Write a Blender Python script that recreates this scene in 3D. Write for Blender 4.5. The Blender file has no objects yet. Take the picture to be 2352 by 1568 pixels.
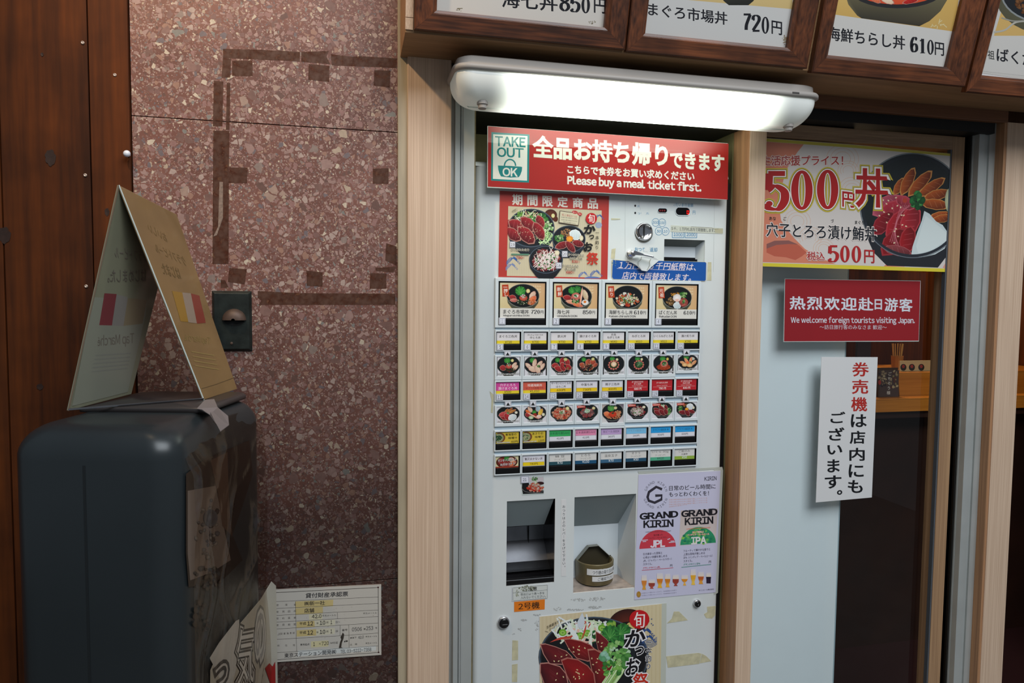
import bpy, bmesh, math, random
from mathutils import Vector, Matrix, noise
C = bpy.context.scene.collection
sc = bpy.context.scene

# ------------------------------------------------------------------ camera, world, light, exposure
FPX = 1590.0
YAW, PIT, ROL = math.radians(13.0), math.radians(3.33), math.radians(0.54)
CAM = Vector((0.0, -1.65, 1.5))
fw = Vector((math.sin(YAW)*math.cos(PIT), math.cos(YAW)*math.cos(PIT), -math.sin(PIT)))
r0 = Vector((math.cos(YAW), -math.sin(YAW), 0)); u0 = r0.cross(fw)
rt = r0*math.cos(ROL) + u0*math.sin(ROL); up = -r0*math.sin(ROL) + u0*math.cos(ROL)
cd = bpy.data.cameras.new('camera'); cam = bpy.data.objects.new('camera', cd); C.objects.link(cam)
cd.sensor_width = 36.0; cd.lens = 36.0*FPX/2352.0; cd.clip_start = 0.02; cd.clip_end = 100
cam.matrix_world = Matrix.Translation(CAM) @ Matrix((rt, up, -fw)).transposed().to_4x4()
sc.camera = cam
sc.view_settings.view_transform = 'Standard'; sc.view_settings.look = 'None'
sc.view_settings.exposure = 0.0; sc.view_settings.gamma = 1.0; sc.view_settings.use_curve_mapping = False
sc.cycles.use_denoising = True
sc.cycles.max_bounces = 8; sc.cycles.transparent_max_bounces = 16
w = bpy.data.worlds.new('sky'); sc.world = w; w.use_nodes = True
bg = w.node_tree.nodes['Background']; bg.inputs[0].default_value = (0.80, 0.90, 1.0, 1); bg.inputs[1].default_value = 0.17

def area_light(name, loc, target, sx, sy, power, col):
    l = bpy.data.lights.new(name, 'AREA'); l.shape = 'RECTANGLE'; l.size = sx; l.size_y = sy; l.energy = power; l.color = col
    o = bpy.data.objects.new(name, l); C.objects.link(o); o.location = loc
    o.rotation_euler = (Vector(target)-Vector(loc)).to_track_quat('-Z', 'Y').to_euler(); return o
# daylight of the street, falling in from the front and the right
area_light('street_daylight', (1.3, -3.3, 4.6), (0.4, 0, 1.0), 3.2, 2.4, 185, (0.92, 0.96, 1.0))
# warm shop lamp above the terrazzo wall, out of the frame
wl = bpy.data.lights.new('warm_spot', 'SPOT'); wl.energy = 35; wl.color = (1.0, 0.72, 0.42); wl.spot_size = math.radians(70); wl.spot_blend = 0.9; wl.shadow_soft_size = 0.03
wo = bpy.data.objects.new('warm_spot', wl); C.objects.link(wo); wo.location = (-0.62, -0.75, 2.75)
wo.rotation_euler = (Vector((-0.12, -0.06, 1.9))-Vector(wo.location)).to_track_quat('-Z', 'Y').to_euler()

# ------------------------------------------------------------------ helpers
def ray(x, y): return fw*FPX + rt*(x-1176.0) - up*(y-784.0)
def at(x, y, Y=0.0):
    d = ray(x, y); return CAM + d*((Y-CAM.y)/d.y)
def at_z(x, y, z):
    d = ray(x, y); return CAM + d*((z-CAM.z)/d.z)
def at_pl(x, y, p, n):
    d = ray(x, y); return CAM + d*((Vector(p)-CAM).dot(n)/d.dot(n))
def at_d(x, y, dist):
    d = ray(x, y); return CAM + d*(dist/FPX)
WL = {}
def sl(c):
    return c/12.92 if c <= 0.04045 else ((c+0.055)/1.055)**2.4
def hx(h, a=1.0):
    h = h.lstrip('#'); return (sl(int(h[0:2], 16)/255), sl(int(h[2:4], 16)/255), sl(int(h[4:6], 16)/255), 1.0)
def tag(o, label=None, cat=None, group=None, kind=None):
    if label: o['label'] = label
    if cat: o['category'] = cat
    if group: o['group'] = group
    if kind: o['kind'] = kind
    return o
def empty(name, loc, **k):
    o = bpy.data.objects.new(name, None); C.objects.link(o); o.location = loc; WL[o] = Vector(loc); o.empty_display_size = 0.05
    return tag(o, **k)
def mesh(name, V, F, mats, parent=None, mi=None, cols=None, smooth=False, bevel=0, org=None, **k):
    V = [Vector(v) for v in V]
    if org is None:
        lo = Vector([min(v[i] for v in V) for i in range(3)]); hi = Vector([max(v[i] for v in V) for i in range(3)]); c = (lo+hi)/2
    else: c = Vector(org)
    me = bpy.data.meshes.new(name); me.from_pydata([v-c for v in V], [], F)
    if not isinstance(mats, (list, tuple)): mats = [mats]
    for m in mats: me.materials.append(m)
    if mi: me.polygons.foreach_set('material_index', mi)
    if cols:
        at_ = me.color_attributes.new('Col', 'FLOAT_COLOR', 'POINT'); at_.data.foreach_set('color', [x for q in cols for x in q])
    if smooth: me.polygons.foreach_set('use_smooth', [True]*len(F))
    me.validate(); me.update()
    o = bpy.data.objects.new(name, me); C.objects.link(o)
    if parent is not None: o.parent = parent; o.location = c-WL[parent]
    else: o.location = c
    WL[o] = c
    if bevel:
        b = o.modifiers.new('bevel', 'BEVEL'); b.width = bevel; b.segments = 2; b.limit_method = 'ANGLE'
    return tag(o, **k)
class MB:
    def __init__(s): s.V = []; s.F = []; s.M = []
    def add(s, V, F, m=0):
        n = len(s.V); s.V += [Vector(v) for v in V]; s.F += [tuple(i+n for i in f) for f in F]; s.M += [m]*len(F); return s
    def box(s, x0, x1, y0, y1, z0, z1, m=0):
        return s.hexa([(x0, y0, z0), (x1, y0, z0), (x1, y0, z1), (x0, y0, z1)], [(x0, y1, z0), (x1, y1, z0), (x1, y1, z1), (x0, y1, z1)], m)
    def hexa(s, a, b, m=0):
        return s.add(list(a)+list(b), [(0, 1, 2, 3), (7, 6, 5, 4), (4, 5, 1, 0), (5, 6, 2, 1), (6, 7, 3, 2), (7, 4, 0, 3)], m)
    def quad(s, a, b, c, d, m=0): return s.add([a, b, c, d], [(0, 1, 2, 3)], m)
    def disc_y(s, cx, cz, prof, m=0, n=32, cap=True, mp=None):
        # lathe around the Y axis: prof = [(radius, y), ...]
        V = []; F = []; ms = []
        for r, y in prof:
            for i in range(n):
                a = 2*math.pi*i/n; V.append((cx+r*math.cos(a), y, cz+r*math.sin(a)))
        for j in range(len(prof)-1):
            for i in range(n):
                F.append((j*n+i, j*n+(i+1) % n, (j+1)*n+(i+1) % n, (j+1)*n+i))
        if cap: F.append(tuple((len(prof)-1)*n+i for i in range(n)))
        return s.add(V, F, m)
    def build(s, name, mats, parent=None, **k): return mesh(name, s.V, s.F, mats, parent, mi=s.M, **k)

# ------------------------------------------------------------------ materials
def nt(name):
    m = bpy.data.materials.new(name); m.use_nodes = True; return m, m.node_tree, m.node_tree.nodes['Principled BSDF']
def mk(name, col, rough=0.5, metal=0.0, spec=0.5, coat=0.0, emis=None, es=0, noisy=0.0, nscale=30, bump=0.0, stretch=(1, 1, 1)):
    m, t, b = nt(name)
    c = hx(col) if isinstance(col, str) else (*col, 1)
    b.inputs['Base Color'].default_value = c; b.inputs['Roughness'].default_value = rough; b.inputs['Metallic'].default_value = metal
    b.inputs['Specular IOR Level'].default_value = spec; b.inputs['Coat Weight'].default_value = coat; b.inputs['Coat Roughness'].default_value = 0.08
    if emis: b.inputs['Emission Color'].default_value = hx(emis); b.inputs['Emission Strength'].default_value = es
    if noisy or bump:
        tc = t.nodes.new('ShaderNodeTexCoord'); mp = t.nodes.new('ShaderNodeMapping'); n = t.nodes.new('ShaderNodeTexNoise')
        mp.inputs['Scale'].default_value = stretch; n.inputs['Scale'].default_value = nscale; n.inputs['Detail'].default_value = 6
        t.links.new(tc.outputs['Object'], mp.inputs[0]); t.links.new(mp.outputs[0], n.inputs[0])
        if noisy:
            r = t.nodes.new('ShaderNodeValToRGB'); r.color_ramp.elements[0].position = 0.3; r.color_ramp.elements[1].position = 0.7
            r.color_ramp.elements[0].color = tuple(x*(1-noisy) for x in c[:3])+(1,); r.color_ramp.elements[1].color = tuple(min(1, x*(1+noisy*0.5)) for x in c[:3])+(1,)
            t.links.new(n.outputs[0], r.inputs[0]); t.links.new(r.outputs[0], b.inputs['Base Color'])
        if bump:
            bp = t.nodes.new('ShaderNodeBump'); bp.inputs['Strength'].default_value = bump; bp.inputs['Distance'].default_value = 0.002
            t.links.new(n.outputs[0], bp.inputs['Height']); t.links.new(bp.outputs[0], b.inputs['Normal'])
    return m
def mk_ink(name, rough=0.35, coat=0.0, spec=0.5, trans=0.0):
    m, t, b = nt(name); a = t.nodes.new('ShaderNodeVertexColor'); a.layer_name = 'Col'
    t.links.new(a.outputs[0], b.inputs['Base Color']); b.inputs['Roughness'].default_value = rough
    b.inputs['Coat Weight'].default_value = coat; b.inputs['Coat Roughness'].default_value = 0.12; b.inputs['Specular IOR Level'].default_value = spec
    return m
def mk_wood(name, dark, light, scale=1.0, axis='Z', rough=0.5, fine=0.35, knots=False, coat=0.0, blot=0.0, sv=0.05):
    m, t, b = nt(name); L = t.links
    tc = t.nodes.new('ShaderNodeTexCoord'); mp = t.nodes.new('ShaderNodeMapping')
    st = {'Z': (1, 1, sv), 'X': (sv, 1, 1)}[axis]; mp.inputs['Scale'].default_value = st
    oi = t.nodes.new('ShaderNodeObjectInfo'); ad = t.nodes.new('ShaderNodeVectorMath'); ad.operation = 'ADD'
    cb = t.nodes.new('ShaderNodeVectorMath'); cb.operation = 'SCALE'; cb.inputs[0].default_value = (7, 3, 5)
    L.new(oi.outputs['Random'], cb.inputs['Scale']); L.new(tc.outputs['Object'], ad.inputs[0]); L.new(cb.outputs[0], ad.inputs[1]); L.new(ad.outputs[0], mp.inputs[0])
    n1 = t.nodes.new('ShaderNodeTexNoise'); n1.inputs['Scale'].default_value = 14*scale; n1.inputs['Detail'].default_value = 5; n1.inputs['Distortion'].default_value = 1.2
    n2 = t.nodes.new('ShaderNodeTexNoise'); n2.inputs['Scale'].default_value = 160*scale; n2.inputs['Detail'].default_value = 3
    L.new(mp.outputs[0], n1.inputs[0]); L.new(mp.outputs[0], n2.inputs[0])
    mx = t.nodes.new('ShaderNodeMix'); mx.data_type = 'FLOAT'; mx.inputs[0].default_value = fine
    L.new(n1.outputs[0], mx.inputs[2]); L.new(n2.outputs[0], mx.inputs[3])
    r = t.nodes.new('ShaderNodeValToRGB'); r.color_ramp.elements[0].position = 0.36; r.color_ramp.elements[1].position = 0.64
    r.color_ramp.elements[0].color = hx(dark); r.color_ramp.elements[1].color = hx(light); L.new(mx.outputs[0], r.inputs[0])
    out = r.outputs[0]
    if blot:
        n3 = t.nodes.new('ShaderNodeTexNoise'); n3.inputs['Scale'].default_value = 9; n3.inputs['Detail'].default_value = 3
        L.new(ad.outputs[0], n3.inputs[0]); r3 = t.nodes.new('ShaderNodeValToRGB'); r3.color_ramp.elements[0].position = 0.35; r3.color_ramp.elements[1].position = 0.62
        r3.color_ramp.elements[0].color = (1-blot,)*3+(1,); r3.color_ramp.elements[1].color = (1, 1, 1, 1); L.new(n3.outputs[0], r3.inputs[0])
        mb = t.nodes.new('ShaderNodeMix'); mb.data_type = 'RGBA'; mb.blend_type = 'MULTIPLY'; mb.inputs[0].default_value = 1
        L.new(out, mb.inputs[6]); L.new(r3.outputs[0], mb.inputs[7]); out = mb.outputs[2]
    if knots:
        v = t.nodes.new('ShaderNodeTexVoronoi'); v.inputs['Scale'].default_value = 3.1; v.inputs['Randomness'].default_value = 1.0
        mk_ = t.nodes.new('ShaderNodeMapping'); mk_.inputs['Scale'].default_value = (1.5, 0.2, 1.0); L.new(ad.outputs[0], mk_.inputs[0]); L.new(mk_.outputs[0], v.inputs[0])
        rk = t.nodes.new('ShaderNodeValToRGB'); rk.color_ramp.elements[0].position = 0.05; rk.color_ramp.elements[1].position = 0.085
        rk.color_ramp.elements[0].color = (0.25, 0.2, 0.18, 1); rk.color_ramp.elements[1].color = (1, 1, 1, 1); L.new(v.outputs['Distance'], rk.inputs[0])
        mb = t.nodes.new('ShaderNodeMix'); mb.data_type = 'RGBA'; mb.blend_type = 'MULTIPLY'; mb.inputs[0].default_value = 1
        L.new(out, mb.inputs[6]); L.new(rk.outputs[0], mb.inputs[7]); out = mb.outputs[2]
    L.new(out, b.inputs['Base Color']); b.inputs['Roughness'].default_value = rough; b.inputs['Coat Weight'].default_value = coat
    bp = t.nodes.new('ShaderNodeBump'); bp.inputs['Strength'].default_value = 0.25; bp.inputs['Distance'].default_value = 0.0006
    L.new(mx.outputs[0], bp.inputs['Height']); L.new(bp.outputs[0], b.inputs['Normal'])
    return m
def mk_terrazzo():
    m, t, b = nt('terrazzo'); L = t.links
    tc = t.nodes.new('ShaderNodeTexCoord'); geo = t.nodes.new('ShaderNodeNewGeometry')
    pos = geo.outputs['Position']
    wn = t.nodes.new('ShaderNodeTexNoise'); wn.inputs['Scale'].default_value = 55; L.new(pos, wn.inputs[0])
    ws = t.nodes.new('ShaderNodeVectorMath'); ws.operation = 'SCALE'; ws.inputs['Scale'].default_value = 0.010; L.new(wn.outputs['Color'], ws.inputs[0])
    wa = t.nodes.new('ShaderNodeVectorMath'); wa.operation = 'ADD'; L.new(pos, wa.inputs[0]); L.new(ws.outputs[0], wa.inputs[1])
    def ramp(els, fac):
        r = t.nodes.new('ShaderNodeValToRGB'); e = r.color_ramp.elements; r.color_ramp.interpolation = 'CONSTANT'
        e[0].position = 0; e[0].color = hx(els[0][1]); e[1].position = els[1][0]; e[1].color = hx(els[1][1])
        for p, c in els[2:]: q = e.new(p); q.color = hx(c)
        L.new(fac, r.inputs[0]); return r.outputs[0]
    def chips(scale, keep, edge, seed, cols, prev):
        mp = t.nodes.new('ShaderNodeMapping'); mp.inputs['Location'].default_value = (seed, seed*2, seed*3); mp.inputs['Rotation'].default_value = (0.1, 0.5*seed, 0); L.new(wa.outputs[0], mp.inputs[0])
        v = t.nodes.new('ShaderNodeTexVoronoi'); v.inputs['Scale'].default_value = scale; L.new(mp.outputs[0], v.inputs[0])
        ve = t.nodes.new('ShaderNodeTexVoronoi'); ve.feature = 'DISTANCE_TO_EDGE'; ve.inputs['Scale'].default_value = scale; L.new(mp.outputs[0], ve.inputs[0])
        sp = t.nodes.new('ShaderNodeSeparateColor'); L.new(v.outputs['Color'], sp.inputs[0])
        k = t.nodes.new('ShaderNodeMath'); k.operation = 'LESS_THAN'; k.inputs[1].default_value = keep; L.new(sp.outputs[0], k.inputs[0])
        # edge threshold varies from chip to chip
        th = t.nodes.new('ShaderNodeMath'); th.operation = 'MULTIPLY_ADD'; th.inputs[1].default_value = edge*2.2; th.inputs[2].default_value = edge*0.5; L.new(sp.outputs[2], th.inputs[0])
        g = t.nodes.new('ShaderNodeMath'); g.operation = 'GREATER_THAN'; L.new(ve.outputs['Distance'], g.inputs[0]); L.new(th.outputs[0], g.inputs[1])
        mm = t.nodes.new('ShaderNodeMath'); mm.operation = 'MULTIPLY'; L.new(k.outputs[0], mm.inputs[0]); L.new(g.outputs[0], mm.inputs[1])
        col = ramp(cols, sp.outputs[1])
        nn = t.nodes.new('ShaderNodeTexNoise'); nn.inputs['Scale'].default_value = 140; nn.inputs['Detail'].default_value = 3; L.new(pos, nn.inputs[0])
        rr = t.nodes.new('ShaderNodeMapRange'); rr.inputs[3].default_value = 0.72; rr.inputs[4].default_value = 1.15; L.new(nn.outputs[0], rr.inputs[0])
        hh = t.nodes.new('ShaderNodeMix'); hh.data_type = 'RGBA'; hh.blend_type = 'MULTIPLY'; hh.inputs[0].default_value = 1; L.new(col, hh.inputs[6]); L.new(rr.outputs[0], hh.inputs[7])
        x = t.nodes.new('ShaderNodeMix'); x.data_type = 'RGBA'; L.new(mm.outputs[0], x.inputs[0]); L.new(prev, x.inputs[6]); L.new(hh.outputs[2], x.inputs[7]); return x.outputs[2]
    nb = t.nodes.new('ShaderNodeTexNoise'); nb.inputs['Scale'].default_value = 7; nb.inputs['Detail'].default_value = 5; L.new(pos, nb.inputs[0])
    rb = t.nodes.new('ShaderNodeValToRGB'); rb.color_ramp.elements[0].position = 0.3; rb.color_ramp.elements[1].position = 0.7
    rb.color_ramp.elements[0].color = hx('66443c'); rb.color_ramp.elements[1].color = hx('80564b'); L.new(nb.outputs[0], rb.inputs[0])
    A = [(0, '8a6a62'), (0.2, '9c7e76'), (0.38, '7a5c54'), (0.52, '8c7a72'), (0.64, 'a48a7c'), (0.76, '6d5149'), (0.88, 'b4a08c'), (0.95, '84807a')]
    Bc = [(0, '94706a'), (0.25, 'a68880'), (0.45, '80605a'), (0.6, 'b09a90'), (0.72, '74686a'), (0.82, '9c7868'), (0.95, 'c8b8a4')]
    c = chips(260, 0.6, 0.10, 3.1, Bc, rb.outputs[0])
    c = chips(150, 0.6, 0.09, 1.7, A, c)
    c = chips(92, 0.5, 0.09, 5.3, Bc, c)
    c = chips(55, 0.16, 0.10, 8.9, A, c)
    # darker towards the bottom of the wall, with a blotchy boundary
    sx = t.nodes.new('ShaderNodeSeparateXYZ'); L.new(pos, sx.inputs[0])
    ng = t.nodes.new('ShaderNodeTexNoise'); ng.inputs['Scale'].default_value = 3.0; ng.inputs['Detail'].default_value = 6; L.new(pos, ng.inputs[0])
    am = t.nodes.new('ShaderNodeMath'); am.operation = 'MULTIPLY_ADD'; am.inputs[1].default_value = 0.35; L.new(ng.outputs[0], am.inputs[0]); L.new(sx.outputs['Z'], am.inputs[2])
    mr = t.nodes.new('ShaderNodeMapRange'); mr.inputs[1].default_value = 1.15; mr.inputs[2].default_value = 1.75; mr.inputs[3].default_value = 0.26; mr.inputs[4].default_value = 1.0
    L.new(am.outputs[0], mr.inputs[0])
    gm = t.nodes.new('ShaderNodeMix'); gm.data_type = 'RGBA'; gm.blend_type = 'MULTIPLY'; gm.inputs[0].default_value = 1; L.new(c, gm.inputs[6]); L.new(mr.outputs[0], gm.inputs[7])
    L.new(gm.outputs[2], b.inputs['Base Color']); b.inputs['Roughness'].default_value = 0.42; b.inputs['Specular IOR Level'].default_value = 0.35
    return m
M = {}
M['terrazzo'] = mk_terrazzo()
M['plank'] = mk_wood('dark_stained_pine', '3a1b08', '6c350e', 0.5, 'Z', 0.7, 0.35, knots=False, blot=0.3)
M['plank'].node_tree.nodes['Principled BSDF'].inputs['Specular IOR Level'].default_value = 0.2
M['board'] = mk_wood('beige_grain_board', 'c6a88e', 'dec2a8', 3.0, 'Z', 0.45, 0.8, sv=0.008)
M['board_shaded'] = mk_wood('beige_grain_board_shaded', '9a7050', 'c09068', 2.0, 'Z', 0.45, 0.6, sv=0.012)  # darker copy of the beige board, shade of the side faces in its colour
M['door_wood'] = mk_wood('door_wood', '8e6c50', 'b4906c', 1.8, 'Z', 0.45, 0.5, sv=0.012)
M['rail_wood'] = mk_wood('rail_wood', '80624a', 'a88666', 1.4, 'X', 0.5, 0.5)
M['header'] = mk_wood('header_wood', '6a4630', '84583c', 1.0, 'X', 0.45, 0.4)
M['frame_h'] = mk_wood('walnut_across', '3e1f10', '7c4424', 1.2, 'X', 0.38, 0.6, blot=0.45)
M['frame_v'] = mk_wood('walnut_upright', '3e1f10', '7c4424', 1.2, 'Z', 0.38, 0.6, blot=0.45)
M['fascia'] = mk_wood('fascia_board', '8c6a48', 'a8825c', 1.0, 'X', 0.5, 0.4)
M['metal_strip'] = mk('beige_painted_metal', 'b4a68c', 0.5, noisy=0.25, nscale=6, stretch=(6, 6, 0.8))
M['alu'] = mk('grey_aluminium', 'b4b8b6', 0.42, 0.25, noisy=0.08, nscale=12)
M['alu_dark'] = mk('dark_track', '2a2826', 0.4, 0.6)
M['olive'] = mk('olive_edge', '7a6c48', 0.6, noisy=0.3, nscale=60)
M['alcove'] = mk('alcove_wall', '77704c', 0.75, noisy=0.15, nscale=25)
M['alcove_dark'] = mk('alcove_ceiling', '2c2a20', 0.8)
M['black'] = mk('black_gap', '060606', 0.6)
M['blackgl'] = mk('black_gloss_plastic', '0b0a0c', 0.22)
M['window_black'] = mk('display_window', '060506', 0.12)
M['white'] = mk('white_enamel', 'd9dede', 0.32, noisy=0.05, nscale=5, coat=0.2)
M['white2'] = mk('white_plastic', 'd8e0e4', 0.35)
M['bluewhite'] = mk('pale_blue_panel', 'b4c6d2', 0.4)
M['greyplastic'] = mk('grey_plastic', '8f9a9c', 0.4)
M['chrome'] = mk('chrome', 'd6d6da', 0.14, 1.0)
M['steel'] = mk('worn_steel', '8a8c92', 0.28, 1.0, noisy=0.3, nscale=10)
M['bronze'] = mk('bronze_plastic', '6e6242', 0.33, 0.1, noisy=0.12, nscale=20)
M['beige_metal'] = mk('worn_beige_metal', 'c0b0a4', 0.4, 0.3, noisy=0.3, nscale=50)
M['ink'] = mk_ink('printed_gloss', 0.30, 0.25)
M['ink_matte'] = mk_ink('printed_matte', 0.55)
M['ink_lam'] = mk_ink('printed_laminate', 0.45, 0.55, 0.3)
M['ink_lam'].node_tree.nodes['Principled BSDF'].inputs['Coat Roughness'].default_value = 0.03
M['paper'] = mk('paper_white', 'dcdcdc', 0.5)
M['clear_edge'] = mk('acrylic_edge', 'c2ccc8', 0.15)
M['lampwhite'] = mk('lamp_base_enamel', 'a09a94', 0.5)
M['tape_mark'] = mk('tape_residue', '5a3e32', 0.6, noisy=0.35, nscale=90)
M['tape_cream'] = mk('old_tape', 'ccc6a4', 0.5, noisy=0.2, nscale=60)
M['red_led'] = mk('led_red', 'ff1010', 0.4, emis='ff1008', es=2.5)
M['led_dim'] = mk('led_dim', '500408', 0.4, emis='a00408', es=0.25)
M['cab'] = mk('dark_grey_enamel', '2e3437', 0.33, 0.2, noisy=0.12, nscale=4)
M['cab_top'] = mk('dark_grey_lid', '403c3c', 0.32, 0.3)
M['plate'] = mk('dark_green_iron', '252b28', 0.42, 0.3, noisy=0.45, nscale=45, bump=0.3)
M['rust'] = mk('rusty_hood', '57443a', 0.55, 0.3, noisy=0.35, nscale=50)
M['pin'] = mk('white_plastic_head', 'dfe3ee', 0.3)
M['floor'] = mk('grey_paving', '6c6c6a', 0.7, noisy=0.2, nscale=8)
M['inwall'] = mk_wood('interior_wood', '3c1c08', '6e3612', 0.6, 'Z', 0.5, 0.3)
M['counter'] = mk_wood('counter_wood', 'b86c20', 'd88c34', 0.8, 'X', 0.35, 0.3)
M['dark_wood'] = mk('dark_brown_wood', '2a140a', 0.5, noisy=0.3, nscale=6)
M['darkred'] = mk('dark_red_floor', '2c0c0a', 0.6)
M['navy'] = mk('navy_cloth', '2a3850', 0.8)
M['frost'] = mk('frosted_film', 'e4eff2', 0.5, noisy=0.05, nscale=2)
def mk_glass(name, tint, rough, alpha, bump=0.0, bs=8, aniso=(1, 1, 1)):
    # a thin pane: mostly see-through, with a real fresnel reflection on top
    m = bpy.data.materials.new(name); m.use_nodes = True; t = m.node_tree; t.nodes.clear(); L = t.links
    o = t.nodes.new('ShaderNodeOutputMaterial'); tr = t.nodes.new('ShaderNodeBsdfTransparent'); tr.inputs[0].default_value = hx(tint)
    gl = t.nodes.new('ShaderNodeBsdfGlossy'); gl.inputs['Roughness'].default_value = rough
    fr = t.nodes.new('ShaderNodeFresnel'); fr.inputs[0].default_value = 1.5
    ad = t.nodes.new('ShaderNodeMath'); ad.operation = 'ADD'; ad.inputs[1].default_value = alpha; ad.use_clamp = True; gb = t.nodes.new('ShaderNodeNewGeometry'); iv = t.nodes.new('ShaderNodeMath'); iv.operation = 'SUBTRACT'; iv.inputs[0].default_value = 1; L.new(gb.outputs['Backfacing'], iv.inputs[1]); mu = t.nodes.new('ShaderNodeMath'); mu.operation = 'MULTIPLY'; L.new(fr.outputs[0], mu.inputs[0]); L.new(iv.outputs[0], mu.inputs[1]); L.new(mu.outputs[0], ad.inputs[0])
    mx = t.nodes.new('ShaderNodeMixShader'); L.new(ad.outputs[0], mx.inputs[0]); L.new(tr.outputs[0], mx.inputs[1]); L.new(gl.outputs[0], mx.inputs[2]); L.new(mx.outputs[0], o.inputs[0])
    if bump:
        tc = t.nodes.new('ShaderNodeTexCoord'); mp = t.nodes.new('ShaderNodeMapping'); mp.inputs['Scale'].default_value = aniso; n = t.nodes.new('ShaderNodeTexNoise'); n.inputs['Scale'].default_value = bs; n.inputs['Detail'].default_value = 5; n.inputs['Distortion'].default_value = 1.5
        bp = t.nodes.new('ShaderNodeBump'); bp.inputs['Strength'].default_value = bump; bp.inputs['Distance'].default_value = 0.01
        L.new(tc.outputs['Object'], mp.inputs[0]); L.new(mp.outputs[0], n.inputs[0]); L.new(n.outputs[0], bp.inputs['Height']); L.new(bp.outputs[0], gl.inputs['Normal']); L.new(bp.outputs[0], fr.inputs['Normal'])
    return m
M['glass'] = mk_glass('clear_glass', 'fcfdfd', 0.0, 0.0)
M['wrap'] = mk_glass('cling_film', 'e4dcd4', 0.14, 0.07, 0.35, 8, (1, 1, 0.6))
M['acrylic'] = mk_glass('clear_acrylic', 'f0f0ea', 0.1, 0.0)
def mk_lamp():
    m, t, b = nt('lit_diffuser'); L = t.links
    tc = t.nodes.new('ShaderNodeTexCoord'); s = t.nodes.new('ShaderNodeSeparateXYZ'); L.new(tc.outputs['Object'], s.inputs[0])
    a = t.nodes.new('ShaderNodeMath'); a.operation = 'ABSOLUTE'; L.new(s.outputs[0], a.inputs[0])
    mr = t.nodes.new('ShaderNodeMapRange'); mr.interpolation_type = 'SMOOTHERSTEP'; mr.inputs[1].default_value = 0.20; mr.inputs[2].default_value = 0.37; mr.inputs[3].default_value = 5.0; mr.inputs[4].default_value = 0.10; L.new(a.outputs[0], mr.inputs[0])
    b.inputs['Base Color'].default_value = (0.75, 0.77, 0.75, 1); b.inputs['Roughness'].default_value = 0.35
    b.inputs['Emission Color'].default_value = (0.93, 1.0, 0.86, 1); L.new(mr.outputs[0], b.inputs['Emission Strength'])
    return m
M['lamp'] = mk_lamp()

# ------------------------------------------------------------------ printed ink: flat coloured shapes on a sheet
_tc = {}
def glyph1(ch):
    "outline of one character: fill, welded points, boundary edges, outward directions"
    if ch in _tc: return _tc[ch]
    cu = bpy.data.curves.new('t', 'FONT'); cu.body = chr(ord(ch)+0xFEE0) if 33 <= ord(ch) <= 126 else ('\uffe5' if ch == '\u00a5' else ch); cu.resolution_u = 3
    ob = bpy.data.objects.new('t', cu); me = ob.to_mesh()
    V = [(v.co.x, v.co.y) for v in me.vertices]; F = []
    for q in me.polygons:
        f = tuple(q.vertices); a = sum(V[f[i]][0]*V[f[(i+1) % len(f)]][1]-V[f[(i+1) % len(f)]][0]*V[f[i]][1] for i in range(len(f))); F.append(f if a > 0 else f[::-1])
    ob.to_mesh_clear(); bpy.data.objects.remove(ob); bpy.data.curves.remove(cu)
    adv = 1.0
    if V and (33 <= ord(ch) < 0x300):
        x0 = min(v[0] for v in V); x1 = max(v[0] for v in V); sp = 0.05 if ch in '1Jj.,' else 0.045
        V = [(x-x0+sp, y) for x, y in V]; adv = x1-x0+2*sp
        if ch == '1': adv = max(adv, 0.42)
    if ch == ' ': adv = 0.27
    ids = {}; rid = []
    for v in V: rid.append(ids.setdefault((round(v[0], 4), round(v[1], 4)), len(ids)))
    E = {}
    for f in F:
        for i in range(len(f)):
            a, b = rid[f[i]], rid[f[(i+1) % len(f)]]
            if a != b: E[(a, b)] = 1
    pts = [None]*len(ids)
    for q, i in ids.items(): pts[i] = q
    B = [e for e in E if (e[1], e[0]) not in E]; N = {}; D = {}
    for a, b in B:
        dx, dy = pts[b][0]-pts[a][0], pts[b][1]-pts[a][1]; l = math.hypot(dx, dy) or 1; n = (dy/l, -dx/l)
        N.setdefault(a, []).append(n); N.setdefault(b, []).append(n)
    for i, L in N.items():
        x = sum(n[0] for n in L); y = sum(n[1] for n in L); l = math.hypot(x, y)
        if l < 1e-5: D[i] = L[0]; continue
        x /= l; y /= l; c = max(0.5, x*L[0][0]+y*L[0][1]); D[i] = (x/c, y/c)
    _tc[ch] = (V, F, pts, B, D, adv); return _tc[ch]
def glyphs(s, off=0.0):
    V = []; F = []; x = 0.0
    for ch in s:
        g = glyph1(ch); n = len(V); V += [(a+x, b) for a, b in g[0]]; F += [tuple(i+n for i in f) for f in g[1]]; x += g[5]
    return V, F
def bands(s, off, m=6):
    out = []
    for g in range(m):
        P = []; Q = []; x = 0.0
        for ch in s:
            _, _, pts, B, D, adv = glyph1(ch); ia = off*0.12
            for j in range(g, len(B), m):
                a, b = B[j]; n = len(P); A = pts[a]; C_ = pts[b]
                P += [(x+A[0]-D[a][0]*ia, A[1]-D[a][1]*ia), (x+C_[0]-D[b][0]*ia, C_[1]-D[b][1]*ia), (x+C_[0]+D[b][0]*off, C_[1]+D[b][1]*off), (x+A[0]+D[a][0]*off, A[1]+D[a][1]*off)]; Q.append((n, n+1, n+2, n+3))
            x += adv
        if Q: out.append((P, Q))
    return out
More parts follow.
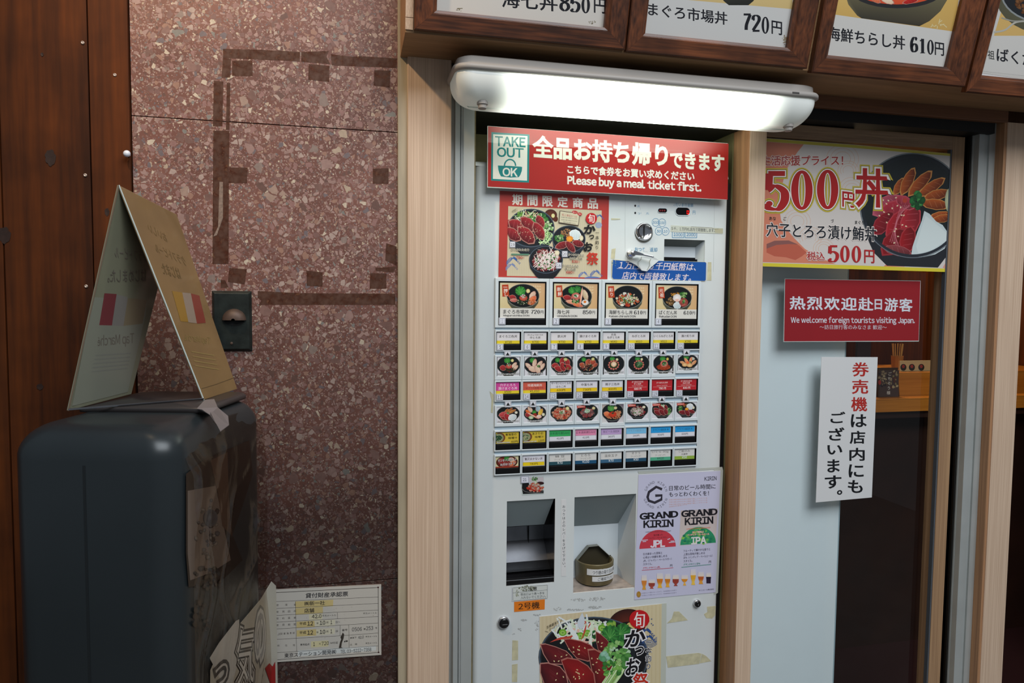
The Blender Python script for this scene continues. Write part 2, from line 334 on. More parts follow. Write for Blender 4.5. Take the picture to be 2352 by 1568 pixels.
def catmull(P, n=8):
    out = []
    for i in range(len(P)-1):
        p0 = P[max(i-1, 0)]; p1 = P[i]; p2 = P[i+1]; p3 = P[min(i+2, len(P)-1)]
        for j in range(n):
            t = j/n; out.append(tuple(0.5*(2*p1[k]+(p2[k]-p0[k])*t+(2*p0[k]-5*p1[k]+4*p2[k]-p3[k])*t*t+(3*p1[k]-p0[k]-3*p2[k]+p3[k])*t**3) for k in (0, 1)))
    out.append(tuple(P[-1])); return out
DIG = {  # heavy serif numerals: strokes in a 0..0.56 x 0..1 box (y down); thick where the pen runs downward
 '1': [[(0.30, 0.02), (0.30, 0.97)], [(0.30, 0.04), (0.22, 0.12), (0.10, 0.15)], '_', [(0.12, 0.97), (0.48, 0.97)]],
 '2': [[(0.08, 0.27), (0.10, 0.10), (0.27, 0.02), (0.45, 0.12), (0.46, 0.32), (0.30, 0.58), (0.07, 0.90)], 'B0.12,0.27', '=0.05,0.50,0.93'],
 '5': ['=0.10,0.48,0.06', [(0.11, 0.06), (0.10, 0.30), (0.09, 0.48)], [(0.09, 0.48), (0.26, 0.38), (0.46, 0.52), (0.47, 0.76), (0.33, 0.96), (0.12, 0.94), (0.07, 0.82)], 'B0.12,0.83'],
 '6': [[(0.44, 0.14), (0.36, 0.03), (0.22, 0.05), (0.10, 0.30), (0.08, 0.62), (0.14, 0.90), (0.28, 0.98), (0.44, 0.88), (0.47, 0.70), (0.42, 0.52), (0.28, 0.45), (0.14, 0.56), (0.10, 0.68)], 'B0.42,0.16'],
 '7': ['=0.06,0.52,0.07', [(0.49, 0.08), (0.34, 0.42), (0.24, 0.70), (0.22, 0.98)]],
 '8': [[(0.28, 0.46), (0.12, 0.34), (0.12, 0.14), (0.28, 0.02), (0.44, 0.14), (0.43, 0.34), (0.28, 0.46), (0.10, 0.58), (0.08, 0.82), (0.28, 0.98), (0.48, 0.82), (0.45, 0.60), (0.28, 0.46)]],
 '3': [[(0.10, 0.16), (0.26, 0.02), (0.44, 0.14), (0.42, 0.36), (0.22, 0.46), (0.46, 0.58), (0.46, 0.84), (0.26, 0.98), (0.08, 0.86)], 'B0.12,0.18', 'B0.11,0.84'],
}
class Ink:
    DZ = 2.5e-6
    def __init__(s, mp, n=(0, -1, 0), seed=1):
        s.mp = mp; s.n = Vector(n); s.V = []; s.F = []; s.C = []; s.k = 1; s.ox = s.oy = 0; s.s = 1.0; s.R = random.Random(seed); s.a = (1, 0, 0, 1)
    def crop(s, ox, oy, sc_): s.ox, s.oy, s.s = ox, oy, sc_; return s
    def raw(s, P, F, col, up_=True):
        n = len(s.V)
        off = s.n*(s.k*s.DZ)
        for x, y in P: s.V.append(s.mp(s.ox+x/s.s, s.oy+y/s.s)+off)
        s.F += [tuple(i+n for i in f) for f in F]
        if isinstance(col, str): col = hx(col)
        if isinstance(col, tuple): s.C += [col]*len(P)
        else: s.C += col
        s.k += 1
        return s
    def poly(s, P, col, **k): return s.raw(P, [tuple(range(len(P)))], col, **k)
    def rect(s, x0, y0, x1, y1, col, **k): return s.poly([(x0, y0), (x1, y0), (x1, y1), (x0, y1)], col, **k)
    def grad(s, P, cols): return s.raw(P, [tuple(range(len(P)))], [hx(c) for c in cols])
    def ell(s, cx, cy, rx, ry, col, col2=None, ang=0, n=28, wob=0.0, a0=0, a1=360, **k):
        if isinstance(col, str): col = hx(col)
        c2 = col if col2 is None else (hx(col2) if isinstance(col2, str) else col2)
        ca, sa = math.cos(math.radians(ang)), math.sin(math.radians(ang)); P = [(cx, cy)]; full = (a1-a0) >= 360
        m = n if full else n+1
        for i in range(m):
            a = math.radians(a0+(a1-a0)*i/n); q = 1+wob*(s.R.random()*2-1); x = rx*math.cos(a)*q; y = ry*math.sin(a)*q
            P.append((cx+x*ca-y*sa, cy+x*sa+y*ca))
        F = [(0, i+1, (i+1) % m+1) for i in range(n if full else n)]
        if not full: F = [(0, i+1, i+2) for i in range(n)]
        return s.raw(P, F, [col]+[c2]*m, **k)
    def ring(s, cx, cy, rx, ry, w, col, n=36, a0=0, a1=360, **k):
        P = []; F = []
        for i in range(n+1):
            a = math.radians(a0+(a1-a0)*i/n)
            P += [(cx+(rx-w/2)*math.cos(a), cy+(ry-w/2)*math.sin(a)), (cx+(rx+w/2)*math.cos(a), cy+(ry+w/2)*math.sin(a))]
        for i in range(n): F.append((2*i, 2*i+1, 2*i+3, 2*i+2))
        return s.raw(P, F, col, **k)
    def line(s, P, w, col, w2=None, taper=False, pen=None, **k):
        V = []; F = []; n = len(P)
        for i, p in enumerate(P):
            a = P[max(i-1, 0)]; b = P[min(i+1, n-1)]; dx, dy = b[0]-a[0], b[1]-a[1]; l = math.hypot(dx, dy) or 1
            ww = w if w2 is None else w+(w2-w)*i/max(1, n-1)
            if taper: ww *= max(0.08, math.sin(math.pi*i/max(1, n-1)))
            if pen: ww = pen[0]+pen[1]*abs(dy/l)
            V += [(p[0]-dy/l*ww/2, p[1]+dx/l*ww/2), (p[0]+dy/l*ww/2, p[1]-dx/l*ww/2)]
        for i in range(n-1): F.append((2*i, 2*i+1, 2*i+3, 2*i+2))
        return s.raw(V, F, col, **k)
    def frame(s, x0, y0, x1, y1, w, col):
        return s.line([(x0, y0), (x1, y0)], w, col, up_=False).line([(x1, y0), (x1, y1)], w, col, up_=False).line([(x1, y1), (x0, y1)], w, col, up_=False).line([(x0, y1), (x0, y0)], w, col)
    def text(s, st, xl, yl, xr, yr, h, col, off=0.0, outs=(), dx=0.0, slant=0.0, mirror=False):
        V, F = glyphs(st)
        if not V: return s
        x0 = min(v[0] for v in V); x1 = max(v[0] for v in V); y0 = min(v[1] for v in V); y1 = max(v[1] for v in V)
        vx, vy = xr-xl, yr-yl
        def put(V, F, c, sh=0.0):
            P = []
            for x, y in V:
                u = (x-x0)/(x1-x0)+sh; v = (y1-y)/(y1-y0)-0.5
                if mirror: u = 1-u
                P.append((xl+vx*u-slant*h*v, yl+vy*u+h*v))
            s.raw(P, F, c)
        x0 -= off; x1 += off; y0 -= off; y1 += off
        for o, c in outs:
            for b in bands(st, off+o, 8): put(*b, c)
        em = 1.0/(x1-x0)
        if off > 0.0075:
            for b in bands(st, off): put(*b, col, dx*em)
        if dx: put(V, F, col, -dx*em)
        put(V, F, col, dx*em); return s
    def vt(s, st, x0, y0, x1, y1, size, col, off=0.0, outs=(), dx=0.0):
        n = len(st)
        for i, ch in enumerate(st):
            if ch == ' ': continue
            t = i/max(1, n-1); cx = x0+(x1-x0)*t; cy = y0+(y1-y0)*t
            if ch in 'ー': ch = '|'
            sm = 0.5 if ch != '|' else glyph1('|')[5]/2
            def put(o, c, sh=0.0):
                V, F = glyphs(ch)
                for V, F in ([(V, F)]+(bands(ch, o) if o > 0.0075 else [])): s.raw([(cx+(x-sm+sh)*size, cy-(y-0.37)*size) for x, y in V], F, c)
            if ch in '。、': cx += size*0.62; cy -= size*0.5
            for o, c in outs: put(off+o, c)
            if dx: put(off, col, -dx)
            put(off, col, dx)
        return s
    def dig(s, st, xl, yl, xr, yr, h, col, ex=0.0, fit=None):
        # pen-drawn serif numerals; ex widens every stroke for outlines
        n = len(st); adv = 1.0/n; W = (xr-xl)*adv; kx = W/0.56*0.94
        for i, ch in enumerate(st):
            bx = xl+(xr-xl)*adv*i; by = yl+(yr-yl)*adv*(i+0.5)-h/2
            def T(p): return (bx+p[0]*kx, by+p[1]*h)
            e = ex
            if ch == '0':
                cx, cy = T((0.28, 0.5)); N = 40; P = []; F = []
                for j in range(N+1):
                    a = 2*math.pi*j/N; P += [(cx+(0.245*kx+e)*math.cos(a), cy+(0.50*h+e)*math.sin(a)), (cx+max(0.5, 0.085*kx-e)*math.cos(a), cy+max(0.5, 0.43*h-e)*math.sin(a))]
                for j in range(N): F.append((2*j, 2*j+1, 2*j+3, 2*j+2))
                s.raw(P, F, col); continue
            for g in DIG.get(ch, []):
                if g == '_': continue
                if isinstance(g, str) and g[0] == 'B':
                    x, y = map(float, g[1:].split(',')); x, y = T((x, y)); s.ell(x, y, 0.075*kx+e, 0.065*h+e, col, n=14)
                elif isinstance(g, str) and g[0] == '=':
                    a, b_, y = map(float, g[1:].split(',')); p, q = T((a, y-0.06)), T((b_, y+0.06)); s.rect(p[0]-e, p[1]-e, q[0]+e, q[1]+e, col)
                else:
                    P = [T(p) for p in g]; P = catmull(P, 7) if len(P) > 2 else P
                    s.line(P, 0, col, pen=(0.05*h+2*e, 0.16*kx if kx < h else 0.16*h))
        return s
    def build(s, name='printing', mat='ink', parent=None, **k):
        return mesh(name, s.V, s.F, M[mat], parent, cols=s.C, **k)
    # ---- food photographs
    def slice(s, x, y, l, w, ang, c1, c2, rim='c08a7c'):
        ca, sa = math.cos(math.radians(ang)), math.sin(math.radians(ang)); sh = [(-1, 0), (-0.75, -0.55), (-0.2, -0.95), (0.4, -0.85), (0.85, -0.4), (1, 0.1), (0.7, 0.7), (0.1, 0.95), (-0.6, 0.7)]
        def T(k): return [(x+(a*l*k)*ca-(b*w*k)*sa, y+(a*l*k)*sa+(b*w*k)*ca) for a, b in sh]
        s.poly(T(1.0), rim); P = T(0.88); n = len(P)
        s.raw(P, [tuple(range(n))], [hx(c1) if i < n//2 else hx(c2) for i in range(n)])
        for j in range(3):
            t0 = -0.5+0.45*j; a = (x+t0*l*ca*0.8+0.5*w*sa, y+t0*l*sa*0.8-0.5*w*ca); b = (x+(t0+0.25)*l*ca*0.8-0.5*w*sa, y+(t0+0.25)*l*sa*0.8+0.5*w*ca)
            s.line([a, b], w*0.035, mixh(c1, 'ffffff', 0.22), up_=(j == 2))
    def leaf(s, x, y, r, ang=-90, c1='3f9a3c', c2='1e6428'):
        P = [(x, y)]; N = 36
        for i in range(N):
            a = 2*math.pi*i/N; q = (1.0 if i % 2 else 0.86)*(0.72+0.28*math.cos(a)); P.append((x+q*r*math.cos(a+math.radians(ang))*1.05, y+q*r*math.sin(a+math.radians(ang))*1.0))
        s.raw(P, [(0, i+1, (i+1) % N+1) for i in range(N)], [hx(c1)]+[hx(c2) if i % 4 < 2 else hx(c1) for i in range(N)])
        for k in range(5):
            a = math.radians(ang-50+25*k); s.line([(x-0.2*r*math.cos(math.radians(ang)), y-0.2*r*math.sin(math.radians(ang))), (x+0.62*r*math.cos(a), y+0.62*r*math.sin(a))], r*0.03, '6fb85c', up_=(k == 4))
    def cluster(s, x, y, rx, ry, n, size, cols, w=0.35):
        for i in range(n):
            a = s.R.random()*6.283; q = math.sqrt(s.R.random()); c = s.R.choice(cols); z = size*(0.6+0.7*s.R.random())
            s.ell(x+rx*q*math.cos(a), y+ry*q*math.sin(a), z, z*(0.55+0.45*s.R.random()), c, mixh(c, '000000', w), ang=s.R.random()*180, n=7, wob=0.15, up_=(i % 6 == 5))
        s.k += 1
    def strands(s, x, y, rx, ry, n, w, cols, ln=0.7):
        for i in range(n):
            a = s.R.random()*6.283; q = math.sqrt(s.R.random())*0.8; cx = x+rx*q*math.cos(a); cy = y+ry*q*math.sin(a); b = s.R.random()*6.283; l = ln*min(rx, ry)*(0.5+s.R.random())
            m = (cx+l*0.3*math.cos(b+1.5)*(s.R.random()-0.5)*3, cy+l*0.3*math.sin(b+1.5)*(s.R.random()-0.5)*3)
            P = catmull([(cx-l*math.cos(b)/1.6, cy-l*math.sin(b)/1.6), m, (cx+l*math.cos(b)/1.6, cy+l*math.sin(b)/1.6)], 4)
            s.line(P, w, s.R.choice(cols), up_=(i % 5 == 4))
        s.k += 1
    def bowl(s, cx, cy, rx, ry, body=True, rim='2a2c2c', inside='14181a', outer='45463a', hl='8c8f88'):
        if body:
            P = [(cx-rx*math.cos(math.radians(a)), cy+ry*0.05+ry*1.0*math.sin(math.radians(a))*1.0) for a in range(0, 181, 12)]
            b = [(cx-rx, cy), (cx-rx*0.93, cy+ry*0.62), (cx-rx*0.62, cy+ry*1.15), (cx-rx*0.42, cy+ry*1.38), (cx+rx*0.42, cy+ry*1.38), (cx+rx*0.62, cy+ry*1.15), (cx+rx*0.93, cy+ry*0.62), (cx+rx, cy)]
            s.raw(b, [tuple(range(8))], [hx(outer), hx(outer)]+[hx(mixh(outer, '000000', 0.35))]*4+[hx(outer)]*2)
        s.ell(cx, cy, rx, ry, rim, rim, n=40); s.ring(cx, cy, rx*0.985, ry*0.985, rx*0.02, hl); s.ell(cx, cy, rx*0.95, ry*0.93, inside, mixh(inside, '000000', 0.3), n=40)
def mixh(a, b, f):
    a = a.lstrip('#'); b = b.lstrip('#'); return '%02x%02x%02x' % tuple(int(round(int(a[i:i+2], 16)*(1-f)+int(b[i:i+2], 16)*f)) for i in (0, 2, 4))
def food(k, cx, cy, rx, ry, items):
    """items: (kind, x, y, ...) in the unit circle of the bowl"""
    for it in items:
        t = it[0]; x = cx+it[1]*rx; y = cy+it[2]*ry; r = rx
        if t == 'L': k.leaf(x, y, it[3]*r, *(it[4:] or (-90,)))
        elif t == 'E': k.ell(x, y, it[3]*rx, it[4]*ry, it[5], it[6], wob=0.06, n=20)
        elif t == 'S': k.slice(x, y, it[3]*r, it[4]*r, it[5], it[6], it[7], *(it[8:]))
        elif t == 'N': k.cluster(x, y, it[3]*rx, it[4]*ry, it[5], it[6]*r, it[7])
        elif t == 'W': k.strands(x, y, it[3]*rx, it[4]*ry, it[5], it[6]*r, it[7])
        elif t == 'R':
            for i in range(12):
                a = 2*math.pi*i/12; k.ell(x+it[3]*rx*math.cos(a), y+it[3]*rx*0.85*math.sin(a), 0.12*r, 0.10*r, 'd88474', 'b85a4c', n=8, wob=0.1, up_=False)
            k.k += 1
GRN = ['3f9a3c', '2c7c34', '7cc05c', '1e5a28', 'b8dc9c']; TUNA = ('b43030', '84181c'); SALM = ('ee8a58', 'd8663a', 'f6c4a0'); RSTK = ('8c2026', '5c1016', 'b8867c')
WHT = ('ecd0b8', 'd8b49c', 'f6e6d8')

# ================================================================== the setting
YB, YS = -0.075, -0.055
ZT = 3.2
def vx(px, Y, py=900): return at(px, py, Y).x
def zz(px, py, Y): return at(px, py, Y).z
def st(name, mb, mats, parent=None, **k): return mb.build(name, mats, parent, kind='structure' if parent is None else None, **k)

fl = MB().box(-3, 4, -6, 3, -0.05, 0); st('floor', fl, M['floor'])
# dark stained plank wall on the left
xw = vx(302.5, YS, 300)
wl_ = empty('wall_left', (xw-0.5, -0.05, 1.5), kind='structure')
MB().box(xw-2.0, xw, -0.045, 0.1, 0, ZT).build('backing', M['black'], wl_)
edges = [xw-1.3, xw-1.02, vx(-215, YS, 300), vx(4, YS, 300), vx(210, YS, 300), xw+0.0]
for i in range(5):
    MB().box(edges[i]+0.0012, edges[i+1]-0.0012, -0.064+0.0007*(i % 2), -0.045, 0, ZT).build('plank', M['plank'], wl_, bevel=0.0012)
for px, py in ((264, 172), (196, 402), (190, 98), (198, 657)):
    p = at(px, py, -0.064); MB().disc_y(p.x, p.z, [(0.0032, -0.063), (0.0032, -0.0652), (0.0022, -0.0658), (0.0008, -0.0650)], n=12).build('screw', M['beige_metal'], wl_)
# knots of the pine boards: slightly sunken dark ovals
for px, py, rx, rz in ((116, 362, 0.011, 0.018), (97, 125, 0.003, 0.004), (10, 540, 0.013, 0.018), (246, 487, 0.005, 0.009), (92, 888, 0.007, 0.007)):
    p = at(px, py, -0.064); N = 20
    V = [(p.x, -0.0641, p.z)]+[(p.x+rx*math.cos(i*6.283/N)*(0.88+0.12*math.sin(i*2.3)), -0.0644, p.z+rz*math.sin(i*6.283/N)*(0.9+0.1*math.cos(i*1.7))) for i in range(N)]
    mesh('knot', V, [(0, i+1, (i+1) % N+1) for i in range(N)], mk('knot_wood', '2c160a', 0.6, noisy=0.3, nscale=120), wl_)
# terrazzo wall in three slabs with fine joints
xs1 = vx(914, YS, 900)
wb = empty('wall_back', ((xw+xs1)/2, -0.05, 1.5), kind='structure')
MB().box(xw, xs1+0.05, -0.045, 0.1, 0, ZT).build('backing', M['black'], wb)
zj1 = (zz(302, 272, YS)+zz(912, 298, YS))/2; zj2 = (zz(875, 1336, YS)+zz(640, 1345, YS))/2
zs = [0, zj2, zj1, ZT]
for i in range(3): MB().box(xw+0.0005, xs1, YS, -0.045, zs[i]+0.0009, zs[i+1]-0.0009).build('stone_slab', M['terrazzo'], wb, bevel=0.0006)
mt = bpy.data.materials.new('tape_ghost'); mt.use_nodes = True; t_ = mt.node_tree; t_.nodes.clear()
o_ = t_.nodes.new('ShaderNodeOutputMaterial'); a_ = t_.nodes.new('ShaderNodeBsdfTransparent'); b_ = t_.nodes.new('ShaderNodeBsdfPrincipled'); m_ = t_.nodes.new('ShaderNodeMixShader')
tc_ = t_.nodes.new('ShaderNodeTexCoord'); n_ = t_.nodes.new('ShaderNodeTexNoise'); n_.inputs['Scale'].default_value = 70; n_.inputs['Detail'].default_value = 5; r_ = t_.nodes.new('ShaderNodeMapRange')
r_.inputs[1].default_value = 0.35; r_.inputs[2].default_value = 0.65; r_.inputs[3].default_value = 0.1; r_.inputs[4].default_value = 0.55
a_.inputs[0].default_value = (0.78, 0.68, 0.62, 1); b_.inputs['Base Color'].default_value = hx('6a4a3c'); b_.inputs['Roughness'].default_value = 0.5
t_.links.new(tc_.outputs['Object'], n_.inputs[0]); t_.links.new(n_.outputs[0], r_.inputs[0]); t_.links.new(r_.outputs[0], m_.inputs[0]); t_.links.new(a_.outputs[0], m_.inputs[1]); t_.links.new(b_.outputs[0], m_.inputs[2]); t_.links.new(m_.outputs[0], o_.inputs[0])
def px_sheet(name, pts, Y, th, mat, parent=None, **k):
    a = [at(x, y, Y) for x, y in pts]; n = len(a); V = a+[v+Vector((0, th, 0)) for v in a]
    F = [tuple(range(n)), tuple(range(2*n-1, n-1, -1))]+[(i+n, (i+1) % n+n, (i+1) % n, i) for i in range(n)]
    return mesh(name, V, F, mat, parent, **k)
for q in ([(512, 112), (600, 114), (689, 119), (689, 141), (512, 133)], [(692, 119), (720, 118), (755, 117), (750, 130), (758, 147), (692, 142)], [(760, 124), (805, 130), (830, 129), (912, 134), (911, 156), (762, 150)],
          [(533, 139), (580, 139), (580, 175), (533, 174)], [(709, 147), (757, 151), (756, 188), (708, 183)], [(860, 161), (897, 162), (895, 201), (858, 196)],
          [(512, 133), (531, 135), (529, 178), (509, 178)], [(491, 185), (513, 187), (511, 290), (489, 290)], [(521, 190), (529, 190), (527, 298), (519, 298)],
          [(490, 300), (527, 300), (526, 380), (525, 606), (488, 606), (489, 420)], [(527, 384), (569, 385), (567, 421), (525, 420)], [(856, 387), (893, 386), (892, 422), (857, 422)],
          [(527, 615), (567, 618), (562, 653), (523, 647)], [(704, 621), (741, 625), (741, 658), (705, 656)], [(850, 627), (888, 628), (887, 663), (849, 663)], [(507, 643), (517, 643), (525, 660), (507, 661)],
          [(887, 558), (911, 566), (911, 610), (885, 598)], [(862, 615), (909, 612), (904, 626), (864, 622)], [(592, 668), (690, 673), (908, 674), (908, 700), (594, 700), (600, 690), (592, 684)]):
    px_sheet('tape_mark', q, YS-0.0003, 0.0002, mt, wb)
mg = mk('gummy_streak', '8c7668', 0.5, noisy=0.4, nscale=200)
px_sheet('glue_streak', [(504, 417), (512, 418), (512, 500), (498, 540), (490, 543), (501, 520)], YS-0.0006, 0.0003, mg, wb)

# upright strips and boards between the terrazzo and the machine
xa = vx(914, -0.066, 900); xb = vx(937, -0.066, 900)
st('trim_1', MB().box(xa, xb+0.004, -0.066, 0.05, 0, ZT), M['metal_strip'], bevel=0.001)
x0 = vx(936, YB, 800); x1 = vx(1034.5, YB, 800)
st('trim_2', MB().box(x0, x1, YB, 0.05, 0, ZT), M['board'], bevel=0.0015)
x2 = vx(1037, -0.045); x3 = vx(1086, -0.045)
b = MB()
ss = [x1, vx(1043, -0.045), vx(1054, -0.045), vx(1056.5, -0.045), vx(1061, -0.045), x3]
ys = [-0.030, -0.045, -0.038, -0.045, -0.047]
for i in range(5): b.box(ss[i], ss[i+1], ys[i], 0.05, 0, ZT)
st('trim_3', b, M['alu'])
x4 = vx(1089.5, -0.045)
st('trim_4', MB().box(x3, x4, -0.043, 0.05, 0, ZT), M['olive'])
# post between machine and door
xp0 = vx(1704.5, -0.06); xp1 = vx(1742, -0.06)
zal = zz(1689, 291.6, -0.045)
st('trim_5', MB().box(xp0, xp1, -0.06, 0.24, 0, ZT), M['board_shaded'], bevel=0.0015)
st('trim_6', MB().box(xp0+0.0015, xp1+0.0005, -0.0615, -0.06, 0, ZT), M['board'])
# alcove behind the machine
al = empty('wall_alcove', ((x4+xp0)/2, 0.2, 1.5), kind='structure')
MB().box(x4-0.05, xp0+0.0, 0.20, 0.24, 0, ZT).build('back_panel', M['alcove'], al)
MB().box(x4-0.03, x4-0.001, 0.05, 0.2, 0, ZT).build('side_panel', M['alcove'], al)
MB().box(xp0-0.004, xp0-0.0005, 0.012, 0.2, 0, ZT).build('side_panel', M['alcove'], al)
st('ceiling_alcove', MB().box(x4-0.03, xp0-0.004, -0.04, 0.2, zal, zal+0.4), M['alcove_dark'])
# leaning sign box above: its front tilts 14.6 degrees towards the street
TL = math.radians(14.6)
P0 = at(951.5, 69, -0.228); FU = Vector((0, -math.sin(TL), math.cos(TL))); FN = Vector((0, -math.cos(TL), -math.sin(TL)))
zu = (P0.z + zz(918, 134, -0.06))/2; P0.z = zu+0.002
xf0 = at(933, 40, -0.24).x
def fpt(x, u, d=0.0): return Vector((x, P0.y, P0.z)) + FU*u + FN*d
BK = -0.016
b = MB(); u1 = 0.95
fa = [fpt(xf0, 0, BK), fpt(3.2, 0, BK), fpt(3.2, u1, BK), fpt(xf0, u1, BK)]
for v in (fa[0], fa[1]): v.z = zu
ba = [Vector((xf0, -0.055, zu)), Vector((3.2, -0.055, zu)), Vector((3.2, -0.055, zu+0.92)), Vector((xf0, -0.055, zu+0.92))]
b.hexa(fa, ba); st('trim_7', b, M['fascia'], bevel=0.001)
uj = (at_pl(940, 38, P0, FN)-P0).dot(FU)
b = MB()
for a0, a1 in ((0.0, uj-0.0006), (uj+0.0006, u1)):
    b.hexa([fpt(xf0, a0, BK+0.004), fpt(P0.x-0.0015, a0, BK+0.004), fpt(P0.x-0.0015, a1, BK+0.004), fpt(xf0, a1, BK+0.004)], [fpt(xf0, a0, BK-0.001), fpt(P0.x-0.0015, a0, BK-0.001), fpt(P0.x-0.0015, a1, BK-0.001), fpt(xf0, a1, BK-0.001)])
st('trim_8', b, M['board'])
# header over the sliding door, with the dark track above the door
zh0 = zz(1900, 248, -0.058)
st('trim_9', MB().box(xp0, 3.2, -0.0605, -0.045, zh0, zu+0.05).box(x4, 3.2, -0.045, 0.24, zu-0.0, ZT), M['header'], bevel=0.001)
zdt = zz(1900, 291, 0.0)
st('trim_10', MB().box(xp1, vx(2224, 0.0), -0.045, 0.06, zdt+0.003, zu), M['black'])
# right door frame
q0 = vx(2222, -0.03); q1 = vx(2257, -0.03); q2 = vx(2284, -0.06); q3 = vx(2335, -0.06)
b = MB(); w_ = q1-q0
for a, c, y in ((0, 0.36, -0.030), (0.36, 0.62, -0.027), (0.62, 1.0, -0.032)): b.box(q0+w_*a, q0+w_*c, y, 0.06, 0, zu)
st('trim_11', b, M['alu'])
st('trim_12', MB().box(q1, q3, -0.058, 0.06, 0, zu), M['board_shaded'])
st('trim_13', MB().box(q2, q3, -0.0605, -0.058, 0, zu), M['board'])
st('trim_14', MB().box(vx(2192, 0.02), q0, 0.0, 0.06, 0, zu).box(vx(2196, 0.0), vx(2203, 0.0), -0.008, 0.0, 0, zu), M['alu_dark'])
st('trim_15', MB().box(vx(2207, -0.01), vx(2209.5, -0.01), -0.012, 0.0, 0, zu).box(vx(2213, -0.01), vx(2214.5, -0.01), -0.010, 0.0, 0, zu), M['alu'])
# sliding door
dr = empty('door_1', (vx(1950, 0.02), 0.02, 1.2), kind='structure')
s0 = vx(2163, 0.0); s1 = vx(2190, 0.0); zr1 = zz(1900, 291, 0.0); zr0 = zz(1900, 323, 0.0)
MB().box(s0, s1, 0.0, 0.045, 0.02, zr1).build('stile', M['door_wood'], dr, bevel=0.001)
MB().box(s0-0.0045, s0-0.0002, 0.002, 0.014, 0.05, zr0).build('gasket', mk('grey_gasket', '54585e', 0.4), dr)
MB().box(xp1+0.0005, s0, 0.0, 0.045, zr0, zr1).build('top_rail', M['rail_wood'], dr, bevel=0.001)
MB().box(xp1+0.0005, s0, 0.0, 0.045, 0.02, 0.12).build('bottom_rail', M['rail_wood'], dr)
MB().box(xp1+0.0005, s0-0.0003, 0.036, 0.041, 0.12, zr0).build('glass_pane', M['glass'], dr)
# second door behind, covered in frosted film
fx = vx(1928, 0.075, 1150)
d2 = empty('door_2', (fx-0.1, 0.08, 1.2), kind='structure')
MB().box(xp1+0.0005, fx, 0.075, 0.081, 0.02, zr1+0.02).build('frosted_pane', M['frost'], d2)
MB().box(fx-0.0005, fx+0.003, 0.0745, 0.0815, 0.02, zr1+0.02).build('edge_strip', mk('pane_edge', '9fb6be', 0.3), d2)
# the dining room behind the glass
RX0, RX1, RY1, RZ = xp1-0.005, 3.2, 2.6, 2.5
def wall(name, mb, m): return st(name, mb, m)
wall('wall_inner', MB().box(RX0, RX1, RY1, RY1+0.05, 0, RZ), M['inwall'])
wall('wall_right', MB().box(RX1, RX1+0.05, 0.06, RY1, 0, RZ), M['inwall'])
wall('wall_partition', MB().box(RX0-0.05, RX0, 0.241, RY1, 0, RZ), M['dark_wood'])
st('ceiling', MB().box(RX0, RX1+0.05, 0.06, RY1, RZ, RZ+0.05), M['dark_wood'])
MB().box(RX0, RX1, 0.06, RY1, 0.0005, 0.012).build('floor_inner', M['darkred'], None, kind='structure')
st('trim_16', MB().box(q3+0.9, RX1, -0.05, 0.06, 0, zu), M['dark_wood'])
p = at(2100, 1500, 1.0)
st('trim_17', MB().box(vx(1960, 1.0), vx(2300, 1.0), 1.0, 1.05, 0, zz(2060, 1465, 1.0)), M['darkred'])

# ================================================================== things
# menu frames hung on the leaning front
def fr_pt(x, y): return at_pl(x, y, P0, FN)
def menu_frame(label, ol, orr, il, ir, photo, words):
    """ol/orr outer lower corners, il/ir inner lower corners, in pixels"""
    a = fr_pt(*ol); b_ = fr_pt(*orr); c = fr_pt(*il); d = fr_pt(*ir)
    X0, X1 = a.x, b_.x; ub = (a-P0).dot(FU)*0.5+(b_-P0).dot(FU)*0.5; Xi0, Xi1 = c.x, d.x; ui = ((c-P0).dot(FU)+(d-P0).dot(FU))/2
    H = 0.58; uo1 = ub+H; ui1 = uo1-(ui-ub)
    root = empty('framed_menu', fpt((X0+X1)/2, ub, 0), label=label, cat='picture frame', group='wooden menu frames on the sign box')
    def rail(name, A, mat):
        # A: outer pair then inner pair (x,u), mitred, moulded: high outside, falling to the rebate
        o0, o1, i1, i0 = A
        V = []; prof = []
        def P(t, pt_o, pt_i, dd): return fpt(pt_o[0]+(pt_i[0]-pt_o[0])*t, pt_o[1]+(pt_i[1]-pt_o[1])*t, dd)
        for e in ((o0, i0), (o1, i1)):
            V += [P(0, e[0], e[1], BK+0.0005), P(0, e[0], e[1], 0.0), P(0.06, e[0], e[1], 0.0025), P(0.80, e[0], e[1], 0.0025), P(0.86, e[0], e[1], -0.001), P(1, e[0], e[1], -0.004), P(1, e[0], e[1], BK+0.0005)]
        n = 7; F = [(i, i+1, i+1+n, i+n) for i in range(n-1)]+[(n-1, 0, n, 2*n-1), tuple(range(n-1, -1, -1)), tuple(range(n, 2*n))]
        mesh(name, V, F, mat, root)
    g = 0.0004
    rail('bottom_rail', ((X0+g, ub), (X1-g, ub), (Xi1, ui), (Xi0, ui)), M['frame_h'])
    rail('left_rail', ((X0+g, ub+g), (X0+g, uo1), (Xi0, ui1), (Xi0, ui)), M['frame_v'])
    rail('right_rail', ((X1-g, ub+g), (X1-g, uo1), (Xi1, ui1), (Xi1, ui)), M['frame_v'])
    rail('top_rail', ((X0+g, uo1), (X1-g, uo1), (Xi1, ui1), (Xi0, ui1)), M['frame_h'])
    sh = [fpt(Xi0-0.004, ui-0.004, BK+0.003), fpt(Xi1+0.004, ui-0.004, BK+0.003), fpt(Xi1+0.004, ui1+0.004, BK+0.003), fpt(Xi0-0.004, ui1+0.004, BK+0.003)]
    she = MB().hexa(sh, [v-FN*0.002 for v in sh]).build('menu_sheet', M['paper'], root)
    pl = fpt(0, 0, BK+0.0033)
    k = Ink(lambda x, y: at_pl(x, y, pl, FN), FN, seed=len(label)); words(k); k.build('printing', 'ink', she)
    return root
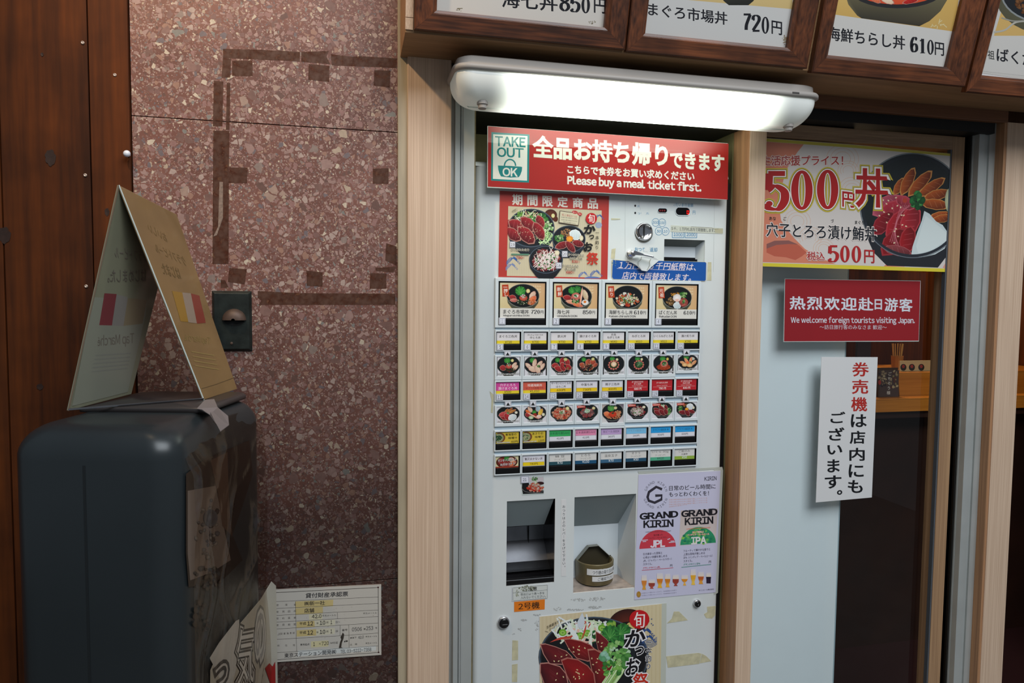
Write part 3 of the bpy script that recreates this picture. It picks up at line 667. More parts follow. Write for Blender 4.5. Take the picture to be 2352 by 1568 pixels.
KJ = dict(off=0.014, dx=0.012)
INK = '1c1c22'
def w1(k):
    k.poly([(1000, -60), (1402, -60), (1398, 67), (1000, 30)], 'd8d2ca')
    k.text('海七丼', 1152, -3, 1280, 7, 40, INK, **KJ)
    k.dig('850', 1286, 5, 1358, 13, 38, INK); k.text('円', 1364, 12, 1391, 15, 34, INK, **KJ)
    for cx, cy in ((1056, 22), (1361, 51)): k.cluster(cx, cy, 9, 4, 14, 1.5, ['a89c7c', '8c8468'])
def w2(k):
    k.poly([(1480, -60), (1822, -60), (1812, 114), (1478, 76)], 'd2d0cc')
    k.raw([(1484, -60), (1822, -60), (1820, 21), (1488, -8)], [(0, 1, 2, 3)], [hx('e0c488')]*2+[hx('d4b87c')]*2)
    k.crop(1500, 0, 3.92)
    k.bowl(770, -160, 210, 150, outer='3c3c34')
    k.text('まぐろ市場丼', -45, 80, 668, 168, 118, INK, **KJ)
    k.crop(0, 0, 1); k.dig('720', 1706, 48, 1769, 60, 39, INK); k.text('円', 1772, 62, 1796, 66, 31, INK, **KJ)
    k.cluster(1803, 95, 7, 14, 22, 2.0, ['b8a488', 'a89070', 'c8b89c'])
def w3(k):
    k.poly([(1928, -60), (2200, -60), (2180, 158), (1900, 128)], 'd4d0ca')
    k.crop(1752, 0, 3.92)
    k.raw([(715, -120), (1780, -120), (1725, 285), (640, 130)], [(0, 1, 2, 3)], [hx('dcb86c'), hx('d8b060'), hx('cca45c'), hx('d4ac60')])
    P = [(745, -40), (770, 40), (850, 140), (890, 165), (1410, 236), (1500, 190), (1600, 100), (1660, 0), (1660, -60), (745, -60)]
    k.raw(P, [tuple(range(10))], [hx(c) for c in ('6a6248', '6e664c', '4c4638', '3c382e', '3a342a', '4c4434', '5c5440', '6a6248', '6a6248', '6a6248')])
    k.ell(1210, -90, 420, 165, '15171a', '2c2a2c'); k.ell(1210, -100, 390, 140, 'e86a40', 'd8502c'); k.slice(1120, 5, 70, 30, 20, 'f0e0c8', 'e8c8a8'); k.slice(1330, 10, 80, 26, -15, 'c8241c', 'a41a18'); k.slice(1010, -5, 60, 26, 30, 'e8805c', 'd86840')
    k.strands(1560, 215, 120, 40, 8, 8, ['dccb98'], 0.6)
    k.text('海鮮ちらし丼', 585, 298, 1280, 388, 125, INK, **KJ)
    k.crop(0, 0, 1); k.dig('610', 2091, 101, 2147, 110, 34, INK); k.text('円', 2147, 111, 2168, 114, 30, INK, **KJ)
def w4(k):
    k.poly([(2312, -60), (2440, -60), (2440, 195), (2256, 168)], 'cdcac4')
    k.crop(1752, 0, 3.92); k.poly([(2215, -120), (2700, -120), (2700, 325), (2080, 325)], 'd4ae68')
    k.ell(2530, -60, 440, 360, '6c6850', '55523e'); k.ell(2540, -70, 390, 270, '15171a', '202226'); k.ring(2540, -70, 392, 272, 16, '8c9090'); k.cluster(2430, 30, 150, 110, 60, 34, ['8c5a30', 'b8844c', '70401c', 'd8b07c'])
    k.line(catmull([(2080, 290), (2180, 270), (2280, 200), (2420, 190)], 6), 16, 'b8b4a8'); k.line(catmull([(2150, 160), (2260, 190), (2400, 180)], 6), 12, '9c9a90')
    k.poly([(2075, 322), (2700, 322), (2700, 720), (1980, 640)], 'd2cec8')
    k.text('祖', 2025, 490, 2085, 498, 82, '30302c', off=0.01); k.text('ばくだん', 2105, 490, 2560, 560, 120, INK, **KJ)
menu_frame('walnut menu frame at the left end, its sheet priced 850', (951.5, 69), (1436, 113.5), (1003.8, 23.5), (1390, 62), None, w1)
menu_frame('walnut menu frame above the lamp, its sheet priced 720', (1438, 115), (1853, 161), (1484, 72.7), (1810, 112), None, w2)
menu_frame('walnut menu frame with a brown bowl pictured over the price 610', (1864, 163), (2216, 203), (1904.3, 125), (2176.7, 155), None, w3)
menu_frame('walnut menu frame cut off by the right edge of the photo', (2220.5, 204), (2600, 254), (2259.6, 167), (2560, 208), None, w4)

# fluorescent lamp under the sign box
lx0 = vx(1036, -0.16, 190); lx1 = vx(1864, -0.16, 235); lc = (lx0+lx1)/2; la = (lx1-lx0)/2; LY = -0.135; LBW = 0.075
zlb = zz(1450, 263, -0.17); zlip = zz(1450, 188, LY-LBW)
zbt = zz(1450, 157, LY-LBW+0.012)
lamp = empty('wall_lamp', (lc, LY, zu), label='long white fluorescent lamp glowing under the sign box', cat='lamp')
def rring(a, b_, r, z, n=6):
    P = []
    for sx, sy, s in ((1, 1, 0), (-1, 1, 1), (-1, -1, 2), (1, -1, 3)):
        for i in range(n+1):
            t = math.pi/2*(s+i/n); P.append((lc+sx*(a-r)+r*math.cos(t), LY+sy*(b_-r)+r*math.sin(t), z))
    return P
def loft(name, rings, mats, parent, capt=True, capb=True, **k):
    V = []; F = []; n = len(rings[0])
    for R in rings: V += R
    for j in range(len(rings)-1):
        for i in range(n): F.append((j*n+i, j*n+(i+1) % n, (j+1)*n+(i+1) % n, (j+1)*n+i))
    if capt: F.append(tuple(range(n-1, -1, -1)))
    if capb: F.append(tuple((len(rings)-1)*n+i for i in range(n)))
    return mesh(name, V, F, mats, parent, smooth=True, **k)
loft('base', [rring(la-0.016, LBW-0.018, 0.03, zbt), rring(la-0.010, LBW-0.012, 0.03, zbt-0.004), rring(la-0.009, LBW-0.011, 0.03, zlip+0.016), rring(la-0.002, LBW-0.003, 0.034, zlip+0.013), rring(la, LBW, 0.036, zlip+0.009), rring(la, LBW, 0.036, zlip+0.003), rring(la-0.004, LBW-0.004, 0.033, zlip)], M['lampwhite'], lamp)
for px in (1180, 1450, 1720): MB().box(vx(px, LY)-0.03, vx(px, LY)+0.03, LY+0.03, LY+0.06, zbt-0.001, zu-0.0003).build('bracket', M['black'], lamp)
hd = zlip-zlb; rr_ = []
for i in range(13):
    t = math.pi/2*i/12; ins = 0.040*(1-math.cos(t)); dz = (hd-0.0)*(math.sin(t)*0.72+0.28*i/12)
    rr_.append(rring(la-0.006-ins*0.9, LBW-0.007-ins*1.0, 0.033, zlip+0.0005-dz))
dif = loft('diffuser', rr_, M['lamp'], lamp)
for px in (1108, 1812):
    xk = vx(px, LY-0.03, 240); n = 16
    V = []; F = []
    for r, z in ((0.012, zlb+0.006), (0.012, zlb-0.001), (0.0095, zlb-0.003), (0.0092, zlb-0.009), (0.0075, zlb-0.0105)):
        V += [(xk+r*math.cos(6.283*i/n), LY-0.03+r*math.sin(6.283*i/n), z) for i in range(n)]
    for j in range(4): F += [(j*n+i, j*n+(i+1) % n, (j+1)*n+(i+1) % n, (j+1)*n+i) for i in range(n)]
    F.append(tuple(4*n+i for i in range(n))); mesh('knob', V, F, M['lampwhite'], lamp, smooth=False)
xk = vx(1828, LY-LBW, 212); MB().box(xk-0.009, xk+0.009, LY-LBW-0.0005, LY-LBW+0.004, zlip+0.005, zlip+0.009).build('clip', mk('clip_dark', '3a3634', 0.5), lamp)

# ---------------------------------------------------------------- ticket machine
mx0 = vx(1088.5, 0.0); mx1 = vx(1661, 0.0, 860); mzt = zz(1100, 369, 0.0); mzb = 0.03
tm = empty('ticket_machine', ((mx0+mx1)/2, 0.09, 0.0), label='white meal ticket machine full of buttons, set in the alcove under the lamp', cat='ticket machine')
def prect(x0, x1, yt, yb, Y=0.0):
    "pixel box -> world rectangle (X0, X1, Z0, Z1); x at mid height, y as (left, right) pairs or numbers"
    yt = yt if isinstance(yt, tuple) else (yt, yt); yb = yb if isinstance(yb, tuple) else (yb, yb)
    ym = (sum(yt)+sum(yb))/4
    return (vx(x0, Y, ym), vx(x1, Y, ym), (zz(x0, yb[0], Y)+zz(x1, yb[1], Y))/2, (zz(x0, yt[0], Y)+zz(x1, yt[1], Y))/2)
HB = prect(1525.3, 1618.5, (548.5, 552), (604, 606)); HT = prect(1163.5, 1274, (1151, 1145), (1346, 1337)); HC = prect(1318, 1459, (1142, 1133.5), (1361, 1350))
holes = [HB, HT, HC]
xl_, xr_ = mx0+0.014, mx1-0.007
b = MB()
X = sorted({xl_, xr_}|{h[0] for h in holes}|{h[1] for h in holes}); Z = sorted({mzb, mzt-0.012}|{h[2] for h in holes}|{h[3] for h in holes})
for i in range(len(X)-1):
    for j in range(len(Z)-1):
        cx, cz = (X[i]+X[i+1])/2, (Z[j]+Z[j+1])/2
        if any(h[0] < cx < h[1] and h[2] < cz < h[3] for h in holes): continue
        b.quad((X[i], 0, Z[j]), (X[i+1], 0, Z[j]), (X[i+1], 0, Z[j+1]), (X[i], 0, Z[j+1]))
for h in holes:  # return edges of the sheet metal
    x0_, x1_, z0_, z1_ = h; e = 0.003
    b.quad((x0_, 0, z0_), (x0_, e, z0_), (x0_, e, z1_), (x0_, 0, z1_)).quad((x1_, 0, z0_), (x1_, e, z0_), (x1_, e, z1_), (x1_, 0, z1_)).quad((x0_, 0, z1_), (x0_, e, z1_), (x1_, e, z1_), (x1_, 0, z1_)).quad((x0_, 0, z0_), (x0_, e, z0_), (x1_, e, z0_), (x1_, 0, z0_))
b.build('front_panel', M['white'], tm)
b = MB(); n = 8   # rounded corners, sides and top
for sx, xe, r in ((-1, mx0, 0.014), (1, mx1, 0.007)):
    pr = [(xe-sx*r+sx*r*math.sin(math.pi/2*i/n), r-r*math.cos(math.pi/2*i/n)) for i in range(n+1)]+[(xe, 0.16)]
    for i in range(len(pr)-1): b.quad((*pr[i], mzb), (*pr[i+1], mzb), (*pr[i+1], mzt-0.012), (*pr[i], mzt-0.012))
pt = [(0.012-0.012*math.cos(math.pi/2*i/n), mzt-0.012+0.012*math.sin(math.pi/2*i/n)) for i in range(n+1)]+[(0.16, mzt)]
for i in range(len(pt)-1): b.quad((mx0, pt[i][0], pt[i][1]), (mx1, pt[i][0], pt[i][1]), (mx1, pt[i+1][0], pt[i+1][1]), (mx0, pt[i+1][0], pt[i+1][1]))
b.quad((mx0, 0.16, mzb), (mx1, 0.16, mzb), (mx1, 0.16, mzt), (mx0, 0.16, mzt)).quad((mx0, 0, mzb), (mx1, 0, mzb), (mx1, 0.16, mzb), (mx0, 0.16, mzb))
b.quad((mx0, 0.0, mzt-0.012), (mx0+0.014, 0.0, mzt-0.012), (mx0+0.014, 0.16, mzt-0.012), (mx0, 0.16, mzt-0.012))
b.build('cabinet', M['white'], tm)
MB().box(mx0+0.01, mx1-0.01, 0.02, 0.15, 0.0, mzb).build('plinth', M['black'], tm)
MB().box(x4+0.0005, mx0-0.0005, 0.006, 0.03, 0.0, mzt).build('dark_gap_strip', M['black'], tm)  # black fill standing in for the dark of the narrow left gap
MB().box(mx1+0.001, xp0-0.0045, 0.016, 0.06, 0.0, mzt-0.02).build('dark_gap_strip', M['black'], tm)  # black strip painted as the shade in the gap between machine and post

# bank note slot
x0_, x1_, z0_, z1_ = HB; b = MB(); d = 0.028
zc = z1_-(z1_-z0_)*0.02
b.quad((x0_, 0.003, z1_), (x1_, 0.003, z1_), (x1_-0.012, d, z1_-0.016), (x0_-0.0, d, z1_-0.016), 1)
b.quad((x0_, d, z0_), (x1_-0.012, d, z0_), (x1_-0.012, d, z1_-0.016), (x0_, d, z1_-0.016), 0)
b.quad((x1_, 0.003, z0_), (x1_, 0.003, z1_), (x1_-0.012, d, z1_-0.016), (x1_-0.012, d, z0_), 2)
b.quad((x0_, 0.003, z0_), (x0_, 0.003, z1_), (x0_, d, z1_), (x0_, d, z0_), 1).quad((x0_, 0.003, z0_), (x1_, 0.003, z0_), (x1_, d, z0_), (x0_, d, z0_), 2)
b.box(x0_+0.0005, x1_-0.016, 0.008, d-0.001, z0_+0.001, z0_+0.012, 3).box(x0_+0.0005, x1_-0.022, 0.008, d-0.001, z0_+0.012, z0_+0.016, 3)
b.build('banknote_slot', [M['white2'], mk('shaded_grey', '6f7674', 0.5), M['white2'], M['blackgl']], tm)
# ticket outlet: sloped flap and steel chute
x0_, x1_, z0_, z1_ = HT; H = z1_-z0_; b = MB()
zf = z1_-H*0.375
b.quad((x0_, 0.003, z1_), (x1_-0.002, 0.003, z1_), (x1_-0.014, 0.050, zf), (x0_, 0.050, zf), 0)
b.quad((x1_, 0.003, z1_), (x1_, 0.003, z0_), (x1_, 0.12, z0_), (x1_, 0.12, z1_), 1).quad((x0_, 0.003, z1_), (x0_, 0.003, z0_), (x0_, 0.12, z0_), (x0_, 0.12, z1_), 1)
b.quad((x0_, 0.003, z1_+0.001), (x1_, 0.003, z1_+0.001), (x1_, 0.12, z1_+0.001), (x0_, 0.12, z1_+0.001), 1)
b.box(x0_, x1_, 0.052, 0.056, zf-0.002, zf+0.05, 1)
prof = [(0.115, zf+0.03), (0.115, z0_+H*0.56), (0.108, z0_+H*0.54), (0.104, z0_+H*0.36), (0.098, z0_+H*0.335), (0.06, z0_+H*0.17), (0.040, z0_+H*0.115), (0.034, z0_+H*0.10)]
for i in range(len(prof)-1): b.quad((x0_, *prof[i]), (x1_, *prof[i]), (x1_, *prof[i+1]), (x0_, *prof[i+1]), 2)
b.build('ticket_outlet', [M['greyplastic'], M['blackgl'], M['steel']], tm)
b = MB(); b.box(x0_, x1_, 0.002, 0.034, z0_+0.0005, z0_+H*0.085, 0).box(x0_, x1_, 0.0015, 0.004, z0_+H*0.055, z0_+H*0.065, 1); b.build('outlet_sill', [M['blackgl'], M['chrome']], tm, bevel=0.001)
xm_ = x0_+(x1_-x0_)*0.66; MB().box(xm_-0.0006, xm_+0.0006, 0.097, 0.104, z0_+H*0.33, zf+0.02).build('divider', M['black'], tm)
# change return
x0_, x1_, z0_, z1_ = HC; H = z1_-z0_; d = 0.075; b = MB(); xi = x1_-0.018
zf = z1_-H*0.42; zbk = z0_+H*0.165*0+0.0
b.quad((x0_, 0.003, z1_), (x1_, 0.003, z1_), (xi, d, zf+0.004), (x0_, d, zf+0.004), 0)
b.quad((x0_, d, z0_), (xi, d, z0_), (xi, d, zf+0.004), (x0_, d, zf+0.004), 1)
b.quad((x1_, 0.003, z0_), (x1_, 0.003, z1_), (xi, d, zf+0.004), (xi, d, z0_+0.008), 1)
b.quad((x0_, 0.003, z0_), (x0_, 0.003, z1_), (x0_, d, z1_), (x0_, d, z0_), 1)
b.quad((x0_, 0.003, z0_+0.0005), (x1_, 0.003, z0_+0.0005), (xi+0.002, d, z0_+0.008), (x0_, d, z0_+0.008), 2)
b.build('change_recess', [M['greyplastic'], M['white2'], M['beige_metal']], tm)
MB().box(x0_, x1_, 0.0025, 0.008, z0_-0.0, z0_+0.004).build('recess_sill', M['beige_metal'], tm)
# coin cup: D-shaped bowl with a gabled back plate
ccx = vx(1366, 0.055, 1320); cr = 0.051; cyb = 0.066; zr = zz(1369, 1296, 0.02); zb_ = z0_+0.007; N = 24
V = []; F = []
def dshape(r, z, f=1.0):
    P = []
    for i in range(N+1):
        a = math.pi*i/N; P.append((ccx+r*math.cos(a)*-1, cyb-(0.056*f)*math.sin(a)**0.8*(r/cr) if 0 < i < N else cyb, z))
    return P
rings = [dshape(cr*0.93, zb_), dshape(cr*0.97, zb_+0.003), dshape(cr, zr-0.001), dshape(cr, zr+0.001), dshape(cr-0.003, zr+0.0015), dshape(cr-0.0055, zr), dshape(cr-0.008, zb_+0.006)]
for R in rings: V += R
m_n = N+1
for j in range(len(rings)-1):
    for i in range(N): F.append((j*m_n+i, j*m_n+i+1, (j+1)*m_n+i+1, (j+1)*m_n+i))
F.append(tuple((len(rings)-1)*m_n+i for i in range(m_n))); F.append(tuple(range(m_n)))
cup = mesh('coin_cup', V, F, M['bronze'], tm, smooth=True)
zg = zz(1369, 1251, cyb)
pg = [(ccx-cr*1.0, zr-0.002), (ccx-cr*0.35, zg), (ccx+cr*0.18, zg+0.001), (ccx+cr*0.86, zr+0.003), (ccx+cr*0.97, zr+0.003), (ccx+cr*0.97, zb_+0.01), (ccx-cr*0.97, zb_+0.01)]
V = [(x, cyb+0.001, z) for x, z in pg]+[(x, cyb+0.004, z) for x, z in pg]; n = 7
mesh('back_plate', V, [tuple(range(n)), tuple(range(2*n-1, n-1, -1))]+[(i, (i+1) % n, (i+1) % n+n, i+n) for i in range(n)], mk('cup_back', '3c3626', 0.5), tm)
V = []; F = []   # bent roof strip of the cup
for i in range(3):
    for y in (cyb-0.012, cyb+0.001): V.append((pg[i+(0 if i < 3 else 0)][0], y, pg[i][1]+0.0012))
V += [(pg[3][0], cyb-0.012, pg[3][1]+0.0012), (pg[3][0], cyb+0.001, pg[3][1]+0.0012)]
V2 = [(a, b_, c-0.0012) for a, b_, c in V]
mesh('cup_hood', V+V2, [(0, 2, 3, 1), (2, 4, 5, 3), (4, 6, 7, 5), (8, 10, 11, 9), (10, 12, 13, 11), (12, 14, 15, 13), (0, 8, 10, 2), (2, 10, 12, 4), (4, 12, 14, 6)], mk('hood_grey', '76766c', 0.4), tm)
def cupmap(z0u, z1u):
    def f(u, v):
        a = math.pi*u; return Vector((ccx-(cr+0.0006)*math.cos(a), cyb-(0.0566)*max(0.0, math.sin(a))**0.8-0.0002, z0u+(z1u-z0u)*(1-v)))
    return f
def cup_label(a0, a1, za, zb2, txt, wear):
    f = cupmap(0, 1); V = []; F = []; n = 14
    for i in range(n+1):
        u = a0+(a1-a0)*i/n; p = f(u, 0.5); V += [(p.x, p.y, za), (p.x, p.y, zb2)]
    for i in range(n): F.append((2*i, 2*i+2, 2*i+3, 2*i+1))
    lb = mesh('label_strip', V, F, M['paper'], cup)
    g = cupmap(za, zb2); k = Ink(lambda u, v: g(a0+(a1-a0)*u, v)); k.DZ = 3e-5; k.k = 10
    k.text(txt, 0.20 if not wear else 0.16, 0.5, 0.88 if not wear else 0.97, 0.5, 0.62, '303034', off=0.006)
    if wear: k.rect(0.30, 0.0, 0.58, 0.42, 'dcdcdc'); k.rect(0.38, 0.55, 0.66, 0.95, 'dcdcdc')
    k.build('printing', 'ink_matte', lb)
za = zz(1369, 1306, 0.01); zb3 = zz(1369, 1321, 0.01); zc3 = zz(1369, 1323.5, 0.01); zd3 = zz(1369, 1336, 0.01)
cup_label(0.27, 0.86, zb3-0.001, za-0.002, 'つり銭の取り忘れ多発', True)
cup_label(0.36, 0.82, zd3, zc3-0.001, 'ご確認下さい', False)

# coin slot, return lever, displays, locks
p = at(1478.5, 532, 0.0); b = MB(); b.disc_y(p.x, p.z, [(0.0240, 0), (0.0240, -0.002), (0.0225, -0.004), (0.0205, -0.008), (0.0195, -0.0085), (0.0185, -0.0075), (0.0170, -0.0045), (0.0105, -0.0025), (0.001, -0.0022)], n=40)
cs_ = b.build('coin_slot', M['chrome'], tm, smooth=True)
MB().box(p.x-0.0011, p.x+0.0011, -0.0050, -0.0015, p.z-0.0125, p.z+0.0145).build('slit', M['black'], cs_)
MB().disc_y(p.x, p.z-0.003, [(0.0246, 0.0002), (0.0246, -0.0012)], n=32).build('slot_plate', mk('slot_ring', '86867c', 0.35, 0.7), tm)
p = at(1447, 583, 0.0); b = MB(); b.disc_y(p.x, p.z, [(0.0105, 0), (0.0105, -0.004), (0.009, -0.005), (0.0075, -0.006), (0.0075, -0.022), (0.006, -0.024)], n=28)
lv = b.build('return_lever', M['chrome'], tm, smooth=True)
q = at(1500, 590, -0.025); s_ = at(1455, 580, -0.022)
V = []
for P_, h, w2_ in ((s_, 0.0055, 0.004), ((s_*0.75+q*0.25), 0.0042, 0.0035), ((s_*0.5+q*0.5), 0.0022, 0.003), (q, 0.0018, 0.003)):
    V += [(P_.x, P_.y-w2_, P_.z-h), (P_.x, P_.y+w2_, P_.z-h), (P_.x, P_.y+w2_, P_.z+h), (P_.x, P_.y-w2_, P_.z+h)]
F = [(0, 1, 2, 3), (12, 15, 14, 13)]
for j in range(3):
    for i in range(4): F.append((4*j+i, 4*j+(i+1) % 4, 4*j+4+(i+1) % 4, 4*j+4+i))
mesh('lever_arm', V, F, M['chrome'], lv, bevel=0.0008)
def pill(name, cx, cy, wpx, hpx, rim=True):
    p = at(cx, cy, 0.0); a = wpx/960/2; h = hpx/960/2; N = 20; P = []
    for i in range(N):
        t = 2*math.pi*i/N; sx = 1 if math.cos(t) > 0 else -1; P.append((p.x+sx*(a-h)+h*math.cos(t), p.z+h*math.sin(t)))
    def outl(k): return [(p.x+(x-p.x)*k[0], z_) for x, z_ in [(x, p.z+(z-p.z)*k[1]) for x, z in P]]
    o = [(x, -0.0002, z) for x, z in outl((1.10, 1.18))]; i1 = [(x, -0.0016, z) for x, z in outl((1.06, 1.12))]; i2 = [(x, -0.0014, z) for x, z in P]; i3 = [(x, -0.0004, z) for x, z in outl((0.98, 0.97))]
    V = o+i1+i2+i3; F = []; ms = []
    for j in range(3):
        for i in range(N): F.append((j*N+i, j*N+(i+1) % N, (j+1)*N+(i+1) % N, (j+1)*N+i)); ms.append(0)
    F.append(tuple(3*N+i for i in range(N))); ms.append(1)
    return mesh(name, V, F, [M['white2'], M['window_black']], tm, mi=ms)
dp = pill('display', 1521.5, 483.5, 24, 10.5); dq = pill('display', 1568, 485.5, 38, 19)
b = MB()
for i, c in enumerate((0, 1, 2)):
    p = at(1516+5.2*i, 483.5, -0.0008); b.box(p.x-0.0019, p.x+0.0019, -0.0009, -0.0007, p.z-0.002, p.z+0.002)
b.build('led_text', M['led_dim'], dp)
b = MB(); p = at(1580, 487.5, -0.0012); a, h, t = 0.0026, 0.0043, 0.0009
for x_0, x_1, z_0, z_1 in ((-a, a, h-t, h), (-a, a, -h, -h+t), (-a, -a+t, 0.0003, h), (a-t, a, 0.0003, h), (-a, -a+t, -h, -0.0003), (a-t, a, -h, -0.0003)): b.box(p.x+x_0, p.x+x_1, -0.0012, -0.0009, p.z+z_0, p.z+z_1)
b.build('led_zero', M['red_led'], dq)
for px, py, r, kh in ((1156, 1428, 0.0155, 0), (1599.5, 1384, 0.0105, 1)):
    p = at(px, py, 0.0); b = MB(); b.disc_y(p.x, p.z, [(r, 0), (r, -0.004), (r*0.93, -0.007), (r*0.78, -0.008), (r*0.76, -0.006)], n=28, cap=False)
    lk = b.build('lock', M['chrome'], tm, smooth=True)
    MB().disc_y(p.x+0.0008, p.z-0.001, [(r*0.77, -0.003), (r*0.77, -0.0078), (r*0.65, -0.009)], n=24).build('cylinder_face', M['blackgl'], lk)
    if kh: MB().box(p.x+0.0004, p.x+0.0022, -0.0094, -0.0089, p.z-0.004, p.z+0.001).build('keyhole', M['chrome'], lk)
    else: MB().box(p.x-0.004, p.x+0.009, -0.0094, -0.0089, p.z-0.0035, p.z-0.0018).build('keyhole', M['chrome'], lk)

# ---------------------------------------------------------------- rows of buttons
def rmap(r, U, W, Y):
    return lambda u, v: Vector((r[0]+(r[1]-r[0])*u/U, Y, r[3]-(r[3]-r[2])*v/W))
def sub(r, U, W, a, b_, c, d):   # unit box u a..b, v c..d -> world rect
    return (r[0]+(r[1]-r[0])*a/U, r[0]+(r[1]-r[0])*b_/U, r[3]-(r[3]-r[2])*d/W, r[3]-(r[3]-r[2])*c/W)
def housing(name, r, w, mats, y1=-0.006, yr=-0.0022):
    b = MB(); e = 0.0009; x0, x1, z0, z1 = r; a0, a1, c0, c1 = w
    o = [(x0, -0.0006, z0), (x1, -0.0006, z0), (x1, -0.0006, z1), (x0, -0.0006, z1)]; m = [(x0+0.0003, y1+e, z0+0.0003), (x1-0.0003, y1+e, z0+0.0003), (x1-0.0003, y1+e, z1-0.0003), (x0+0.0003, y1+e, z1-0.0003)]
    t = [(x0+e, y1, z0+e), (x1-e, y1, z0+e), (x1-e, y1, z1-e), (x0+e, y1, z1-e)]; i = [(a0, y1, c0), (a1, y1, c0), (a1, y1, c1), (a0, y1, c1)]; k = [(a0+0.0005, yr, c0+0.0005), (a1-0.0005, yr, c0+0.0005), (a1-0.0005, yr, c1-0.0005), (a0+0.0005, yr, c1-0.0005)]
    for A, B, mm in ((o, m, 0), (m, t, 0), (t, i, 0), (i, k, 1)):
        for q in range(4): b.quad(A[q], A[(q+1) % 4], B[(q+1) % 4], B[q], mm)
    b.quad(*k, 1); return b.build(name, mats, tm)
pr_ = prect(1135, 1604, (638, 646), (1094, 1067))
MB().box(pr_[0]+0.002, pr_[1]-0.001, -0.0008, 0.0, pr_[2]+0.002, pr_[3]).build('button_panel', M['bluewhite'], tm)
MB().box(pr_[1]-0.0012, pr_[1]-0.0002, -0.0011, 0.0, pr_[2]+0.002, pr_[3]).build('panel_edge', M['black'], tm)
def row(xl, xr, yt, yb, n):
    X0 = at(xl, (yt[0]+yb[0])/2).x; X1 = at(xr, (yt[1]+yb[1])/2).x; z1 = (zz(xl, yt[0], 0)+zz(xr, yt[1], 0))/2; z0 = (zz(xl, yb[0], 0)+zz(xr, yb[1], 0))/2
    return [(X0+(X1-X0)*i/n, X0+(X1-X0)*(i+1)/n, z0, z1) for i in range(n)]
def tagbox(r, U, W, a, b_, c, d, num, par):
    s = sub(r, U, W, a, b_, c, d); t = MB().box(s[0], s[1], -0.0078, -0.0042, s[2], s[3]).build('number_tag', mk('tag', 'c8ccd8', 0.4) if 'tag' not in M else M['tag'], par, bevel=0.0004)
    k = Ink(rmap(r, U, W, -0.0078)); w_ = (b_-a)*0.07
    k.rect(a+w_, c+w_, b_-w_, d-w_, 'dfe2ee'); k.frame(a+w_*1.6, c+w_*1.6, b_-w_*1.6, d-w_*1.6, w_*0.5, '3c3c54')
    cx = (a+b_)/2; hw = (b_-a)*(0.12 if len(num) == 1 else 0.28); hw = hw*0.5 if num == '1' else hw
    k.text(num, cx-hw, (c+d)/2, cx+hw, (c+d)/2, (d-c)*0.55, '303040', off=0.008); k.C = k.C
    # the print belongs to the same little tag
    o = k.build('number_print', 'ink_matte', par); return t
M['tag'] = mk('tag_plastic', 'c8ccd8', 0.4)
HM = [M['white2'], M['blackgl']]
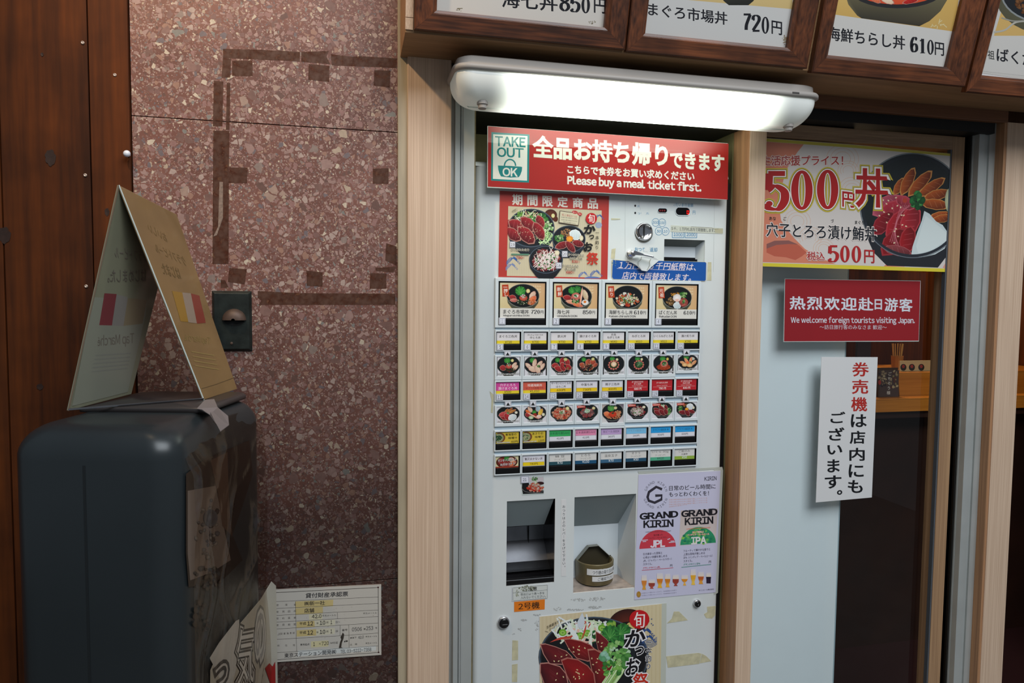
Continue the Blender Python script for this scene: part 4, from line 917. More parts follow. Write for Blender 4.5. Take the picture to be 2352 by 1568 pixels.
BIG = [
 ('まぐろ市場丼', 485, '720', 800, 'Maguroichiba DON', 490, '一押し', [('L', -0.18, -0.35, 0.46), ('E', 0.33, -0.52, 0.13, 0.2, 'f4e8b4', 'd8c07c'), ('S', 0.62, -0.1, 0.34, 0.20, -60, *WHT[:2]), ('S', 0.60, 0.35, 0.40, 0.22, -50, *SALM[:2]), ('S', -0.70, 0.10, 0.26, 0.18, 10, *TUNA), ('S', -0.60, 0.38, 0.30, 0.14, 0, 'd88a7c', 'b85048'), ('N', 0.05, 0.45, 0.50, 0.34, 90, 0.035, ['2c4a24', '48702c', 'e4e0c0', '1c2c18']), ('E', 0.02, 0.15, 0.27, 0.28, 'd8735c', 'b0402c'), ('N', 0.0, -0.02, 0.18, 0.16, 26, 0.04, ['f0e8e0', 'ffffff', '4c9048']), ('N', 0.55, 0.55, 0.30, 0.2, 16, 0.08, ['ee7a44', 'f4a87c'])]),
 ('海七丼', 250, '850', 782, 'Umishichi DON', 393, '新鮮', [('L', -0.28, -0.5, 0.36), ('L', 0.05, -0.6, 0.36, -80, '2c7c34', '1c5426'), ('S', 0.62, -0.2, 0.42, 0.2, 70, 'e4d4b4', 'c4ac84'), ('S', -0.62, 0.08, 0.32, 0.2, 5, *TUNA), ('S', -0.25, 0.52, 0.52, 0.17, 10, 'f0b090', 'd88468'), ('S', 0.1, 0.78, 0.4, 0.14, 10, *SALM[:2]), ('R', -0.03, -0.05, 0.20), ('E', -0.02, -0.1, 0.17, 0.16, 'f4f0e8', 'd8ccc0'), ('N', -0.02, -0.12, 0.10, 0.10, 14, 0.05, GRN), ('N', -0.05, 0.42, 0.22, 0.2, 26, 0.05, GRN), ('S', 0.33, 0.0, 0.72, 0.08, 97, 'f4dcc4', 'e8865c'), ('E', 0.62, 0.52, 0.25, 0.28, 'ffffff', 'd8d4cc'), ('E', 0.60, 0.47, 0.10, 0.12, 'f08c28', 'dc6c14')]),
 ('海鮮ちらし丼', 483, '610', 786, 'Kaisen chirashi DON', 543, '彩り', [('N', 0.0, 0.22, 0.80, 0.60, 90, 0.10, ['e8743c', 'f09468', 'd84c24', 'c4301c', 'f4d8b4', 'f0e8d0']), ('N', 0.0, 0.1, 0.6, 0.45, 40, 0.06, GRN+['e8743c']), ('W', 0.05, 0.0, 0.3, 0.3, 26, 0.018, ['f0ece0', 'b8dc9c', 'ffffff']), ('E', -0.22, -0.42, 0.14, 0.1, 'f0eee4', 'ccc8bc'), ('E', -0.38, 0.75, 0.14, 0.13, 'f4f0e4', 'd8d0bc')]),
 ('ばくだん丼', 376, '610', 793, 'Bakudan DON', 364, '元祖', [('N', -0.15, -0.32, 0.36, 0.24, 50, 0.05, ['e8a034', 'cc8424', 'f4bc54']), ('N', 0.45, -0.32, 0.28, 0.30, 36, 0.07, ['6cb050', '3c8434', 'b8dc8c']), ('N', -0.52, 0.35, 0.28, 0.40, 60, 0.06, ['a87c48', '7c5428', 'c8a068']), ('S', 0.0, 0.75, 0.30, 0.28, 0, 'dce4e4', 'b8c8cc', 'e8eeee'), ('E', 0.48, 0.42, 0.32, 0.44, 'c86458', '9c3c34'), ('N', 0.48, 0.40, 0.3, 0.4, 40, 0.05, ['d88474', 'b85a4c', 'a84438']), ('N', 0.50, 0.35, 0.14, 0.16, 16, 0.06, GRN), ('E', -0.02, -0.02, 0.30, 0.38, 'f8f4f0', 'd8d0cc'), ('E', 0.0, 0.22, 0.2, 0.16, 'f4b49c', 'ecd0c4')]),
]
for i, r in enumerate(row(1136, 1607.3, (638, 645.7), (752.4, 752.4), 4)):
    U, W = 1026, 945; name_, nw, pr, px0, rom, rw, flag, items = BIG[i]
    h = housing('menu_button', r, sub(r, U, W, 62, 968, 60, 895), HM)
    k = Ink(rmap(r, U, W, -0.0030), seed=11+i)
    k.rect(95, 90, 945, 762, 'e2dfd8'); k.raw([(95, 90), (945, 90), (945, 572), (95, 572)], [(0, 1, 2, 3)], [hx('e4d8b0'), hx('d8ac80'), hx('d8ac78'), hx('dccb98')])
    for j in range(10): k.ell(850-(j % 4)*42, 150+(j//4)*55, 20, 12, 'e4cca4', ang=j*40, n=10, up_=False)
    k.k += 1
    k.bowl(530, 335, 310, 228, outer='5c5c48'); food(k, 530, 345, 285, 200, items); k.ring(530, 335, 306, 224, 6, 'a8aca4', a0=10, a1=170)
    k.rect(95, 572, 945, 762, 'e2dfd8')
    k.poly([(130, 130), (248, 122), (268, 348), (142, 352)], 'bc4420'); k.vt(flag, 192, 175 if len(flag) == 3 else 200, 206, 310 if len(flag) == 3 else 290, 84, 'f4ece0', off=0.012)
    k.text(name_, 155, 638, 155+nw, 640, 84, INK, off=0.012, dx=0.01)
    k.dig(pr, px0-120, 640, px0+58, 640, 76, INK)
    k.text('円', px0+64, 645, px0+122, 645, 62, INK, off=0.012)
    k.text(rom, 160, 715, 160+rw, 716, 44, INK, off=0.022)
    k.build('card_print', 'ink', h)
    s = sub(r, U, W, 180, 948, 780, 872); MB().box(s[0], s[1], -0.0042, -0.0023, s[2], s[3]).build('push_bar', M['blackgl'], h, bevel=0.0003)
    tagbox(r, U, W, 70, 196, 755, 885, str(i+1), h)
YEL = 'e8d030'
LAB2 = [('まぐろ三色丼', '¥720'), ('びんちょうまぐろの|中とろ丼', '¥700'), ('鉄火丼', '¥700'), ('漬けまぐろ丼', '¥750'), ('月見|ねぎとろ丼', '¥640'), ('ねぎとろ丼', '¥610'), ('いくらねぎとろ丼', '¥910'), ('漬け炙り丼', '¥740')]
LAB4 = [('穴子とろろ|漬けまぐろ丼', '¥500', 'd84c9c'), ('特選海鮮丼|あさりの味噌汁付', '¥1,010', 'd8604c'), ('サーモンといくらの|はらこ丼', '630円', 'w'), ('中落ち丼', '730円', 'w'), ('親子三色丼', '800円', 'w'), ('かつおたたきの|手こね丼', '680 円', 'r'), ('かつおたたき丼', '780 円', 'r'), ('かつおたたきの|ねばとろ丼', '830 円', 'r')]
LAB6 = [('青海苔の|味噌汁', '60円', 's', 'Seaweed soup'), ('あさりの|味噌汁', '120円', 's', 'Littleneck clam soup'), ('日本酒冷酒SAKE', '410円', '38b060'), ('日本酒熱燗SAKE', '410円', 'e890b4'), ('缶ビール BEER', '360円', 'c4a4d4'), ('クラフトBEER 小', '200円', '7cc4ec'), ('クラフトBEER 中', '400円', '28a0e4'), ('クラフトBEER 大', '600円', '28a0e4')]
LAB7 = [('ランチパスポート|の方はコチラ', '', 'p'), ('贅沢まかない丼', '780円', 'w'), ('納 豆|（トッピング）', '¥70', '28505c'), ('とろろ|（トッピング）', '¥150', '1f5478'), ('温泉玉子', '¥70', '3c6888'), ('オクラ|（トッピング）', '¥50', '285470'), ('いくら 30g|（トッピング）', '¥410', '54b08c'), ('ご飯のみ|大盛券', '¥50', '94b444')]
def label_button(r, d, num, style):
    U, W = 512, 415
    h = housing('menu_button', r, sub(r, U, W, 22, 490, 34, 385), HM)
    k = Ink(rmap(r, U, W, -0.0030), seed=len(d[0])*7)
    nm = d[0].split('|'); pr = d[1]; c = d[2] if len(d) > 2 else ''
    def T(s, cx, y, w_, hh, col, off=0.014): k.text(s, cx-w_/2, y, cx+w_/2, y, hh, col, off=off)
    wof = lambda s, e: min(400, sum(e*(1.0 if ord(q) > 255 else 0.55) for q in s))
    if style == 2:
        k.rect(36, 52, 464, 262, 'e6e2e4'); k.rect(36, 203, 464, 262, YEL)
        if len(nm) == 2: T(nm[0], 250, 98, wof(nm[0], 33 if len(nm[0]) > 3 else 52), 32 if len(nm[0]) > 3 else 44, '3c3430'); T(nm[1], 250, 150, wof(nm[1], 50), 48, '3c3430')
        else: T(nm[0], 250, 125, wof(nm[0], 56), 52, '3c3430')
        T(pr, 255, 231, 130, 46, '5c4c14')
    elif style == 4:
        if c == 'w':
            k.rect(30, 45, 462, 258, 'c4c4c8'); k.rect(40, 53, 452, 180, 'e4e2ea'); k.frame(38, 52, 454, 254, 3, '5c5448'); k.rect(40, 180, 452, 250, 'f0c818'); k.line([(40, 180), (452, 180)], 3, '4c4430')
            if len(nm) == 2: T(nm[0], 250, 82, 380, 42, '34302c'); T(nm[1], 250, 145, 190, 46, '34302c')
            else: T(nm[0], 250, 118, wof(nm[0], 58), 52, '34302c')
            T(pr, 250, 216, 160, 44, '4c3c10', 0.012)
        elif c == 'r':
            k.rect(30, 38, 465, 262, 'bc242c'); k.line([(60, 190), (440, 186)], 3, 'f0d8d4')
            ly = 80
            for q, w_ in zip(nm, (235, 150)): T(q, 250, ly if len(nm) == 2 else 105, w_, 36, 'f4e4e0', 0.014); ly += 42
            T('Katsuo Tataki DON', 250, 160, 220, 18, 'f0d0cc', 0.01); T(pr, 258, 222, 150, 46, 'f6ece8', 0.014)
        else:
            k.rect(30, 45, 465, 262, c); k.rect(30, 205, 465, 262, YEL)
            if c == 'd84c9c': T(nm[0], 250, 95, 290, 52, 'fae8f4', 0.01); T(nm[1], 250, 160, 360, 58, 'fae8f4', 0.01)
            else: T(nm[0], 255, 110, 280, 52, 'f4e0d8', 0.012); T('『'+nm[1]+'』', 250, 165, 370, 44, '5c1c14', 0.006)
            T(pr, 250, 228, 130 if len(pr) < 5 else 180, 46, '5c4c14')
    elif style == 6:
        if c == 's':
            k.rect(38, 48, 470, 265, 'd8bc3c'); k.ell(95, 150, 118, 100, '5c3018', '7c4424', a0=-110, a1=125, n=30); k.ell(85, 152, 98, 82, 'a8ac80', '8c946c', n=28)
            k.cluster(85, 150, 62, 52, 70 if 'Sea' in d[3] else 30, 11, ['1c5434', '2c6c44', '184828'] if 'Sea' in d[3] else ['3c7c44', 'e4dcb8', 'b8a880', '1c5434'])
            k.rect(0, 48, 37, 265, '101010'); k.text(nm[0], 215, 95, 425, 92, 46, '241c08', off=0.01); k.text(nm[1], 270, 160, 440, 158, 46, '241c08', off=0.01)
            k.text(pr, 330, 235, 448, 233, 42, '241c08', off=0.008); k.text(d[3], 52, 248, 300, 242, 32, 'ffffff', off=0.02, outs=((0.06, '2c2810'),))
        else:
            k.rect(30, 30, 462, 262, 'b4b0b4'); k.rect(40, 40, 452, 165, c); k.rect(40, 165, 452, 250, 'e4e4ec'); k.frame(38, 38, 454, 252, 3, '5c5058'); k.line([(40, 165), (452, 165)], 3, '4c4450')
            dark = '1c2038' if c != '7cc4ec' else '7c94a4'
            T(nm[0], 245, 103, 385 if 'SAKE' in nm[0] else 330, 46, dark, 0.006); T(pr, 245, 207, 132, 42, '3c3840')
    else:
        if c == 'p':
            k.raw([(30, 40), (465, 40), (465, 268), (30, 268)], [(0, 1, 2, 3)], hx('e0d4a8')); k.ell(245, 155, 205, 125, '6c3820', '4c2010', n=36); k.ell(245, 150, 180, 108, '8c2c20', '702018', n=36)
            food(k, 245, 150, 180, 105, [('L', 0.0, -0.5, 0.4), ('S', 0.5, -0.3, 0.4, 0.3, 30, *WHT[:2]), ('S', -0.6, -0.1, 0.4, 0.28, 40, *TUNA), ('S', 0.55, 0.45, 0.5, 0.24, -30, *SALM[:2]), ('S', -0.1, 0.6, 0.5, 0.25, 0, *TUNA)])
            k.rect(30, 240, 465, 268, '9c3c28')
            T(nm[0], 262, 118, 350, 52, 'ffffff', 0.0) if False else k.text(nm[0], 75, 125, 430, 108, 50, 'f4f4f4', off=0.01, outs=((0.07, '141010'),))
            k.text(nm[1], 120, 205, 395, 190, 50, 'f4f4f4', off=0.01, outs=((0.07, '141010'),))
        elif c == 'w':
            k.rect(30, 40, 462, 262, 'c4c4c8'); k.rect(40, 48, 452, 180, 'e4e2ea'); k.frame(38, 46, 454, 254, 3, '5c5448'); k.rect(40, 180, 452, 250, 'f0d018'); k.line([(40, 180), (452, 180)], 3, '4c4430')
            T(nm[0], 245, 115, 350, 52, '44343c'); T(pr, 245, 214, 155, 44, '4c3c10', 0.01)
        else:
            k.rect(36, 40, 462, 262, 'dedcd8'); k.rect(36, 192, 462, 262, c)
            if len(nm) == 2: T(nm[0], 245, 88, wof(nm[0].replace(' ', '  '), 60), 50, '34302c', 0.006); T(nm[1], 245, 152, 210 if 'ト' in nm[1] else 140, 40, '44403c', 0.004 if 'ト' in nm[1] else 0.012)
            else: T(nm[0], 245, 118, 265, 56, '4c4844', 0.006)
            T(pr, 248, 218, 105 if len(pr) < 4 else 140, 52, 'e8eef0' if c != '54b08c' else '2c4c40', 0.012)
    k.build('label_print', 'ink', h)
    s = sub(r, U, W, 44 if num is None else 162, 466, 280, 370); MB().box(s[0], s[1], -0.0042, -0.0023, s[2], s[3]).build('push_bar', M['blackgl'], h, bevel=0.0003)
    if num: tagbox(r, U, W, 28, 156, 262, 385, num, h)
BW = lambda *a: list(a)
PH3 = [(BW(('L', -0.12, -0.5, 0.42), ('E', 0.38, -0.62, 0.15, 0.2, 'f0e8a8', 'd0c078'), ('S', 0.55, 0.0, 0.4, 0.2, -50, *WHT[:2]), ('S', 0.7, 0.3, 0.34, 0.18, -45, *WHT[:2]), ('S', -0.55, 0.3, 0.34, 0.3, 10, *TUNA), ('N', 0.15, 0.5, 0.5, 0.35, 60, 0.05, ['2c5028', '48702c', '883028']), ('E', 0.04, 0.1, 0.3, 0.3, 'dc6c5c', 'b03c30'), ('N', 0.04, -0.1, 0.2, 0.2, 22, 0.05, ['ffffff', '58a04c', 'f0e8e0'])), 'Maguro sansyoku DON', 0.0),
 (BW(('L', -0.3, -0.5, 0.38), ('S', -0.7, 0.1, 0.44, 0.22, 40, *WHT[:2]), ('S', -0.1, -0.2, 0.5, 0.24, -80, *WHT[:2]), ('S', 0.4, -0.1, 0.44, 0.22, -50, *WHT[:2]), ('S', 0.7, 0.2, 0.4, 0.2, -60, *WHT[:2]), ('S', -0.3, 0.5, 0.5, 0.3, 20, *WHT[:2]), ('S', 0.2, 0.55, 0.46, 0.3, 60, *WHT[:2]), ('N', 0.32, 0.15, 0.14, 0.14, 18, 0.05, GRN)), 'Chūtoro DON', 0.02),
 (BW(('L', -0.45, -0.5, 0.34), ('S', 0, -0.5, 0.4, 0.28, -70, *TUNA), ('S', 0.55, -0.35, 0.4, 0.28, 60, *TUNA), ('S', -0.7, 0.1, 0.4, 0.3, 0, *TUNA), ('S', -0.35, 0.5, 0.5, 0.3, 20, *TUNA), ('S', 0.1, 0.25, 0.5, 0.34, 70, *TUNA), ('S', 0.6, 0.3, 0.44, 0.3, 20, *TUNA), ('E', 0.35, -0.7, 0.2, 0.2, 'e0d498', 'b4b468'), ('N', 0.3, 0.12, 0.13, 0.15, 16, 0.05, ['1c2818', '2c4020']), ('E', 0.6, 0.45, 0.08, 0.08, '98b050', '6c8834')), 'Tekka DON', 0.06),
 (BW(('L', -0.45, -0.55, 0.32), ('S', 0, -0.3, 0.36, 0.3, -60, 'c45c3c', '8c2c1c'), ('S', 0.5, -0.3, 0.34, 0.3, 10, 'c45c3c', '8c2c1c'), ('S', -0.6, 0.1, 0.36, 0.3, 30, 'c45c3c', '8c2c1c'), ('S', 0.75, 0.1, 0.3, 0.2, -40, 'c45c3c', '8c2c1c'), ('N', -0.1, 0.35, 0.75, 0.5, 90, 0.05, ['b45038', 'd88458', '6c2014', 'f0d8a8']), ('N', 0.28, 0.15, 0.14, 0.16, 16, 0.05, ['1c2818', '2c5024']), ('E', 0.5, -0.7, 0.17, 0.2, 'e8dc98', 'bcb870')), 'Zuke maguro DON', 0.05),
 (BW(('L', -0.15, -0.6, 0.36), ('E', 0.35, -0.6, 0.14, 0.18, 'f0e8c0', 'd0c890'), ('R', 0.0, 0.1, 0.50), ('E', 0.0, 0.1, 0.46, 0.45, '3c4c2c', '283820'), ('E', 0.02, 0.0, 0.3, 0.36, 'f8ecd8', 'e0b080')), 'Tsukimi negitoro DON', 0.07),
 (BW(('L', -0.15, -0.6, 0.36), ('E', 0.3, -0.6, 0.13, 0.18, 'f0e8c0', 'd0c890'), ('R', 0.0, 0.12, 0.48), ('E', 0.0, 0.1, 0.44, 0.45, '2c4c2c', '203420'), ('N', 0.05, 0.05, 0.32, 0.36, 60, 0.05, GRN+['9cc0a0'])), 'Negitoro DON', 0.06),
 (BW(('L', -0.1, -0.5, 0.42), ('E', 0.42, -0.6, 0.14, 0.2, 'e8d474', 'c0ac48'), ('E', 0.0, 0.45, 0.75, 0.42, 'b84420', '8c2c14'), ('N', 0.0, 0.45, 0.75, 0.42, 100, 0.045, ['d8481c', 'b43414', 'f07038']), ('R', 0.05, 0.0, 0.32), ('N', 0.07, 0.0, 0.24, 0.26, 40, 0.05, GRN+['9cc0a0'])), 'Ikura negitoro DON', 0.06),
 (BW(('L', -0.2, -0.6, 0.4), ('S', 0.5, -0.5, 0.3, 0.2, 10, 'd0d8c8', 'a8b8a8'), ('S', -0.15, -0.1, 0.5, 0.2, 60, 'f0a878', 'e48c54'), ('S', 0.3, -0.15, 0.5, 0.18, -80, 'f0a878', 'e48c54'), ('S', 0.68, 0.15, 0.4, 0.2, -50, 'e8b080', 'd08850'), ('S', -0.6, 0.1, 0.34, 0.18, 20, 'e8b080', 'd08850'), ('E', -0.35, 0.45, 0.3, 0.3, 'f4d49c', 'dca060'), ('E', 0.2, 0.55, 0.32, 0.3, 'f4d49c', 'dca060'), ('E', -0.02, 0.1, 0.17, 0.18, 'f4804c', 'e05c2c'), ('N', 0.28, 0.05, 0.12, 0.14, 14, 0.05, GRN)), 'Zuke aburi DON', 0.0)]
PH5 = [(BW(('S', 0.1, -0.45, 0.5, 0.16, -50, 'c87c34', '9c5820'), ('S', 0.35, -0.35, 0.5, 0.16, -30, 'd08c40', 'a86424'), ('S', -0.2, -0.4, 0.4, 0.16, -60, 'c87c34', '9c5820'), ('E', 0.8, -0.2, 0.15, 0.2, 'f0ece0', 'd0c8b0'), ('S', -0.35, 0.25, 0.6, 0.5, 30, *TUNA), ('S', -0.5, 0.0, 0.5, 0.3, -20, 'd05050', 'a82c34'), ('S', -0.1, 0.4, 0.5, 0.3, 60, 'c03038', '8c1c20'), ('S', 0.42, 0.5, 0.46, 0.4, -30, 'e8ecec', 'c8d4d8', 'f4f4f4'), ('N', 0.0, -0.15, 0.12, 0.14, 18, 0.05, GRN)), 'Anago tororo zuke DON', 'w'),
 (BW(('S', -0.5, -0.6, 0.4, 0.24, 60, *WHT[:2]), ('S', 0.3, -0.7, 0.4, 0.3, 80, 'b8ccd4', '94acb8'), ('S', -0.7, -0.2, 0.4, 0.2, 50, 'f07c3c', 'd85820'), ('S', 0.55, -0.1, 0.5, 0.24, -70, 'f0cc58', 'd8a834'), ('E', 0.85, 0.2, 0.15, 0.24, 'f0ecc8', 'd0ccb0'), ('S', -0.75, 0.2, 0.3, 0.26, 40, *TUNA), ('L', -0.08, -0.1, 0.3), ('E', 0.0, 0.2, 0.2, 0.26, 'b03828', '8c2018'), ('S', -0.2, 0.35, 0.75, 0.09, 32, 'f8dcc8', 'e88c68'), ('S', 0.4, 0.5, 0.3, 0.24, 0, 'f4dcd0', 'e8bcb0'), ('E', -0.4, 0.6, 0.25, 0.26, 'e8e8d8', '8cb078')), 'Tokusen DON', 'w'),
 (BW(('N', 0, 0.1, 0.92, 0.85, 120, 0.16, ['f0906c', 'e87850', 'f4a888', 'd84828', 'f0b090']), ('N', 0, 0.1, 0.85, 0.8, 30, 0.09, ['d83420', 'f0503c']), ('W', 0.05, -0.05, 0.35, 0.35, 40, 0.02, ['f4f4e8', 'e0f0d0']), ('N', 0.0, 0.0, 0.2, 0.22, 26, 0.05, GRN), ('E', 0.62, -0.62, 0.19, 0.26, 'f0e8b4', 'd4c888')), '', ''),
 (BW(('N', 0, 0.15, 0.7, 0.65, 80, 0.14, ['c05048', 'a03434', 'd07468', '982c30']), ('W', 0.0, 0.1, 0.85, 0.7, 30, 0.012, ['7c9090', '5c7074']), ('N', -0.02, -0.1, 0.33, 0.3, 30, 0.05, GRN[:3]), ('W', 0.0, -0.15, 0.34, 0.36, 50, 0.022, ['f4f8f4', 'd8ecd8', '8cc08c']), ('E', 0.66, -0.55, 0.18, 0.22, 'e8dcb0', 'ccbc84')), '', 'k'),
 (BW(('L', -0.15, -0.45, 0.52, -90, '5aa048', '38783c'), ('E', 0.3, -0.6, 0.18, 0.2, 'e8dcb0', 'ccbc84'), ('S', -0.6, 0.2, 0.4, 0.3, 20, *SALM[:2]), ('N', 0.1, 0.5, 0.75, 0.4, 100, 0.07, ['ee8a58', 'f4a878', 'e87444']), ('N', 0.55, 0.1, 0.35, 0.35, 60, 0.07, ['f4ac7c', 'ee9060']), ('E', 0.02, 0.25, 0.4, 0.38, 'd84424', 'c0341c'), ('N', 0.02, 0.05, 0.15, 0.16, 18, 0.05, ['2c3828', '445c38'])), '', 'g'),
 (BW(('N', 0, 0.15, 0.8, 0.7, 100, 0.12, ['8c2026', 'a83034', '6c141c', '5c3030']), ('W', 0.0, 0.1, 0.8, 0.72, 90, 0.022, ['e8d8d0', 'f4ece8', 'd0a8a0']), ('N', 0, 0.1, 0.6, 0.6, 22, 0.06, GRN[:3]), ('E', 0.66, -0.5, 0.17, 0.2, 'f0ecd0', 'd8ccb0')), '', 'k'),
 (BW(('W', 0.0, -0.5, 0.5, 0.35, 60, 0.03, ['f0f0e0', 'c8e0b0', 'a8cc80']), ('N', 0.7, 0.2, 0.3, 0.6, 50, 0.07, ['8cc46c', 'b8e098', '3c8434']), ('S', -0.6, 0.0, 0.44, 0.24, 30, *RSTK), ('S', -0.1, -0.25, 0.46, 0.24, 50, *RSTK), ('S', 0.4, -0.35, 0.36, 0.2, 70, *RSTK), ('S', -0.5, 0.45, 0.5, 0.28, 30, *RSTK), ('S', 0.0, 0.4, 0.5, 0.3, 45, *RSTK), ('S', 0.4, 0.3, 0.4, 0.26, 70, *RSTK)), '', 'k'),
 (BW(('N', -0.1, -0.6, 0.3, 0.24, 50, 0.06, ['c07c40', 'd89858', '9c5c28']), ('S', 0.4, -0.4, 0.44, 0.4, 20, 'e8ecec', 'ccd4d8', 'f4f4f4'), ('N', -0.7, -0.1, 0.25, 0.4, 36, 0.08, ['6cb050', '3c8434', 'b8dc8c']), ('S', -0.4, 0.5, 0.5, 0.28, 10, *RSTK), ('S', 0.1, 0.55, 0.5, 0.28, 60, *RSTK), ('S', 0.6, 0.4, 0.4, 0.24, 20, *RSTK), ('E', 0.04, -0.02, 0.21, 0.22, 'f8b83c', 'e08c1c'), ('E', 0.8, -0.2, 0.12, 0.22, 'f0ecd0', 'd8ccb0')), '', 'k')]
def photo_button(r, d, dark, shift):
    U, W = 512, 455; items, cap, fl_ = d
    h = housing('photo_window', r, sub(r, U, W, 38, 480, 30, 390), [M['white2'], M['white2']], y1=-0.005, yr=-0.0035)
    k = Ink(rmap(r, U, W, -0.0038), seed=len(items)*13+len(cap)); k.rect(42, 34, 476, 386, 'dddce2')
    if dark and shift < 0.03: k.rect(455 if shift > 0.01 else 468, 34, 478, 386, '1c181c'); k.rect(42, 34, 50, 386, '1c181c')
    elif dark: k.rect(42 if shift > 0.065 else 442, 34, 64 if shift > 0.065 else 466, 386, '1c181c')
    cy = 190; o = '5c5a48' if dark else '1c1c20'
    if fl_ == 'g': k.raw([(42, 34), (476, 34), (476, 386), (42, 386)], [(0, 1, 2, 3)], [hx('b8a8a0'), hx('5c5060'), hx('dcd8dc'), hx('dcdcdc')]); o = '3c3448'
    P = [(45, cy-20), (60, cy+60), (150, cy+165), (175, cy+192), (345, cy+192), (375, cy+165), (460, cy+60), (475, cy-20)]
    k.raw(P, [tuple(range(8))], [hx(o)]*2+[hx(mixh(o, '000000', 0.4))]*4+[hx(o)]*2)
    P = [(max(44, min(474, 258+222*math.cos(a*math.pi/20))), max(36, cy-8+172*math.sin(a*math.pi/20))) for a in range(40)]
    k.poly(P, '8c8f88'); P2 = [(258+(x-258)*0.97, cy-8+(y-cy+8)*0.965) for x, y in P]; k.poly(P2, '14181a')
    food(k, 258, cy, 190, 145, items)
    # keep the picture inside its window
    if fl_ == 'k': k.poly([(50, 50), (215, 44), (220, 95), (58, 102)], 'cc3c28'); k.text('期間限定', 68, 76, 205, 70, 32, 'f4dcd4', off=0.006)
    if cap: k.text(cap, 258-min(200, len(cap)*13), 350, 258+min(200, len(cap)*13), 350, 38, 'f4f4f4', off=0.02, outs=((0.09, '242420'),))
    for i, v in enumerate(k.V): k.V[i] = Vector((min(max(v.x, h_w[0]), h_w[1]), v.y, min(max(v.z, h_w[2]), h_w[3])))
    k.build('photo_print', 'ink', h)
for i, r in enumerate(row(1136, 1606.5, (757, 757), (807.1, 804.5), 8)): label_button(r, LAB2[i], str(5+i), 2)
for i, r in enumerate(row(1135.5, 1605.5, (814.8, 811.5), (869.7, 866.6), 8)):
    if i == 7: r = (r[0], r[1], r[2]+0.009, r[3])
    h_w = sub(r, 512, 455, 42, 476, 34, 388); photo_button(r, PH3[i], True, PH3[i][2])
for i, r in enumerate(row(1135, 1603, (872.7, 864.8), (923, 910.3), 8)): label_button(r, LAB4[i], str(13+i), 4)
for i, r in enumerate(row(1135, 1602, (930.2, 919.3), (980.5, 963.5), 8)):
    if i == 4: r = (r[0], r[1], r[2]-0.008, r[3])
    h_w = sub(r, 512, 455, 42, 476, 34, 388); photo_button(r, PH5[i], False, 0)
for i, r in enumerate(row(1134, 1600, (987.6, 971.5), (1036.9, 1017), 8)): label_button(r, LAB6[i], None, 6)
for i, r in enumerate(row(1134, 1599, (1043.3, 1024.2), (1093.8, 1066.6), 8)): label_button(r, LAB7[i], None, 7)
for px, py in ((1166, 812.5), (1228.4, 812.3), (1290.2, 811.5), (1350.2, 811.8), (1411, 810.5), (1467.5, 811.5), (1523.3, 809.8), (1577.2, 809.4),
               (1167, 927.7), (1224.2, 927.2), (1290.2, 926), (1347.8, 923), (1407.8, 923), (1464.5, 919.4), (1520.5, 917), (1575.6, 915.8)):
    Y = -0.0068; a = 7.4
    s = px_sheet('arrow_sticker', [(px-a, py-a), (px+a, py-a), (px+a, py+a), (px-a, py+a)], Y, 0.0005, M['tag'], tm)
    k = Ink(lambda x, y: at(x, y, Y)); k.crop(px, py, 1); k.rect(-a+0.7, -a+0.7, a-0.7, a-0.7, 'dcdee6'); k.frame(-a+1.4, -a+1.4, a-1.4, a-1.4, 0.55, '30303c'); k.poly([(-4.6, 3.8), (0, -4.0), (4.6, 3.8)], '141418'); k.build('arrow_print', 'ink_matte', s)
def pink(Y, seed=1): return Ink(lambda x, y: at(x, y, Y), seed=seed)

# photograph 21 below the buttons (a sticker of the machine)
s = px_sheet('photo_sticker', [(1197, 1098), (1249, 1093), (1249, 1134), (1199, 1137)], -0.0006, 0.0005, M['clear_edge'], tm)
k = pink(-0.0007, 5).crop(1120, 970, 8.254)
k.raw([(790, 1040), (1060, 1030), (1060, 1140), (660, 1160), (660, 1140)], [(0, 1, 2, 3, 4)], hx('c8c0c4'))
k.poly([(655, 1150), (780, 1140), (800, 1250), (1065, 1290), (1062, 1340), (670, 1356), (650, 1250)], '141214'); k.ell(1000, 1150, 70, 30, '3c1818', '2c1010')
k.cluster(900, 1240, 150, 75, 70, 24, ['e04024', 'f0704c', 'f4a890', 'd82c18', 'f0c4b0']); k.cluster(895, 1180, 80, 60, 40, 18, ['f0a890', 'e8dcc8', 'e05c44']); k.strands(890, 1120, 60, 50, 30, 4, ['e8ecd8', 'c0dcb0']); k.cluster(893, 1065, 55, 38, 40, 10, GRN)
k.line(catmull([(655, 1255), (720, 1310), (900, 1330), (1063, 1310)], 5), 6, '8c8c8c')
k.build('photo_print', 'ink', s)
s = px_sheet('number_sticker', [(1196.5, 1093.8), (1215, 1093), (1215.5, 1108.5), (1196.5, 1109.5)], -0.003, 0.002, M['tag'], tm)
k = pink(-0.0031).crop(1120, 970, 8.254); k.rect(640, 1028, 775, 1140, 'dcdeea'); k.frame(638, 1026, 778, 1142, 4, '30304c'); k.text('21', 668, 1084, 738, 1082, 56, '2c2c3c', off=0.01); k.build('number_print', 'ink_matte', s)

